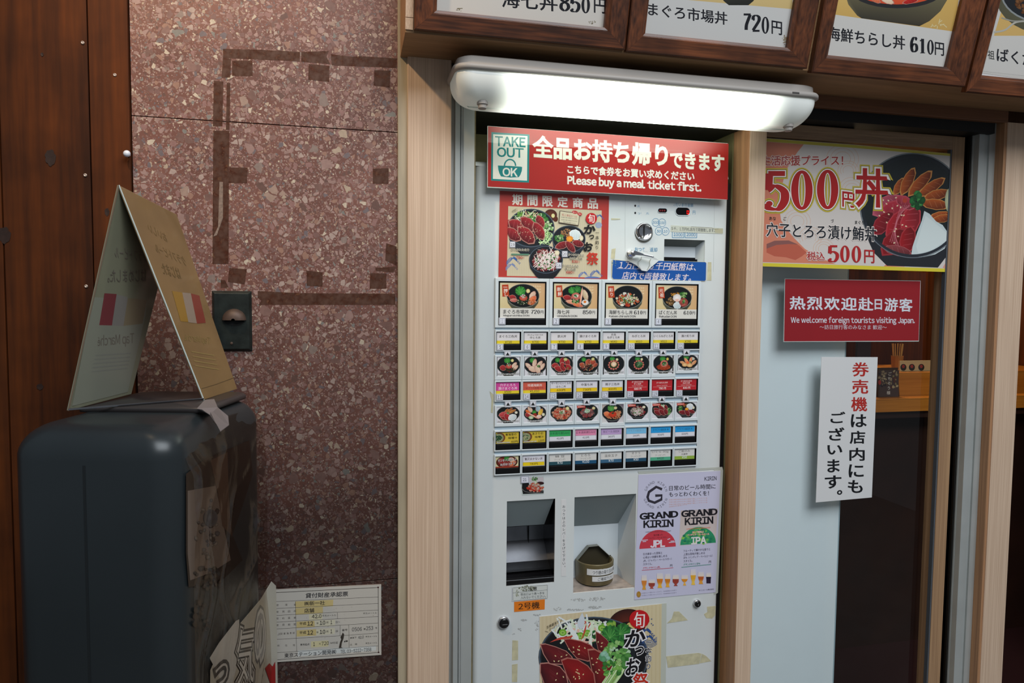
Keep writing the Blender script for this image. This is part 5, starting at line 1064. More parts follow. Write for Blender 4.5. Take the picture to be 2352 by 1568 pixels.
# ---- lettering printed on the white enamel
BL = '3c82ac'
k = pink(-0.0002).crop(1380, 450, 7.468)
for y in (167, 291): k.ell(590, y, 17, 19, '101014')
k.text('お', 630, 173, 664, 173, 40, BL, off=0.006); k.text('つり切れ', 630, 300, 828, 300, 42, BL, off=0.006); k.rect(693, 270, 760, 335, 'd6dada'); k.poly([(760, 270), (790, 270), (765, 330)], 'd6dada')
k.text('ただいまの金額', 1230, 145, 1585, 158, 62, BL, off=0.006); k.poly([(1220, 105), (1265, 105), (1238, 185), (1215, 185)], 'd6dada'); k.text('円', 1575, 283, 1622, 285, 64, BL, off=0.006)
for cx, cy, t in ((941, 452, '500'), (1052, 458, '100'), (995, 602, '50'), (1108, 605, '10')):
    k.ring(cx, cy, 62, 68, 7, BL); hw = 48 if len(t) == 3 else 34; k.text(t, cx-hw, cy, cx+hw, cy+2, 46, BL, off=0.008, slant=0.15)
for x0_, x1_, t in ((1225, 1424, '1000'), (1445, 1645, '2000')): k.frame(x0_, 604, x1_, 715, 9, BL); k.text(t, x0_+22, 658, x1_-20, 664, 60, BL, off=0.012)
k.text('おつり／返却', 582, 912, 968, 922, 74, BL, off=0.008); k.poly([(760, 870), (845, 890), (800, 960), (740, 950)], 'd6dada')
for P in ([(420, 110), (425, 30), (440, 5)], [(418, 110), (415, 700), (420, 1080)], [(1950, 110), (1943, 600), (1930, 1300)], [(640, 5), (660, 150), (680, 240)], [(1060, 75), (1095, 140)]): k.line(P, 2.5, 'aab0ae')
k.build('panel_lettering', 'ink_matte', tm)
# the strip about 5 000 and 10 000 yen notes
s = px_sheet('label_strip', [(1541, 517), (1660, 524), (1660, 537), (1540, 532)], -0.0006, 0.0004, mk('old_strip', 'c8cabc', 0.5), tm)
k = pink(-0.0008).crop(1380, 450, 7.468); k.text('５千、１万円札店内で両替致します。', 1213, 556, 1955, 592, 60, '3c3c40', off=0.003)
k.poly([(1950, 560), (2095, 556), (2095, 638), (1960, 630)], 'b8b498'); k.line([(1550, 527), (1700, 533), (1900, 545), (1960, 572), (2020, 560)], 5, '6c6450'); k.build('printing', 'ink_matte', s)
# tape remains and scraps on the enamel
for nm, q in (('tape_scrap', [(1405, 572), (1414, 570), (1412, 594), (1403, 594)]), ('tape_scrap', [(1626, 602), (1634, 602), (1634, 644), (1624, 644)]), ('tape_scrap', [(1404, 501), (1425, 502), (1424, 504), (1404, 505)]),
              ('tape_scrap', [(1124.5, 898), (1134, 906), (1132, 948), (1127.5, 947), (1129, 918)]), ('tape_scrap', [(1548, 1404), (1560, 1404), (1580, 1424), (1532, 1431), (1543, 1420)]),
              ('tape_scrap', [(1624, 1393), (1644, 1391), (1643, 1412), (1636, 1420), (1622, 1419), (1617, 1410), (1625, 1405)]), ('tape_scrap', [(1530, 1507), (1604, 1499), (1612, 1501), (1606, 1524), (1534, 1533)]),
              ('tape_scrap', [(1613, 1501), (1622, 1506), (1634, 1518), (1607, 1523)]), ('tape_scrap', [(1177, 1470), (1190, 1471), (1190, 1515), (1176, 1516)]), ('tape_scrap', [(1176, 1526), (1189, 1524), (1188, 1566), (1176, 1566)])):
    px_sheet(nm, q, -0.0005, 0.0003, M['tape_cream'], tm)
# torn flap hanging over the blue notice
V = [at(x, y, -0.006-d) for x, y, d in ((1439, 597, 0), (1466, 590, 0.002), (1500, 588, 0.002), (1514, 598, 0), (1497, 612, 0.002), (1486, 623, 0.004), (1474, 621, 0.004), (1462, 609, 0.001))]
n = len(V); mesh('torn_flap', V+[v+Vector((0, 0.001, 0)) for v in V], [tuple(range(n)), tuple(range(2*n-1, n-1, -1))]+[(i, (i+1) % n, (i+1) % n+n, i+n) for i in range(n)], M['white'], tm)
k = pink(-0.0105).crop(1380, 450, 7.468); k.line([(700, 1040), (690, 1090), (640, 1130), (640, 1190), (690, 1265)], 7, '7c7868'); k.line([(860, 1075), (835, 1130), (840, 1190), (790, 1275)], 8, '7c7868'); k.build('tear_lines', 'ink_matte', tm)

# caution label, orange label, upright label
s = px_sheet('caution_label', [(1176, 1348), (1259, 1341.5), (1258, 1374), (1175.5, 1381.5)], -0.0006, 0.0004, M['tag'], tm)
k = pink(-0.0008).crop(1080, 1340, 6.878)
k.poly([(668, 55), (1228, 12), (1225, 235), (665, 280)], 'd0d4d0'); k.cluster(900, 75, 130, 45, 70, 12, ['8c9078', 'a4a890', '6c7058', 'b4b8a4'], 0.1); k.cluster(745, 150, 22, 60, 20, 9, ['a4a890', 'b4b8a4'], 0.1)
for P in ([(680, 65), (1215, 20)], [(1218, 20), (1218, 225)], [(1210, 230), (685, 270)], [(676, 265), (672, 75)], [(675, 145), (1215, 98)]): k.line(P, 4, '6c7070')
k.line([(828, 115), (870, 52), (900, 112), (828, 115)], 5, '2c2c28'); k.line([(868, 72), (868, 100)], 6, '2c2c28'); k.text('注意', 912, 84, 1056, 74, 62, '2c2c28', off=0.01)
k.text('取出口より奥へ手を', 798, 170, 1172, 145, 40, '44484c'); k.text('入れないでください。', 798, 222, 1195, 195, 42, '44484c'); k.build('printing', 'ink_matte', s)
s = px_sheet('orange_label', [(1181, 1382), (1251.5, 1376), (1251, 1399), (1181, 1405)], -0.0006, 0.0004, mk('orange', 'e47c1c', 0.45), tm)
k = pink(-0.0008).crop(1080, 1340, 6.878); k.text('2号機', 762, 362, 1095, 335, 108, '1c1008', off=0.004, dx=0.012); k.build('printing', 'ink_matte', s)
s = px_sheet('upright_label', [(1289, 1147), (1300.5, 1147), (1300.5, 1323), (1289, 1323)], -0.0005, 0.0003, M['paper'], tm)
k = pink(-0.0007).crop(1080, 1130, 5.4075); k.vt('おつりは上のレバーをさげて下さい。', 1163, 180, 1163, 930, 40, '34383c', off=0.003); k.build('printing', 'ink_matte', s)
# faint glue remains below the change return
k = pink(-0.00025, 9).crop(1080, 1340, 6.878)
for x, y, rx, ry, n_ in ((1380, 400, 60, 30, 16), (1700, 255, 120, 25, 30), (2000, 240, 130, 30, 40), (1650, 410, 150, 12, 30), (1980, 370, 120, 20, 30), (850, 575, 45, 18, 14), (1050, 490, 60, 16, 14), (790, 720, 40, 20, 8), (680, 790, 20, 8, 5), (1060, 660, 40, 90, 18)): k.cluster(x, y, rx, ry, n_, 9, ['b8b8b4', 'c2c4c4', 'b0b2b0'], 0.05)
k.build('glue_marks', 'ink_matte', tm)

M['ink_mirror'] = mk_ink('printed_behind_acrylic', 0.5, 1.0, 0.2); M['ink_mirror'].node_tree.nodes['Principled BSDF'].inputs['Coat Roughness'].default_value = 0.02
# ---------------------------------------------------------------- signs and posters (each can be lifted off)
def poster(name, pts, Y, th, label, cat, edge='paper', **k):
    return px_sheet(name, pts, Y, th, M[edge], None, label=label, cat=cat, **k)
Y = -0.016; TP = at(1396, 376, -0.019); TN = Vector((0, -math.cos(math.radians(2.4)), math.sin(math.radians(2.4))))
a = [at_pl(x, y, TP, TN) for x, y in ((1119.5, 289), (1396, 308.3), (1671.5, 329), (1669, 459), (1394, 444), (1119, 430.5))]; n = 6
s = mesh('takeout_sign', a+[v-TN*0.004 for v in a], [tuple(range(n)), tuple(range(2*n-1, n-1, -1))]+[(i, (i+1) % n, (i+1) % n+n, i+n) for i in range(n)], M['clear_edge']  ) if False else \
    tag(mesh('takeout_sign', a+[v-TN*0.004 for v in a], [tuple(range(n)), tuple(range(2*n-1, n-1, -1))]+[(i, (i+1) % n, (i+1) % n+n, i+n) for i in range(n)], M['clear_edge']), 'red acrylic sign with a green TAKE OUT OK box across the machine top', 'sign')
for px in (1135, 1400, 1640):
    p = at(px, 425, 0); MB().box(p.x-0.01, p.x+0.01, -0.0165, -0.0002, p.z-0.004, p.z+0.012).build('foam_pad', M['white2'], s)
k = Ink(lambda x, y: at_pl(x, y, TP, TN), TN).crop(1080, 270, 7.35)
k.poly([(300, 145), (2330, 283), (4362, 440), (4345, 1385), (2310, 1272), (296, 1165)], 'a01810')
TE = '0e7c7c'
k.poly([(358, 245), (1000, 285), (992, 1098), (352, 1063)], TE); k.poly([(388, 280), (966, 312), (960, 1065), (383, 1033)], 'dcdcd4')
k.text('TAKE', 420, 395, 935, 420, 168, TE, off=0.03); k.text('OUT', 450, 580, 900, 600, 165, TE, off=0.03)
k.ring(672, 815, 94, 108, 24, TE, a0=180, a1=360); k.poly([(467, 808), (670, 815), (860, 828), (878, 835), (872, 900), (845, 970), (820, 1005), (680, 1012), (520, 993), (492, 940), (475, 880)], TE); k.text('OK', 545, 915, 800, 925, 148, 'dcdcd4', off=0.03)
k.text('全品お持ち帰り', 1055, 485, 3340, 640, 385, 'dcdcd0', off=0.042); k.text('できます', 3372, 705, 4290, 775, 285, 'dcdcd0', off=0.038)
k.text('こちらで食券をお買い求めください', 1640, 870, 3785, 995, 150, 'dcd8d0', off=0.034); k.text('Please buy a meal ticket first.', 1640, 1068, 3902, 1195, 190, 'dcd8d0', off=0.045)
k.build('printing', 'ink_mirror', s)

# limited menu poster
Y = -0.0012
s = poster('limited_menu_poster', [(1147.5, 438), (1399.5, 450), (1396, 641.5), (1144.5, 636.5)], Y, 0.0009, 'red bordered poster of three bonito bowls above the first two large buttons', 'poster')
k = pink(Y, 21).crop(1130, 430, 7.127)
k.poly([(128, 57), (1918, 145), (1890, 1505), (105, 1468)], 'b83a32')
k.text('期間限定商品', 330, 200, 1725, 262, 180, 'e4dcd0', off=0.03) if False else None
for i, ch in enumerate('期間限定商品'): x = 332+247*i; y = 200+12*i; k.text(ch, x, y, x+168, y+7, 178, 'e6dfd2', off=0.028)
k.poly([(266, 308), (1796, 380), (1782, 1478), (243, 1450)], 'd2c6a8')
for i in range(40): x = 268+38*i; k.line([(x, 312+i*1.8), (x-10, 1450)], 3, 'c8ba98', up_=False)
k.k += 1
def wave(k, x, y, r, c='3c64a4', fl_=1):
    for q in range(4): k.line(catmull([(x-r*1.2, y+r*0.9-q*r*0.18), (x-r*0.5, y+r*0.2-q*r*0.2), (x+r*0.2*fl_, y-r*0.5+q*r*0.1), (x+r*0.7, y-r*0.1+q*0.12*r)], 6), r*0.10, c, up_=False)
    for q in range(5): k.ring(x+r*(0.2+0.25*q)*fl_, y-r*0.5+q*r*0.28, r*0.13, r*0.13, r*0.09, c, n=12, a0=20*q, a1=20*q+280, up_=False)
    k.k += 1
wave(k, 345, 1190, 90); wave(k, 320, 1290, 80, '7c8cb8'); wave(k, 1755, 480, 60); k.ell(1745, 620, 55, 50, '9ca4bc'); wave(k, 1500, 1420, 70, '6c80b4'); wave(k, 1700, 1400, 80, '5c74ac'); k.ell(1640, 1490, 130, 30, '5c74ac', a0=180, a1=360)
k.ell(960, 455, 105, 95, '6c3018', '4c1c0c'); k.ell(1040, 520, 40, 45, '5c2410'); k.ell(1000, 465, 28, 34, 'e8dc9c')
def bonito(k, cx, cy, rx, ry, left=True):
    k.bowl(cx, cy, rx, ry, rim='2c3440', inside='1c2028', outer='343c48', hl='5c6c7c')
    food(k, cx, cy, rx*0.95, ry*0.95, [('N', 0.45, -0.35, 0.3, 0.4, 40, 0.10, ['3c8c3c', '2c6c34', '7cbc5c']), ('W', -0.15, -0.62, 0.62, 0.34, 70, 0.022, ['f0f0e4', 'dce8cc', 'c8e0a8', 'e0a890', '9ccc74']),
      ('N', -0.5, -0.72, 0.10, 0.10, 6, 0.07, ['8cc454', '5c9c3c']), ('N', 0.05, -0.5, 0.3, 0.12, 10, 0.07, ['a8cc6c', '6cac4c', '3c8c3c']),
      ('N', 0.78, 0.15, 0.20, 0.55, 40, 0.07, ['9cd07c', 'b8e098', '6cb45c', 'd8f0c0']), ('W', 0.55, 0.5, 0.3, 0.5, 40, 0.025, ['c8e8a8', 'a0cc80', 'e8f4d0'])])
    for x, y, l, w, a in ((-0.92, -0.15, 0.34, 0.24, 30), (-0.62, -0.12, 0.42, 0.27, 28), (-0.12, -0.20, 0.46, 0.26, 40), (0.38, -0.32, 0.32, 0.20, 66), (-0.80, 0.32, 0.46, 0.26, 34), (0.32, 0.15, 0.44, 0.24, 60), (-0.22, 0.36, 0.52, 0.30, 44)):
        k.slice(cx+x*rx, cy+y*ry, l*rx, w*rx, a, '9c2028', '5c1218', 'b47c70')
    k.cluster(cx-0.15*rx, cy+0.15*ry, rx*0.55, ry*0.5, 34, rx*0.016, ['f0e4c0', 'e8d8a8'], 0.1)
i0 = len(k.V); bonito(k, 640, 665, 385, 315); xl0 = at(1165.8, 560, Y).x
for v in k.V[i0:]: v.x = max(v.x, xl0)
k.bowl(1258, 848, 272, 222, rim='2c3440', inside='1c2028', outer='2c3440', hl='5c6c7c')
food(k, 1255, 848, 250, 205, [('N', -0.15, -0.5, 0.36, 0.32, 60, 0.06, ['c08858', 'a87044', 'd8a878']), ('S', 0.42, -0.35, 0.42, 0.36, 20, 'e4ecec', 'ccd8d8', 'f0f4f4'), ('N', -0.62, 0.0, 0.32, 0.36, 40, 0.08, ['6cac54', '3c8440', 'b8dca0']), ('S', -0.45, 0.5, 0.5, 0.26, -20, *RSTK), ('S', 0.1, 0.6, 0.5, 0.24, 50, *RSTK), ('S', 0.6, 0.35, 0.42, 0.24, 15, *RSTK), ('E', 0.06, -0.02, 0.23, 0.23, 'f4a838', 'e08420'), ('E', 0.82, -0.08, 0.13, 0.22, 'f0e8cc', 'd8ccac')])
k.bowl(882, 1185, 278, 225, rim='2c3440', inside='1c2028', outer='20242c', hl='5c6c7c')
food(k, 882, 1195, 250, 200, [('N', 0, 0, 0.9, 0.85, 130, 0.12, ['8c2c30', 'a83c3c', '6c1c24', '943434']), ('W', 0.0, 0.0, 0.9, 0.85, 110, 0.03, ['e8d8d0', 'f4ece8', 'd8b0a8']), ('N', 0, 0, 0.7, 0.7, 26, 0.06, GRN[:3]), ('E', 0.72, -0.6, 0.16, 0.22, 'f4ecd0', 'dcccac')])
for cx, cy, t, f in ((333, 937, '19', 1), (1188, 1092, '20', 1), (1090, 1282, '18', 1)):
    k.rect(cx-48, cy-52, cx+48, cy+52, '9c9ca8'); k.rect(cx-42, cy-45, cx+42, cy+45, 'e8e8f0'); k.frame(cx-40, cy-43, cx+40, cy+43, 3, '3c3c54'); k.text(t, cx-30, cy, cx+30, cy+2, 50, '2c2c3c', off=0.01)
k.text('かつおたたき丼', 310, 1018, 605, 1028, 44, '181418', off=0.01, outs=((0.05, 'e8e0cc'),)); k.poly([(312, 1085), (600, 1090), (600, 1112), (312, 1108)], '5c8c74'); k.text('780', 392, 1148, 495, 1152, 42, 'b82428', off=0.02); k.text('円', 500, 1155, 524, 1156, 28, 'b82428')
k.text('かつおたたきの', 1245, 1100, 1500, 1115, 40, '181418', off=0.01, outs=((0.05, 'e8e0cc'),)); k.text('ねばとろ丼', 1265, 1160, 1475, 1168, 44, '181418', off=0.01, outs=((0.05, 'e8e0cc'),)); k.text('830', 1303, 1215, 1400, 1218, 42, 'b82428', off=0.02); k.text('円', 1408, 1222, 1432, 1223, 28, 'b82428')
k.text('かつおたたきの', 1150, 1280, 1410, 1292, 40, '181418', off=0.01, outs=((0.05, 'e8e0cc'),)); k.text('手こね丼', 1190, 1335, 1368, 1342, 44, '181418', off=0.01, outs=((0.05, 'e8e0cc'),)); k.text('680', 1212, 1390, 1310, 1393, 42, 'b82428', off=0.02); k.text('円', 1316, 1396, 1340, 1397, 28, 'b82428')
k.poly([(1105, 382), (1437, 430), (1412, 632), (1088, 582)], '4c342c'); k.poly([(1114, 393), (1428, 438), (1404, 621), (1098, 574)], 'd8cdb0')
k.text('船上凍結かつお', 1140, 448, 1392, 488, 40, 'b43030', off=0.006)
for y in (490, 530, 568): k.text('急速冷凍の鮮度そのまま', 1130+(y > 540)*30, y, 1390-(y > 540)*30, y+30, 20, '44403c')
k.ell(1352, 410, 48, 26, 'c02828', ang=8); k.ell(1432, 440, 38, 26, 'c02828', ang=8); k.text('旨い！', 1318, 408, 1385, 414, 24, 'f0e0d8'); k.text('旬！', 1408, 438, 1455, 444, 24, 'f0e0d8')
k.ell(1622, 512, 92, 92, 'c42024', wob=0.015); k.text('旬', 1570, 510, 1675, 512, 140, 'f0e4dc', off=0.008, dx=0.014)
for ch, x, y, w_, h_ in (('か', 1500, 690, 190, 150), ('つ', 1585, 815, 80, 75), ('お', 1495, 975, 150, 150)): k.text(ch, x, y, x+w_, y, h_, '141214', off=0.045, slant=0.1)
k.vt('一本釣り', 1718, 745, 1712, 985, 62, '1c181c', off=0.014); k.text('祭', 1540, 1165, 1735, 1170, 205, 'c83020', off=0.02, dx=0.01)
k.text('生姜醤油で', 318, 400, 405, 350, 26, '2c2824', off=0.006); k.text('さっぱりと', 335, 412, 415, 372, 24, '2c2824', off=0.006)
k.frame(250, 312, 1792, 1470, 3, 'c87868') if False else None
k.build('printing', 'ink_lam', s)

# blue exchange notice
Y = -0.0014
s = poster('exchange_notice', [(1405, 598), (1408, 595.2), (1440, 599), (1513, 598.5), (1619, 601), (1622.5, 603), (1621.6, 643), (1619, 645.5), (1408, 641.5), (1404.6, 636)], Y, 0.0006, 'worn blue notice with slanted white lettering under the coin slot', 'notice', 'tape_cream')
k = pink(Y).crop(1380, 450, 7.468); k.poly([(205, 1095), (450, 1118), (1000, 1112), (1790, 1134), (1808, 1150), (1800, 1440), (1780, 1456), (215, 1425), (192, 1390)], '1b55a4')
k.cluster(230, 1150, 30, 60, 8, 14, ['5c7c94', '7c94a4'], 0); k.text('１万円、５千円紙幣は、', 315, 1180, 1640, 1220, 130, 'e8d8dc', off=0.012, slant=0.22); k.line([(275, 1242), (1448, 1277)], 6, 'd8ccd8')
k.text('店内で両替致します。', 370, 1358, 1555, 1400, 128, 'e8d8dc', off=0.012, slant=0.22); k.build('printing', 'ink', s)

# beer poster
Y = -0.0013
px_sheet('laminate_edge', [(1465, 1082), (1659, 1072), (1661, 1080), (1649, 1361), (1640, 1366), (1640, 1078), (1467, 1088)], -0.0007, 0.0004, mk('laminate', 'bcc0b8', 0.3), tm)
s = poster('beer_poster', [(1466.5, 1089.5), (1655, 1080.5), (1643, 1360), (1457, 1377)], Y, 0.0009, 'pale lilac beer poster with red and green domes beside the change return', 'poster')
k = pink(Y, 31).crop(1440, 1070, 4.9); DK = '34303c'
k.poly([(130, 98), (1054, 54), (998, 1420), (84, 1504)], 'cbcae2')
k.text('KIRIN', 873, 144, 1008, 136, 44, '2c2834', off=0.02)
k.line([(395, 262), (330, 234), (248, 292), (232, 350), (246, 390), (312, 412), (388, 375), (392, 330), (318, 333)], 30, DK)
for st_, a0, a1, r in (('GRAND KIRIN', 200, 340, 128), ):
    for i, ch in enumerate(st_):
        a = math.radians(a0+(a1-a0)*i/(len(st_)-1)); x = 328+r*math.cos(a)*0.95; y = 318+r*math.sin(a)*1.08
        if ch != ' ':
            V, F = glyphs(ch); t = a+math.pi/2; k.raw([(x+((vx_-0.3)*math.cos(t)+(vy_-0.35)*math.sin(t))*36, y+((vx_-0.3)*math.sin(t)-(vy_-0.35)*math.cos(t))*36) for vx_, vy_ in V], F, DK)
        a = math.radians(160-(140)*i/(len(st_)-1)); x = 322+r*math.cos(a); y = 330+r*math.sin(a)*1.08
        if ch != ' ': t = a-math.pi/2; k.raw([(x+((vx_-0.3)*math.cos(t)+(vy_-0.35)*math.sin(t))*36, y+((vx_-0.3)*math.sin(t)-(vy_-0.35)*math.cos(t))*36) for vx_, vy_ in V], F, DK)
k.text('日常のビール時間に', 475, 250, 998, 228, 56, '242028', off=0.01); k.text('もっとわくわくを！', 475, 320, 922, 305, 52, '242028', off=0.014)
for i in range(4): k.text('日本の飲み手のために自由で楽しいクラフトを', 475, 380+26*i, 905-(i == 3)*230, 360+24*i, 16, 'd8a090')
k.text('GRAND', 142, 568, 578, 538, 78, '1c1a22', off=0.05); k.text('KIRIN', 185, 655, 524, 640, 84, '1c1a22', off=0.045)
k.raw([(606, 500), (1022, 478), (1000, 862), (586, 895)], [(0, 1, 2, 3)], [hx('c8b8b4'), hx('c0b4b8'), hx('d8ccc8'), hx('d8ccc8')])
k.text('GRAND', 610, 538, 1020, 512, 78, '1c1a22', off=0.05); k.text('KIRIN', 650, 625, 972, 606, 84, '1c1a22', off=0.045)
def dome(k, cx, cy, rx, ry, c):
    P = [(cx+rx*math.cos(math.pi*i/24), cy-ry*math.sin(math.pi*i/24)-(cx+rx*math.cos(math.pi*i/24)-cx)*0.07) for i in range(25)]; k.poly(P, c)
dome(k, 345, 918, 205, 200, 'cc3c4c'); dome(k, 800, 875, 200, 190, '2c9468')
for i in range(60):
    a = math.pi*k.R.random(); q = math.sqrt(k.R.random())*0.92; x = 800+200*q*math.cos(a); y = 872-185*q*math.sin(a); k.ell(x, y, 17, 15, k.R.choice(['2c8c5c', '48a86c', '6cbc5c', '8cc454', '1c7c5c']), n=8, up_=(i % 6 == 5))
k.text("KIRIN'S CRAFTSMANSHIP", 212, 742, 495, 728, 15, '4c3c44'); k.text('苦が違った', 300, 778, 402, 770, 22, '3c2024'); k.text('ジャパン・ペールラガー', 240, 812, 455, 800, 20, '3c2024')
k.text("KIRIN'S CRAFTSMANSHIP", 672, 708, 940, 690, 15, 'e86c34', off=0.02); k.text('ホップ香味よ', 735, 745, 862, 738, 24, 'f4dcd0', off=0.03, outs=((0.05, 'd8643c'),)); k.text('インディア・ペールエール', 680, 775, 925, 762, 22, 'f4dcd0', off=0.03, outs=((0.05, 'd8643c'),))
k.text('JPL', 262, 878, 428, 868, 84, 'e8dce8', off=0.05); k.text('IPA', 722, 842, 892, 830, 84, 'e8e4e4', off=0.05)
for P in ([(165, 835), (235, 830)], [(175, 850), (215, 847)], [(470, 860), (545, 852)], [(490, 845), (530, 842)], [(455, 826), (485, 815)]): k.line(P, 9, 'd4cce0')
for i, t in enumerate(('引き締まった苦味と', '心地よい余韻を楽しめる', 'JPL（ジャパン・ペールラガー）', 'スタイル。')): w_ = (215, 270, 320, 100)[i]; y = 990+38*i; k.text(t, 182, y, 182+w_, y-w_*0.075, 27, '4c485c')
for i, t in enumerate(('フルーティで華やかな香りと', '上質な苦味が楽しめる', 'IPA（インディア・ペールエール）', 'スタイル。')): w_ = (300, 240, 325, 100)[i]; y = 955+38*i; k.text(t, 636, y, 636+w_, y-w_*0.075, 27, '4c485c')
k.text('グランドキリンJPL', 180, 1148, 376, 1134, 24, 'c83c50', off=0.012); k.line([(168, 1172), (520, 1143)], 5, 'cc4458'); k.text('円', 484, 1120, 510, 1118, 30, '3c3844')
k.text('グランドキリンIPA', 636, 1108, 824, 1094, 24, '2c8c74', off=0.012); k.line([(612, 1138), (946, 1105)], 5, '2c8c74'); k.text('円', 922, 1078, 946, 1076, 28, '3c3844')
for cx, yt, yb, w_, c1, c2, sh in ((193, 1225, 1390, 30, 'd88434', 'e0a03c', 0), (278, 1275, 1378, 36, '9c4030', 'b85040', 1), (370, 1205, 1370, 35, 'd87c24', 'f0b83c', 0), (457, 1212, 1362, 31, 'd07c24', 'f0b03c', 0), (548, 1222, 1348, 35, '9c3c30', 'a84438', 1), (648, 1225, 1342, 38, 'e08c24', 'f0b448', 2), (745, 1160, 1336, 30, 'e8ac30', 'f4c850', 0), (832, 1190, 1326, 33, 'c05c28', 'e8a03c', 0), (918, 1200, 1318, 28, '1c1428', '2c1c34', 3)):
    H = yb-yt; fo = yt+H*0.38
    k.raw([(cx-w_*0.95, yt), (cx+w_*0.95, yt-3), (cx+w_, fo), (cx-w_, fo)], [(0, 1, 2, 3)], [hx('d8d4e0'), hx('d8d4e0'), hx('ecdcc8'), hx('ecdcc8')])
    if sh == 1: P = [(cx-w_, fo), (cx+w_, fo), (cx+w_*0.95, yt+H*0.65), (cx+w_*0.3, yt+H*0.85), (cx+w_*0.65, yb), (cx-w_*0.65, yb), (cx-w_*0.3, yt+H*0.85), (cx-w_*0.95, yt+H*0.65)]
    elif sh == 2: P = [(cx-w_, fo), (cx+w_, fo), (cx+w_*0.6, yt+H*0.6), (cx+w_*0.1, yt+H*0.72), (cx+w_*0.5, yb), (cx-w_*0.5, yb), (cx-w_*0.1, yt+H*0.72), (cx-w_*0.6, yt+H*0.6)]
    elif sh == 3: P = [(cx-w_, fo), (cx+w_, fo), (cx+w_*0.95, yt+H*0.5), (cx+w_*0.9, yt+H*0.6), (cx+w_*0.85, yb), (cx-w_*0.85, yb), (cx-w_*0.9, yt+H*0.6), (cx-w_*0.95, yt+H*0.5)]
    else: P = [(cx-w_, fo), (cx+w_, fo), (cx+w_*0.8, yt+H*0.6), (cx+w_*0.45, yt+H*0.8), (cx+w_*0.75, yb), (cx-w_*0.75, yb), (cx-w_*0.45, yt+H*0.8), (cx-w_*0.8, yt+H*0.6)]
    k.raw(P, [(0, 1, 2, 7), (7, 2, 3, 6), (6, 3, 4, 5)], [hx(c1)]*3+[hx(c2)]*4+[hx(c1)])
k.ell(132, 1442, 24, 34, 'c09440', 'a87c30'); k.text('キリンビール株式会社', 808, 1398, 978, 1382, 18, '5c586c')
for y in (1428, 1455): k.text('お酒は二十歳になってから。飲酒運転は法律で', 165, y, 560, y-34, 13, 'a8a4b8')
k.build('printing', 'ink_lam', s)

# big bonito poster at the bottom
Y = -0.0013
s = poster('bonito_poster', [(1239, 1415.5), (1519.5, 1386.5), (1513, 1800), (1240, 1800)], Y, 0.0009, 'large bonito bowl poster low on the machine below the beer poster', 'poster')
px_sheet('laminate_edge', [(1517, 1386), (1531, 1385), (1528, 1700), (1514, 1700)], -0.0007, 0.0004, mk('laminate2', 'c4c8bc', 0.3), tm)
k = pink(Y, 41).crop(1080, 1340, 6.878)
k.raw([(1098, 522), (3026, 318), (2990, 3100), (1100, 3100)], [(0, 1, 2, 3)], [hx('d8c8a4'), hx('dccca4'), hx('d4c49c'), hx('d4c49c')])
for i in range(60):
    x = 1110+32*i; k.line([(x, 530-(x-1098)*0.106), (x-4, 1600)], 4, 'cbb990' if i % 2 else 'e0d4b4', up_=False)
k.k += 1
k.ell(2480, 640, 300, 240, '6c2c1c', '30100a', ang=-10, wob=0.0, n=40); k.ell(2540, 1000, 120, 110, '5c2014', '3c140c'); k.ell(2480, 720, 170, 120, '180808'); k.ell(2530, 690, 70, 80, 'ecd48c', 'd8b868')
k.bowl(1950, 1160, 870, 640, rim='24262c', inside='14161c', outer='1c222c', hl='4c5c6c'); cx, cy, rx = 1950, 1160, 840
k.cluster(2150, 760, 330, 160, 46, 60, ['2c7c34', '1f5f2c', '3c9440', '9ccc50'], 0.2)
k.strands(1750, 740, 480, 200, 70, 26, ['f0f2ea', 'e4ecd8', 'd4e4c0', 'f0c0b0', 'e8eef0'], 0.9)
for a, b_ in ((1460, 770), (1740, 820), (2080, 700), (1850, 780)): k.ell(a, b_, 62, 56, '8cc83c', '6cac34', n=20); k.ell(a, b_+4, 36, 30, '4c8c28', 'b8e070', n=16)
for P, w_ in (([(1260, 925), (1400, 870), (1580, 840), (1640, 790)], 36), ([(1640, 640), (1780, 590), (1820, 620), (1700, 690)], 20), ([(1830, 640), (1810, 740), (1750, 900)], 26), ([(1900, 620), (1860, 700)], 18)): k.line(catmull(P, 6), w_, 'cc4838', taper=True)
k.poly([(1770, 455), (1810, 560), (1800, 660), (1760, 720), (1700, 680), (1690, 600)], 'd4dce4'); k.line(catmull([(1560, 600), (1590, 720), (1680, 850), (1700, 900)], 6), 70, 'ecf2f0', taper=True); k.line(catmull([(1900, 590), (1930, 700), (1850, 850)], 6), 40, 'e4f0d4', taper=True)
k.leaf(2210, 830, 190, -80, '3c8c3c', '205c28'); k.leaf(2380, 780, 180, -40, '348438', '1c5426')
def bslice(P, c1, c2, edge):
    k.poly(P, edge); cx_ = sum(p[0] for p in P)/len(P); cy_ = sum(p[1] for p in P)/len(P)+14
    Q = [(cx_+(x-cx_)*0.93, cy_+(y-cy_)*0.91) for x, y in P]; n = len(Q)
    k.raw([(cx_, cy_)]+Q, [(0, i+1, (i+1) % n+1) for i in range(n)], [hx(c1)]+[hx(c2) if i > n//2 else hx(mixh(c1, c2, 0.4)) for i in range(n)])
    for j in range(5):
        t = k.R.random(); k.line([(cx_-60+90*t, cy_-100+60*j*0.6), (cx_+60+60*t, cy_+60*j*0.5)], 3, mixh(c1, 'ffffff', 0.12), up_=(j == 4))
bslice([(1980, 745), (2060, 790), (2160, 880), (2230, 980), (2240, 1080), (2120, 1110), (2020, 1050), (1985, 900)], '7c1c20', '4c1014', 'b47468')
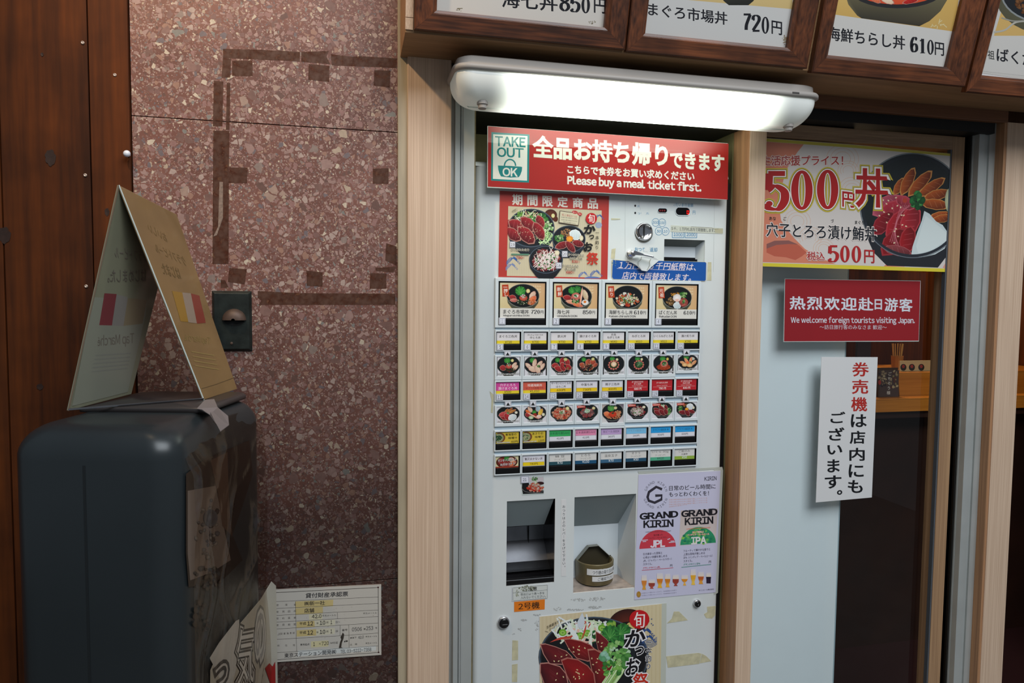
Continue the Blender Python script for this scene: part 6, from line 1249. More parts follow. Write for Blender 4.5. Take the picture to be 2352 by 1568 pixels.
bslice([(1470, 870), (1560, 860), (1750, 900), (1900, 960), (2000, 1060), (2010, 1180), (1860, 1230), (1680, 1180), (1560, 1040)], '8c1418', '5c1014', 'bc7468')
bslice([(1100, 950), (1180, 940), (1350, 990), (1520, 1060), (1610, 1150), (1640, 1220), (1480, 1280), (1250, 1270), (1150, 1110)], '74181e', '44101a', 'c08478')
bslice([(1850, 1030), (1960, 1020), (2120, 1110), (2260, 1200), (2300, 1400), (2260, 1700), (1990, 1700), (1900, 1300)], '8c1c20', '541014', 'b87464')
bslice([(1100, 1250), (1220, 1240), (1420, 1300), (1520, 1420), (1580, 1700), (1200, 1700), (1100, 1400)], '6c141c', '3c0c14', 'c08478')
bslice([(1430, 1200), (1530, 1160), (1700, 1190), (1860, 1290), (1960, 1420), (2000, 1700), (1640, 1700), (1520, 1450)], '9c1418', '641014', 'b46c60')
for x, y in ((1630, 1005), (1720, 990), (1810, 1015), (1560, 1030), (1700, 1040), (1722, 1048), (1632, 1075), (1716, 1110), (1345, 1138), (1440, 1150), (1520, 1125), (1325, 1222), (1397, 1220), (1690, 1358), (1675, 1395), (1700, 1410), (1720, 1420), (1785, 1430), (1635, 1470), (1720, 1465), (1660, 1500), (1725, 1495), (1372, 1417), (1470, 1470), (1353, 1518), (1920, 1178), (2010, 1185), (1995, 1240), (1940, 1275), (2035, 1165), (2020, 918), (2080, 935), (2070, 990), (2125, 1022), (1985, 1390), (2035, 1360), (2010, 1410)):
    k.ell(x, y, 16, 9, 'f0e0b0', 'd8c088', ang=k.R.random()*180, n=10, up_=False)
k.k += 1
k.ell(2540, 1160, 70, 160, '1c2228')
for i in range(26): 
    x = 2180+k.R.random()*220; k.line(catmull([(2280+k.R.random()*200, 1130+k.R.random()*150), (x+40, 1350), (x-150, 1640)], 5), 14, k.R.choice(['c4e49c', 'a4d078', 'e0f0c8', '8cbc64']), up_=(i % 4 == 3))
k.cluster(2310, 1080, 190, 180, 46, 46, ['8ccc6c', 'a8dc84', '6cb454', '4c9444', 'c4ecc0'], 0.15); k.cluster(2130, 1150, 60, 90, 10, 50, ['a4dcc0', '6cb480'], 0.15); k.cluster(2240, 1330, 140, 130, 22, 40, ['5cac44', '8ccc5c', '3c8434'], 0.15); k.cluster(2450, 1200, 60, 160, 14, 44, ['5ca04c', '3c8434'], 0.15)
wave(k, 2780, 760, 100, '2c5090'); wave(k, 2820, 860, 90, '2c5090')
for q in range(6): k.line(catmull([(2560, 890+24*q), (2700, 860+26*q), (2850, 890+22*q), (2950, 840+22*q)], 6), 7, '3c609c', up_=False)
k.k += 1
for x, y in ((2865, 555), (2862, 628), (2886, 650), (2820, 590)): k.ell(x, y, 9, 9, '2c4c8c')
k.ell(2670, 560, 158, 148, 'c8141c', wob=0.012, n=44); k.text('旬', 2585, 572, 2755, 566, 250, 'f4ece8', off=0.006, dx=0.02)
WO = ((0.06, 'f0eef0'),)
k.text('か', 2445, 875, 2770, 840, 270, '100c14', off=0.028, outs=WO, slant=0.1); k.text('つ', 2600, 1060, 2740, 1050, 135, '100c14', off=0.028, outs=WO, slant=0.1); k.text('お', 2455, 1320, 2670, 1290, 270, '100c14', off=0.028, outs=WO, slant=0.1)
k.vt('一本釣り', 2815, 925, 2812, 1300, 100, '141018', off=0.014, outs=((0.05, 'f0eef0'),)); k.text('祭', 2560, 1560, 2810, 1540, 290, 'cc2c18', off=0.02, outs=WO, dx=0.01)
k.text('生姜醤油で', 1205, 690, 1400, 590, 46, '201c18', off=0.006); k.text('さっぱりと', 1245, 725, 1410, 640, 42, '201c18', off=0.006); k.line([(1180, 745), (1235, 762)], 5, '201c18'); k.line([(1438, 560), (1425, 620)], 5, '201c18')
k.build('printing', 'ink_lam', s)

# price poster on the sliding door
Y = 0.0035
s = poster('price_poster', [(1738, 315.5), (1960, 332), (2186.5, 353), (2179.7, 624.5), (1960, 618), (1733, 611)], Y, 0.0009, 'wide poster with a large red 500 and a seafood bowl, behind the sliding door frame', 'poster')
k = pink(Y, 51).crop(1740, 300, 4.612)
k.poly([(-8, 74), (1015, 150), (2060, 245), (2028, 1497), (1010, 1466), (-30, 1432)], 'd6cdc6')
k.poly([(-8, 110), (490, 145), (420, 230), (300, 420), (250, 620), (230, 820), (250, 950), (310, 1040), (380, 1130), (500, 1250), (640, 1340), (830, 1412), (-30, 1390)], 'd88468')
for cx, cy, r in ((900, 300, 170), (960, 420, 110), (420, 960, 140), (560, 1130, 120), (700, 1250, 110), (1000, 620, 140)):
    for q in range(3): k.ring(cx, cy, r-q*r*0.25, (r-q*r*0.25)*0.9, 4, 'd8b094', a0=150, a1=400, up_=False)
k.k += 1
k.poly([(95, 1215), (180, 1170), (330, 1165), (440, 1215), (520, 1290), (470, 1330), (400, 1370), (300, 1340), (180, 1330), (95, 1290)], 'c0604a'); k.poly([(95, 1200), (180, 1165), (330, 1162), (430, 1205), (330, 1200), (200, 1210), (95, 1250)], '8c5a54')
k.poly([(1330, 1440), (1440, 1360), (1560, 1440)], 'd88468', up_=True); k.poly([(1960, 1450), (2030, 1340), (2028, 1480)], 'e0a08c')
k.poly([(-8, 74), (1015, 150), (2060, 245), (2060, 270), (1015, 182), (-8, 108)], 'c8b838'); k.poly([(-30, 1398), (1010, 1425), (2028, 1462), (2028, 1497), (1010, 1466), (-30, 1434)], 'dccc38')
# bowl (cut off at the right edge of the poster)
def clipx(k, i0, xm):
    for i in range(i0, len(k.V)):
        if k.V[i].x > xm: k.V[i].x = xm
i0 = len(k.V)
k.raw([(1095, 850), (1130, 1020), (1180, 1180), (1230, 1290), (1370, 1430), (1910, 1450), (2040, 1320), (2040, 500), (1100, 700)], [tuple(range(9))], [hx('24262c')]*9)
k.ell(1640, 790, 560, 555, '30343a', '20242a', n=60, ang=0); k.ring(1640, 790, 552, 548, 10, '7c8488', n=60); k.ell(1645, 800, 520, 510, '141a1c', '1c2224', n=60)
for x, y, l, w_, a in ((1500, 590, 110, 50, -60), (1590, 540, 170, 62, -65), (1720, 560, 190, 66, -48), (1840, 600, 180, 60, -35), (1900, 680, 150, 60, -15), (1880, 780, 160, 62, 5), (1950, 900, 130, 50, -5), (1960, 930, 120, 46, -10)): k.slice(x, y, l, w_, a, 'b05420', '6c2c10', 'c88848')
k.ell(2035, 740, 50, 130, 'd0d4b0', 'b0b490')
for x, y, l, w_, a, c in ((1380, 800, 190, 120, -30, 'b0485c'), (1500, 850, 200, 120, 10, 'b02c3c'), (1330, 980, 170, 90, -50, '8c1420'), (1480, 1000, 200, 110, -60, 'a81c28'), (1620, 960, 190, 110, -75, 'b02430'), (1440, 1180, 190, 110, -50, '881018'), (1590, 1160, 160, 90, -80, '9c141c'), (1480, 1270, 160, 60, 10, '8c3c40'), (1560, 760, 120, 70, 30, 'b83c4c')): k.slice(x, y, l, w_, a, c, mixh(c, '200408', 0.35), mixh(c, 'e8a0a0', 0.2))
for i in range(6): a = 1250+60*i; k.line(catmull([(1620-20*i, 790), (1500-10*i, 900+30*i), (1400+20*i, 1180+10*i)], 5), 5, 'c86c78', up_=(i == 5))
k.ell(1560, 740, 24, 24, 'b8402c')
k.poly([(1765, 850), (1820, 880), (1890, 960), (1960, 1000), (2036, 1090), (2036, 1180), (1980, 1250), (1880, 1310), (1760, 1338), (1625, 1335), (1640, 1230), (1690, 1080), (1740, 950)], 'ccd8d8'); k.poly([(1780, 900), (1860, 960), (2020, 1100), (2020, 1150), (1850, 1260), (1700, 1300), (1680, 1220), (1730, 1050)], 'd8e2e0')
k.cluster(1690, 745, 60, 75, 34, 30, ['2c7c3c', '1c5c2c', '48a050'], 0.3)
for x, y in ((1360, 670), (1385, 740), (1365, 775), (1480, 795), (1515, 812), (1425, 822), (1338, 862), (1388, 886), (1525, 895), (1548, 897), (1368, 972), (1533, 998), (1572, 1012), (1465, 1040), (1450, 1065), (1487, 1120), (1447, 1188), (1290, 900), (1330, 735), (1465, 710)): k.ell(x, y, 11, 7, 'ecd8b0', ang=k.R.random()*180, n=8, up_=False)
k.k += 1
k.ring(1640, 790, 535, 535, 30, '282c34', n=60, a0=25, a1=160); k.ring(1645, 800, 545, 545, 8, '6c747c', n=60, a0=40, a1=150)
xm = at(2184.5, 400, Y).x
clipx(k, i0, xm)
RD = 'b01c1c'
k.text('生活応援プライス！', 40, 318, 905, 315, 108, 'a82c28', off=0.012, dx=0.012, outs=((0.05, 'e8d8d0'),))
for st_, a, b_, h_ in (('500', 60, 885, 425),):
    for ex, c in ((32, 'c8b43c'), (18, '2c1410'), (13, 'f4ece4'), (2, RD)): k.dig(st_, a+8, 640, b_, 620, h_-10, c, ex=ex)
for ex, c in ((0.10, 'c8b43c'), (0.065, '2c1410'), (0.05, 'f4ece4')): k.text('円', 895, 722, 1025, 738, 160, c, off=0.0) if False else None
k.text('円', 895, 722, 1025, 738, 165, RD, off=0.025, outs=((0.16, 'c8b43c'), (0.10, '2c1410'), (0.08, 'f4ece4')))
k.text('丼', 1035, 600, 1375, 612, 415, RD, off=0.03, outs=((0.085, 'c8b43c'), (0.055, '2c1410'), (0.045, 'f4ece4')))
k.text('穴子とろろ漬け鮪丼', 92, 1045, 1255, 1098, 150, '1c2028', off=0.014, dx=0.012, outs=((0.05, 'e8dcd4'),))
for t, x, y, w_ in (('あな', 122, 928, 72), ('ご', 273, 930, 32), ('づ', 775, 952, 30), ('まぐろ', 1030, 970, 98), ('どん', 1168, 975, 64)): k.text(t, x, y, x+w_, y+3, 36, '2c2c30', off=0.008)
k.text('税込', 520, 1325, 710, 1330, 95, 'a82020', off=0.012, dx=0.012, outs=((0.05, 'ecdcd4'),)); k.dig('500', 745, 1300, 1110, 1310, 178, 'b42424'); k.text('円', 1128, 1330, 1235, 1335, 140, 'b42424', off=0.012, dx=0.012)
k.build('printing', 'ink_lam', s)

# welcome sign and notice taped on the pane
Y = 0.0335
s = poster('welcome_sign', [(1802.5, 640), (2115, 644.5), (2110.5, 784), (1799.5, 785)], Y, 0.0012, 'dark red laminated sign with white Chinese writing taped to the door glass', 'sign', 'clear_edge')
k = pink(Y).crop(1740, 620, 4.612); k.poly([(292, 95), (1725, 118), (1706, 748), (280, 755)], '961a22')
cs2 = '热烈欢迎赴日游客'; xs = (340, 522, 705, 885, 1065, 1240, 1345, 1500, 1655)
for i, ch in enumerate(cs2): k.text(ch, xs[i], 348+3*i, (xs[i+1]-14) if i != 5 else 1318, 350+3*i, 140 if ch != '日' else 110, 'dce0e8', off=0.022)
k.text('We welcome foreign tourists visiting Japan.', 352, 535, 1665, 540, 84, 'dcdce4', off=0.02); k.text('～訪日旅行客のみなさま 歓迎～', 658, 603, 1368, 606, 48, 'd8d4dc', off=0.004)
k.build('printing', 'ink_lam', s)
s = poster('notice_sheet', [(1887, 819.5), (2016, 820), (2002.5, 1142), (1874, 1153.5)], Y, 0.001, 'tall white notice with brushed red and black writing taped to the door glass', 'notice')
k = pink(Y).crop(1740, 620, 4.612)
KB = dict(off=0.02, dx=0.014)
k.vt('券売機は店内にも', 1085, 1050, 1065, 2335, 175, 'b42820', **KB) if False else None
pts_ = [(1976, 848), (1975, 888), (1973, 928), (1972, 966), (1969, 1004), (1968, 1043), (1966, 1081), (1964, 1117)]
k.crop(0, 0, 1)
for i, ch in enumerate('券売機は店内にも'):
    x, y = pts_[i]; w_ = 38-i*0.6; k.text(ch, x-w_/2, y, x+w_/2, y, 33 if i < 3 else 30, 'b42820' if i < 3 else '101216', **KB)
for ch, x, y, w_, h_ in (('ご', 1924, 959, 34, 26), ('ざ', 1921, 997, 36, 30), ('い', 1917, 1033, 34, 22), ('ま', 1914, 1070, 28, 30), ('す', 1913, 1107, 38, 30), ('。', 1928, 1131, 12, 11)): k.text(ch, x-w_/2, y, x+w_/2, y-1, h_, '101216', **KB)
k.build('printing', 'ink', s)

# permit plate on the terrazzo
Y = YS-0.003
s = poster('permit_plate', [(628, 1354), (875.5, 1341.5), (876, 1503), (634, 1520)], Y, 0.0027, 'cream enamel permit plate with a ruled table on the lower terrazzo wall', 'sign', 'beige_metal')
k = pink(Y, 61).crop(600, 1320, 7.127)
k.poly([(200, 240), (1964, 157), (1966, 1308), (240, 1428)], 'c2bcb2')
def L(x0_, y0_, x1_, y1_, w_=5, c='2c2420'): k.line([(x0_, y0_), (x1_, y1_)], w_, c, up_=False)
for P in ((575, 437, 1180, 405, 540, 505), (575, 540, 1010, 520, 622, 650)): pass
YC = 'c8b47c'
k.poly([(560, 432), (1180, 405), (1175, 510), (562, 540)], YC); k.poly([(562, 545), (1010, 520), (1010, 625), (565, 652)], YC); k.poly([(780, 648), (1000, 634), (1000, 730), (785, 744)], 'd0c8a8'); k.poly([(578, 765), (870, 748), (880, 848), (578, 868)], YC); k.poly([(870, 748), (1210, 730), (1210, 828), (878, 848)], 'cfc8b0')
k.poly([(580, 905), (900, 885), (900, 990), (580, 1010)], YC); k.poly([(900, 885), (1205, 865), (1205, 965), (900, 988)], 'cfc8b0'); k.poly([(815, 1088), (1100, 1070), (1100, 1170), (815, 1188)], 'd0c69c'); k.poly([(600, 1235), (1880, 1158), (1880, 1235), (600, 1330)], 'ced0cc')
L(215, 290, 1915, 205, 8); L(1915, 205, 1920, 1268, 8); L(1920, 1268, 250, 1388, 7); L(215, 290, 240, 1395, 7)
for y0_, y1_ in ((437, 360), (550, 465), (663, 573), (773, 680), (885, 785), (1275, 1160)): L(225, y0_, 1912, y1_)
L(238, 1055, 1290, 995); L(1290, 995, 1912, 950) ; L(558, 435, 580, 1250); L(1245, 615, 1248, 715); L(1292, 825, 1290, 990); L(1432, 815, 1438, 1190)
k.k += 1
for x, y in ((217, 290), (1914, 203), (1921, 1266)): k.ell(x, y, 14, 13, '3c1414')
B = '1c1c24'
k.text('貸付財産承認票', 725, 340, 1422, 308, 82, B, off=0.016)
for t, y in (('使用者', 495), ('使用目的', 605), ('契約面積', 713), ('使用期間', 822)):
    n = len(t)
    for i, ch in enumerate(t): x = 250+(285)*i/(n-1) if n > 1 else 250; k.text(ch, x-2, y-i*4, x+34, y-i*4-2, 34, '3c3430', off=0.004)
for i, ch in enumerate('JR東海承認'): x = 265+50*i; k.text(ch, x, 968-4*i, x+34, 966-4*i, 34, '3c3430', off=0.006)
for i, ch in enumerate('所在地'): x = 265+127*i; k.text(ch, x, 1158-5*i, x+34, 1156-5*i, 34, '3c3430', off=0.004)
k.text('㈱新一社', 705, 468, 1042, 455, 70, B, off=0.01); k.text('店舗', 705, 583, 868, 578, 72, B, off=0.012); k.text('42.0', 828, 680, 988, 670, 62, B, off=0.012); k.text('平方メートル', 1000, 668, 1225, 655, 34, '34302c'); k.text('平方メートル', 1668, 630, 1893, 618, 30, '34302c')
for y in (790, 938):
    k.text('平成', 628, y+8, 735, y, 46, B, off=0.01); k.text('12', 755, y+5, 850, y, 68, B, off=0.014); k.text('年', 905, y, 938, y-2, 34, '34302c'); k.text('10', 958, y-6, 1050, y-12, 66, B, off=0.014); k.text('月', 1062, y-12, 1096, y-14, 34, '34302c'); k.text('1', 1135, y-16, 1162, y-18, 62, B, off=0.014); k.text('日～' if y < 800 else '日', 1222, y-18, 1292 if y < 800 else 1255, y-22, 32, '34302c')
k.text('番号', 1322, 903, 1412, 895, 34, '34302c'); k.text('0506', 1485, 890, 1648, 882, 62, B, off=0.006); k.text('第', 1675, 884, 1710, 882, 32, '34302c'); k.text('253', 1716, 872, 1832, 866, 62, B, off=0.006); k.text('号', 1868, 868, 1896, 866, 30, '34302c')
k.text('高架下', 1455, 1030, 1560, 1020, 28, '34302c'); k.text('42.0', 1588, 1022, 1678, 1012, 46, B); k.text('平方メートル', 1708, 1010, 1895, 998, 28, '34302c'); k.text('土　地', 1455, 1138, 1570, 1128, 28, '34302c'); k.text('平方メートル', 1708, 1118, 1895, 1106, 28, '34302c')
k.text('東京起点', 640, 1140, 790, 1132, 34, B); k.text('1', 852, 1130, 880, 1128, 60, B, off=0.012); k.text('K', 952, 1125, 975, 1122, 30, '34302c'); k.text('720', 988, 1122, 1108, 1112, 62, B, off=0.006); k.text('M付近', 1135, 1112, 1258, 1104, 34, '44403c')
k.text('東京ステーション開発㈱', 380, 1318, 1225, 1252, 76, B, off=0.006, dx=0.006); k.text('TEL 03-5222-7358', 1298, 1255, 1802, 1215, 56, '2c2c30')
k.poly([(1335, 940), (1358, 970), (1350, 1030), (1320, 1110), (1310, 1180), (1335, 1190), (1270, 1195), (1290, 1100), (1310, 1050), (1297, 1015), (1315, 985)], '3c342c'); k.cluster(1390, 1085, 22, 16, 7, 11, ['2c2824'])
k.cluster(1300, 700, 560, 480, 26, 5, ['9c8c7c', 'a49684'], 0); k.build('printing', 'ink', s)

# hooded iron plate on the terrazzo
c = [at(487, 666, YS), at(578.5, 669, YS), at(580, 808, YS), at(487.5, 806, YS)]; X0 = (c[0].x+c[3].x)/2; X1 = (c[1].x+c[2].x)/2; Z1 = (c[0].z+c[1].z)/2; Z0 = (c[2].z+c[3].z)/2
hp = empty('hooded_plate', ((X0+X1)/2, YS, (Z0+Z1)/2), label='small dark green iron plate with a hooded opening, screwed to the terrazzo', cat='wall plate')
def bev(x0, x1, y0, y1, z0, z1, e): return MB().hexa([(x0+e, y0, z0+e), (x1-e, y0, z0+e), (x1-e, y0, z1-e), (x0+e, y0, z1-e)], [(x0, y1, z0), (x1, y1, z0), (x1, y1, z1), (x0, y1, z1)])
bev(X0, X1, YS-0.008, YS-0.0002, Z0, Z1, 0.006).build('plate', M['plate'], hp, bevel=0.0008)
pc = at(538, 735, YS-0.008); R_ = 0.0245; n = 18; V = []; F = []
for j in range(7):
    t = j/6*math.pi/2; rr = R_*math.cos(t*0.9); y = YS-0.008-0.016*math.sin(t)
    for i in range(n+1): a = math.pi*i/n; V.append((pc.x-rr*math.cos(a), y if i not in (0, n) else y, pc.z+rr*1.0*math.sin(a)*1.0))
for j in range(6):
    for i in range(n): F.append((j*(n+1)+i, j*(n+1)+i+1, (j+1)*(n+1)+i+1, (j+1)*(n+1)+i))
mesh('hood', V, F, M['rust'], hp, smooth=True)
V = [(pc.x-0.021*math.cos(math.pi*i/12), YS-0.0092, pc.z+0.018*math.sin(math.pi*i/12)) for i in range(13)]+[(pc.x+0.021*math.cos(math.pi*i/12), YS-0.0092, pc.z-0.012*math.sin(math.pi*i/12)) for i in range(11, 0, -1)]
mesh('opening', V, [tuple(range(len(V)))], M['black'], hp)
for px, py in ((533, 716), (532, 788)):
    p = at(px, py, YS-0.008); MB().disc_y(p.x, p.z, [(0.0028, YS-0.008), (0.0028, YS-0.0095), (0.0015, YS-0.010)], n=12).build('rivet', M['rust'], hp)

# push pin
p = at(292.5, 353.5, -0.075)
b = MB(); b.disc_y(p.x, p.z, [(0.0032, -0.0645), (0.0034, -0.066), (0.0024, -0.068), (0.0026, -0.072), (0.0058, -0.0745), (0.0070, -0.078), (0.0060, -0.0815), (0.0035, -0.0835), (0.0005, -0.0842)], n=20)
b.build('push_pin', M['pin'], None, smooth=True, label='round white push pin in the wood at the terrazzo edge', cat='push pin')

# ---------------------------------------------------------------- grey cabinet at the left, seen from the front
fz = Vector((math.sin(YAW), math.cos(YAW), 0))
def cs(X, Zd, z): return Vector((CAM.x, CAM.y, 0))+r0*X+fz*Zd+Vector((0, 0, z))
Zn, Zf = 1.0, 1.36
gx0 = (at_d(36, 1280, Zn+0.042)-CAM).dot(r0); gx1 = (at_d(390, 1280, Zn)-CAM).dot(r0); gzt = at_d(230, 972, Zn+0.05).z
cbo = cs((gx0+gx1)/2, (Zn+Zf)/2, 0)
cab = empty('grey_cabinet', cbo, label='dark grey rounded cabinet wrapped in cling film, standing before the terrazzo wall', cat='cabinet')
def rr_(ins, z, r=0.045, n=8):
    P = []; x0_, x1_, a, b_ = gx0+ins, gx1-ins, Zn+ins, Zf-ins
    for cx_, cz_, s_ in ((x1_-r, b_-r, 0), (x0_+r, b_-r, 1), (x0_+r, a+r, 2), (x1_-r, a+r, 3)):
        for i in range(n+1): t = math.pi/2*(s_+i/n); P.append(cs(cx_+r*math.cos(t), cz_+r*math.sin(t), z))
    return P
rs = [rr_(0, 0.0), rr_(0, gzt-0.05)]
for i in range(1, 11): t = math.pi/2*i/10; rs.append(rr_(0.05*(1-math.cos(t))*0.9, gzt-0.05+0.05*math.sin(t), r=0.045-0.012*i/10))
loft('shell', rs, M['cab'], cab)
# raised rear lid
ls = []
for ins, z in ((0.020, gzt-0.001), (0.020, gzt+0.005), (0.024, gzt+0.008)):
    P = []; r = 0.03
    for cx_, cz_, s_ in ((gx1-ins-r, Zf-0.01-r, 0), (gx0+ins+r, Zf-0.01-r, 1), (gx0+ins+r, 1.145+r*0.2, 2), (gx1-ins-r, 1.145+r*0.2, 3)):
        for i in range(5): t = math.pi/2*(s_+i/4); P.append(cs(cx_+r*math.cos(t), cz_+r*(0.2 if s_ > 1 else 1)*math.sin(t), z))
    ls.append(P)
loft('lid', ls, M['cab_top'], cab)
sx = (at_d(176, 1200, Zn)-CAM).dot(r0)
V = [cs(sx, Zn-0.0004, 0.3), cs(sx+0.004, Zn-0.0004, 0.3), cs(sx+0.004, Zn-0.0004, gzt-0.055), cs(sx, Zn-0.0004, gzt-0.055)]
mesh('seam', V+[v+fz*0.002 for v in V], [(0, 1, 2, 3), (4, 7, 6, 5), (0, 4, 5, 1), (1, 5, 6, 2), (2, 6, 7, 3), (3, 7, 4, 0)], mk('cab_seam', '1a1e20', 0.4), cab)
V = [cs(gx0-0.010, 1.10, 0.4), cs(gx0-0.010, 1.14, 0.4), cs(gx0-0.010, 1.14, gzt-0.09), cs(gx0-0.010, 1.10, gzt-0.09)]
mesh('side_cover', V+[v+r0*0.012 for v in V], [(0, 1, 2, 3), (4, 7, 6, 5), (0, 4, 5, 1), (1, 5, 6, 2), (2, 6, 7, 3), (3, 7, 4, 0)], M['blackgl'], cab, bevel=0.004)
# right face prints (behind the film)
PR = cs(gx1+0.0012, 1.2, 1.0)
def rf(x, y): return at_pl(x, y, PR, r0)
k = Ink(rf, r0, seed=71); k.DZ = 2e-5; k.crop(340, 960, 2.578)
k.poly([(225, 330), (340, 240), (600, 130), (620, 330), (560, 520), (500, 690), (560, 840), (420, 980), (240, 1000), (225, 800)], '1c1614')
k.poly([(235, 430), (400, 400), (440, 600), (490, 840), (380, 910), (250, 960), (235, 800)], '6c6058'); k.poly([(370, 250), (470, 200), (480, 520), (500, 700), (440, 640), (410, 430)], '4c382c')
k.cluster(350, 650, 70, 190, 34, 15, ['6c6864', '807870', '5c5a5c', '3c3634', '8c847c'], 0.4); k.ell(368, 590, 42, 50, '2c2c30', '4c4c50'); k.ell(365, 585, 24, 30, '5c5c60', '3c3c40')
k.cluster(350, 950, 90, 70, 26, 16, ['2c3034', '3c4044', '4c4438'], 0.4); k.cluster(310, 1180, 50, 100, 16, 14, ['2a2826', '3c3834', '201c1a'], 0.4)
sp_ = k.build('side_picture', 'ink', cab)
# white sheet with big outlined characters low on the right side
PR2 = cs(gx1+0.0035, 1.2, 1.0)
def rf2(x, y): return at_pl(x, y, PR2, r0)
P = [(480, 1800), (484, 1540), (500, 1500), (545, 1440), (600, 1375), (624, 1335), (634, 1345), (642, 1800)]
a = [rf2(x, y) for x, y in P]; n = len(a)
ws_ = mesh('side_sheet', a+[v-r0*0.0008 for v in a], [tuple(range(n)), tuple(range(2*n-1, n-1, -1))]+[(i, (i+1) % n, (i+1) % n+n, i+n) for i in range(n)], mk('cream_sheet', 'b4b0a4', 0.4), cab)
k = Ink(rf2, r0, seed=3); k.DZ = 2e-5; k.crop(340, 960, 2.578)
k.poly([(365, 1420), (420, 1330), (520, 1200), (540, 1190), (540, 1420), (500, 1568), (440, 1568)], 'c4c4c0')
k.text('気', 525, 1420, 625, 1400, 330, 'd8d8d4', off=0.0, outs=((0.10, '201c1a'), (0.06, 'c8c8c4'), (0.03, '201c1a'))); k.text('の', 635, 1300, 690, 1280, 280, '9c9c9c', off=0.01, outs=((0.12, '6c6c6c'), (0.07, 'd0d0cc'))); k.text('つ', 395, 1530, 470, 1500, 120, 'c8c8c4', off=0.0, outs=((0.12, '3c3c3c'),))
k.poly([(690, 1480), (715, 1450), (735, 1470), (750, 1440), (752, 1568), (720, 1568)], 'a01c1c'); k.build('printing', 'ink', ws_)
# cling film: a crumpled sheet over the right side and the near upper corner
def film(name, fn, nu, nv, mat, amp, parent, seed=0):
    V = []; F = []
    for j in range(nv+1):
        for i in range(nu+1):
            u, v = i/nu, j/nv; p, nn = fn(u, v); d = noise.fractal(Vector((u*2+seed+v*1.5, v*3.5, seed)), 1.0, 2.0, 4)*amp+(1-abs(noise.noise(Vector((u*2.2+v*4+seed, v*3-u*2, 3)))*2))**6*amp*0.9
            V.append(p+nn*max(0.0015, 0.004+d))
    for j in range(nv):
        for i in range(nu): a = j*(nu+1)+i; F.append((a, a+1, a+nu+2, a+nu+1))
    return mesh(name, V, F, mat, parent, smooth=True)
def fs(u, v):
    Zd = Zn+0.035+(Zf-Zn-0.05)*u; z = gzt-0.035-(gzt-0.035-0.55)*v; fl_ = 0.02*max(0, v-0.35)*u
    top = 0.02*max(0, 0.06-v)/0.06
    return cs(gx1-top+fl_+0.004, Zd, z+(0.02*math.sin(u*3.0) if v < 0.1 else 0)), r0
film('cling_film', fs, 80, 140, M['wrap'], 0.0055, cab, 2)
# grey tape from the panel down to the film
k_ = [(470, 918), (492, 916), (500, 935), (524, 955), (526, 975), (506, 990), (498, 975), (482, 952), (464, 940), (452, 938)]
zt_ = gzt+0.0095
a = [at_z(x, y, zt_) if y < 942 else at_z(x, y, gzt+0.002) for x, y in k_]; n = len(a)
mesh('grey_tape', a+[v-Vector((0, 0, 0.0008)) for v in a], [tuple(range(n)), tuple(range(2*n-1, n-1, -1))]+[(i, (i+1) % n, (i+1) % n+n, i+n) for i in range(n)], mk('grey_tape', '7c7474', 0.5), cab)

# ---------------------------------------------------------------- folded table sign on the cabinet
zt2 = gzt+0.0085
bl = at_z(157, 943, zt2); br = at_z(468, 918, zt2); fb = at_z(302, 905, zt2); fr = at_z(545, 893, zt2)
dn = (bl-CAM).dot(fw)*0.5+(br-CAM).dot(fw)*0.5-0.02
tn = at_d(273, 425, dn); tf = at_d(406, 492, dn+0.20)
fb = at_pl(302, 905, bl, (tn-bl).cross(tf-bl)); fr = at_pl(545, 893, br, (tn-br).cross(tf-br))
sg = empty('folded_sign', (tn+tf+bl+br)/4*1.0, label='yellowed folded acrylic sign with mirrored faded lettering, on top of the grey cabinet', cat='sign')
def panel(name, a, b_, c, d, mat, th):
    nn = (b_-a).cross(d-a).normalized()
    if nn.dot(CAM-a) > 0: nn = -nn
    V = [a, b_, c, d]; return mesh(name, V+[v+nn*th for v in V], [(0, 1, 2, 3), (7, 6, 5, 4), (4, 5, 1, 0), (5, 6, 2, 1), (6, 7, 3, 2), (7, 4, 0, 3)], mat, sg, bevel=0.0008)
M['old_paper'] = mk('faded_sheet', '84846f', 0.35, noisy=0.12, nscale=7, coat=0.35); M['yel_paper'] = mk('yellowed_sheet', '8a6e46', 0.35, noisy=0.2, nscale=9, coat=0.35)
p1_ = panel('left_leaf', bl, fb, tf, tn, M['old_paper'], 0.003)
p2_ = panel('right_leaf', br, tn, tf, fr, M['yel_paper'], 0.003)
def quadmap(tl, tr, brr, bll, px):  # px: the four corners in pixels, the leaf is one plane
    nn = (tr-tl).cross(bll-tl).normalized()
    if nn.dot(CAM-tl) < 0: nn = -nn
    return (lambda x, y: at_pl(x, y, tl+nn*0.0004, nn)), nn
f1, n1 = quadmap(tn, tf, fb, bl, None); k = Ink(f1, n1, seed=5); k.DZ = 6e-6; k.crop(140, 400, 2.8)
FD = '6c665c'
k.poly([(208, 790), (552, 808), (545, 900), (500, 1100), (430, 1400), (72, 1490)], '8a8c7e')
k.poly([(280, 765), (358, 770), (328, 972), (246, 970)], '7c3c40'); k.poly([(358, 772), (430, 790), (405, 975), (328, 972)], '86827c'); k.poly([(430, 795), (552, 808), (525, 960), (402, 975)], '847860')
k.text('はじめました。', 300, 655, 548, 650, 80, FD, off=0.008, mirror=True); k.text('クラフトビール', 345, 500, 556, 530, 72, '766e64', off=0.004, mirror=True)
k.text('Tap Marché', 236, 1080, 470, 1060, 88, FD, off=0.0, dx=0.006, mirror=True)
for i in range(5): k.line([(220-6*i, 1165+26*i), (450-5*i, 1150+24*i)], 8, '84867c')
k.build('printing', 'ink', p1_)
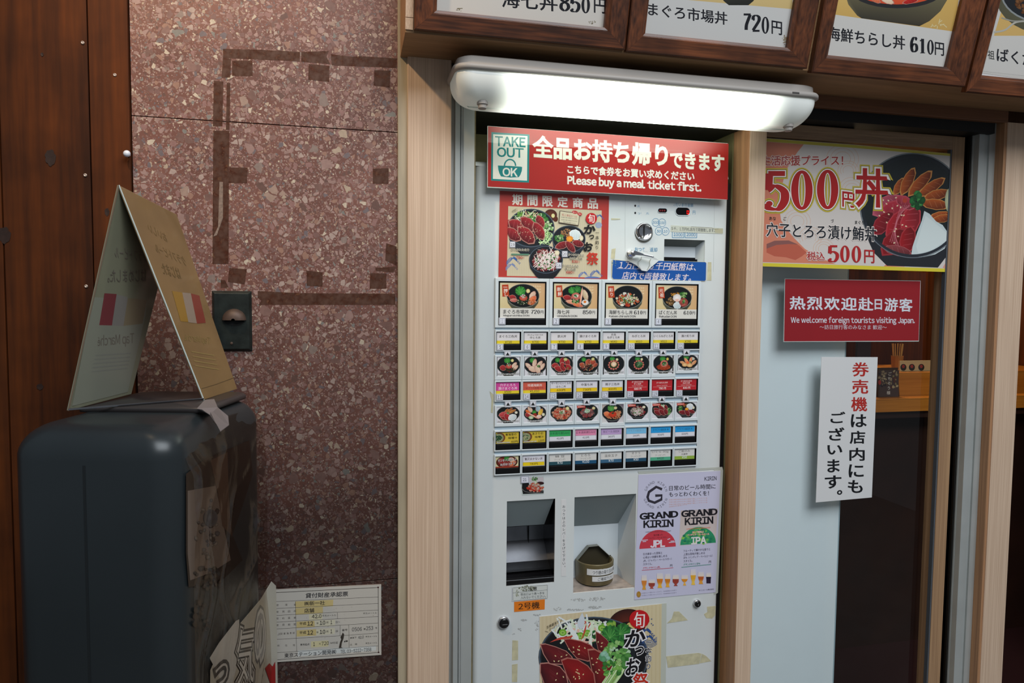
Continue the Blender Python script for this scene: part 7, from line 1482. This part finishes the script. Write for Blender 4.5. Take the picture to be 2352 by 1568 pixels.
f2, n2 = quadmap(tn, tf, fr, br, None); k = Ink(f2, n2, seed=6); k.DZ = 6e-6; k.crop(140, 400, 2.8)
k.poly([(715, 750), (780, 760), (820, 950), (770, 945)], '98742c'); k.poly([(780, 760), (835, 765), (875, 958), (820, 952)], '948474'); k.poly([(835, 766), (890, 780), (932, 955), (875, 960)], '843a2e')
k.text('おいしい', 560, 340, 680, 410, 60, '786038', off=0.006, mirror=True, slant=-0.3); k.text('クラフトビール', 605, 470, 800, 560, 62, '786038', off=0.006, mirror=True, slant=-0.3); k.text('はじまた', 650, 605, 765, 640, 74, '6c5834', off=0.008, mirror=True, slant=-0.3)
k.text('Tap Marché', 795, 1050, 960, 1075, 60, '8c7848', off=0.0, mirror=True)
for i in range(4): k.line([(840+8*i, 1140+30*i), (985+10*i, 1165+30*i)], 6, '96804e')
for P in ([(905, 1378), (1000, 1350), (1120, 1305)],): k.line(P, 3, '5c4c30')
k.build('printing', 'ink', p2_)
# fold and base edges of clear acrylic
def rod(name, a, b_, r, mat, parent):
    d = (b_-a).normalized(); u = d.orthogonal().normalized(); v = d.cross(u); V = []; n = 6
    for p in (a, b_): V += [p+(u*math.cos(6.283*i/n)+v*math.sin(6.283*i/n))*r for i in range(n)]
    return mesh(name, V, [(i, (i+1) % n, n+(i+1) % n, n+i) for i in range(n)]+[tuple(range(n-1, -1, -1)), tuple(range(n, 2*n))], mat, parent)
rod('edge_strip', br, tn, 0.0013, M['clear_edge'], sg); rod('edge_strip', bl, tn, 0.0012, mk('edge_brown', '6c5c4c', 0.3), sg); rod('base_edge', bl+Vector((0, 0, 0.002)), br+Vector((0, 0, 0.002)), 0.0018, M['steel'], sg)

# ---------------------------------------------------------------- things in the dining room
cy_ = 0.75
zc1 = zz(2070, 915, cy_); zc2 = zz(2070, 856, cy_+0.10); zc0 = zz(2070, 945, cy_)
ct = empty('counter', (vx(2200, cy_), cy_+0.2, 0), label='long orange wooden counter inside the dining room behind the glass', cat='counter')
MB().box(RX0+0.02, RX1-0.02, cy_, cy_+0.42, zc1-0.004, zc1).build('ledge', M['counter'], ct); MB().box(RX0+0.02, RX1-0.02, cy_+0.001, cy_+0.03, zc0, zc1-0.005).build('front_edge', M['counter'], ct)
MB().box(RX0+0.02, RX1-0.02, cy_+0.10, cy_+0.12, zc1, zc2).build('upstand', M['counter'], ct); MB().box(RX0+0.02, RX1-0.02, cy_+0.12, cy_+0.45, zc2-0.02, zc2).build('top', M['counter'], ct)
MB().box(RX0+0.02, RX1-0.02, cy_+0.02, cy_+0.06, zc0-0.03, zc0).build('apron', M['dark_wood'], ct); MB().box(RX0+0.02, RX1-0.02, cy_+0.12, cy_+0.16, 0, zc0-0.03).build('base', M['dark_wood'], ct)
# patterned packet on the ledge
pa = at(2017, 912, cy_+0.05); pb = at(2066, 912, cy_+0.05); z1_ = zz(2040, 845, cy_+0.06)
pk = MB().hexa([(pa.x, pa.y, zc1+0.0005), (pb.x, pa.y, zc1+0.0005), (pb.x+0.004, pa.y+0.02, z1_), (pa.x, pa.y+0.02, z1_)], [(pa.x, pa.y+0.012, zc1+0.0005), (pb.x, pa.y+0.012, zc1+0.0005), (pb.x+0.004, pa.y+0.032, z1_), (pa.x, pa.y+0.032, z1_)]).build('snack_packet', mk('packet', '4c3424', 0.3), None) if False else \
     tag(MB().hexa([(pa.x, pa.y, zc1+0.0005), (pb.x, pa.y, zc1+0.0005), (pb.x+0.004, pa.y+0.02, z1_), (pa.x, pa.y+0.02, z1_)], [(pa.x, pa.y+0.012, zc1+0.0005), (pb.x, pa.y+0.012, zc1+0.0005), (pb.x+0.004, pa.y+0.032, z1_), (pa.x, pa.y+0.032, z1_)]).build('patterned_packet', mk('packet', '4c3424', 0.3)), 'dark patterned packet with pale writing leaning on the counter upstand', 'packet')
nn = Vector((0, -1, 0.3)).normalized()
k = Ink(lambda x, y: at_pl(x, y, Vector((pa.x, pa.y-0.0006, zc1)), Vector((0, -(z1_-zc1), 0.02)).normalized()), nn, seed=9); k.DZ = 2e-5; k.crop(1740, 620, 4.612)
k.poly([(1290, 1060), (1500, 1060), (1490, 1340), (1290, 1340)], '4c3a34'); k.cluster(1330, 1150, 50, 90, 24, 16, ['a8906c', 'c8b48c', '8c7454', '2c2028'], 0.2); k.vt('ごちそう様', 1400, 1100, 1385, 1300, 40, 'e8e0d0', off=0.01); k.cluster(1450, 1180, 40, 120, 24, 14, ['b8a078', 'a08c5c', 'd8c08c', '6c3c2c'], 0.2); k.ell(1290, 1190, 16, 26, 'a83424')
k.build('printing', 'ink_matte', pk)
# menu card stand with round pictures
a0, a1 = at(2066, 855, cy_+0.16), at(2143, 872, cy_+0.16); z0_, z1_ = zc2+0.0005, zz(2100, 828, cy_+0.16)
ms = tag(MB().box(a0.x, a1.x, cy_+0.16, cy_+0.168, z0_, z1_).build('menu_stand', mk('cream_card', 'e0c890', 0.5)), 'low cream menu card with round food pictures on the counter top', 'menu card')
k = pink(cy_+0.1598, 4).crop(1740, 620, 4.612)
for x in (1545, 1635, 1735): k.ell(x, 1030, 32, 36, '2c4030', '1c1c1c'); k.ell(x, 1020, 16, 18, 'a83c34')
k.build('printing', 'ink_matte', ms)
# straws / chopsticks in a cup
xcu = vx(2060, cy_+0.25, 840); zc3_ = zc2+0.0005
cu_ = empty('chopstick_cup', (xcu, cy_+0.25, zc3_), label='small cup of upright wooden chopsticks behind the menu card', cat='cup')
n = 12; V = []; F = []
for r, z in ((0.022, 0), (0.026, 0.06), (0.024, 0.06), (0.02, 0.004)): V += [(xcu+r*math.cos(6.283*i/n), cy_+0.25+r*math.sin(6.283*i/n), zc3_+z) for i in range(n)]
for j in range(3): F += [(j*n+i, j*n+(i+1) % n, (j+1)*n+(i+1) % n, (j+1)*n+i) for i in range(n)]
F.append(tuple(range(n))); mesh('cup_body', V, F, mk('amber_cup', 'a87434', 0.3), cu_)
for i in range(7): a = i*0.9; rod('chopstick', Vector((xcu+0.012*math.cos(a), cy_+0.25+0.012*math.sin(a), zc3_+0.005)), Vector((xcu+0.024*math.cos(a), cy_+0.25+0.02*math.sin(a), zc3_+0.115)), 0.0022, mk('chopstick_wood', 'd8ac60', 0.5) if i == 0 else bpy.data.materials['chopstick_wood'], cu_)
# a jar and a navy cloth seen left of the notice
p = at(1960, 800, 0.9)
tag(MB().box(vx(1966, 1.2), vx(1996, 1.2), 1.2, 1.215, zz(1975, 822, 1.2), zz(1975, 770, 1.2)+0.25).build('navy_cloth', M['navy']), 'navy cloth hanging in the room left of the notice', 'cloth')
# wall panels in the back: warm lighter strip
for i, (px, m_) in enumerate(((1965, 'inwall'), (2040, 'inwall'), (2100, 'counter'), (2145, 'inwall'), (2330, 'inwall'))):
    MB().box(vx(px, RY1-0.02), vx(px+ (70 if i != 2 else 40), RY1-0.02), RY1-0.02, RY1-0.0005, 0, 2.4).build('trim_%d' % (18+i), M[m_], None, kind='structure')
# pale blue handle plate on the inner edge at the far right
xh = vx(2333, 0.02)
tag(MB().box(q3+0.0002, q3+0.014, 0.0, 0.02, zz(2335, 987, 0.02), zz(2337, 823, 0.02)).build('handle_plate', mk('pale_blue_plate', '7c98a8', 0.35)), 'pale blue metal door plate at the far right frame edge', 'door plate')
il = bpy.data.lights.new('room_lamp', 'POINT'); il.energy = 22; il.color = (1.0, 0.72, 0.42); il.shadow_soft_size = 0.08
io = bpy.data.objects.new('room_lamp', il); C.objects.link(io); io.location = (vx(2060, 0.9), 1.25, 2.0)
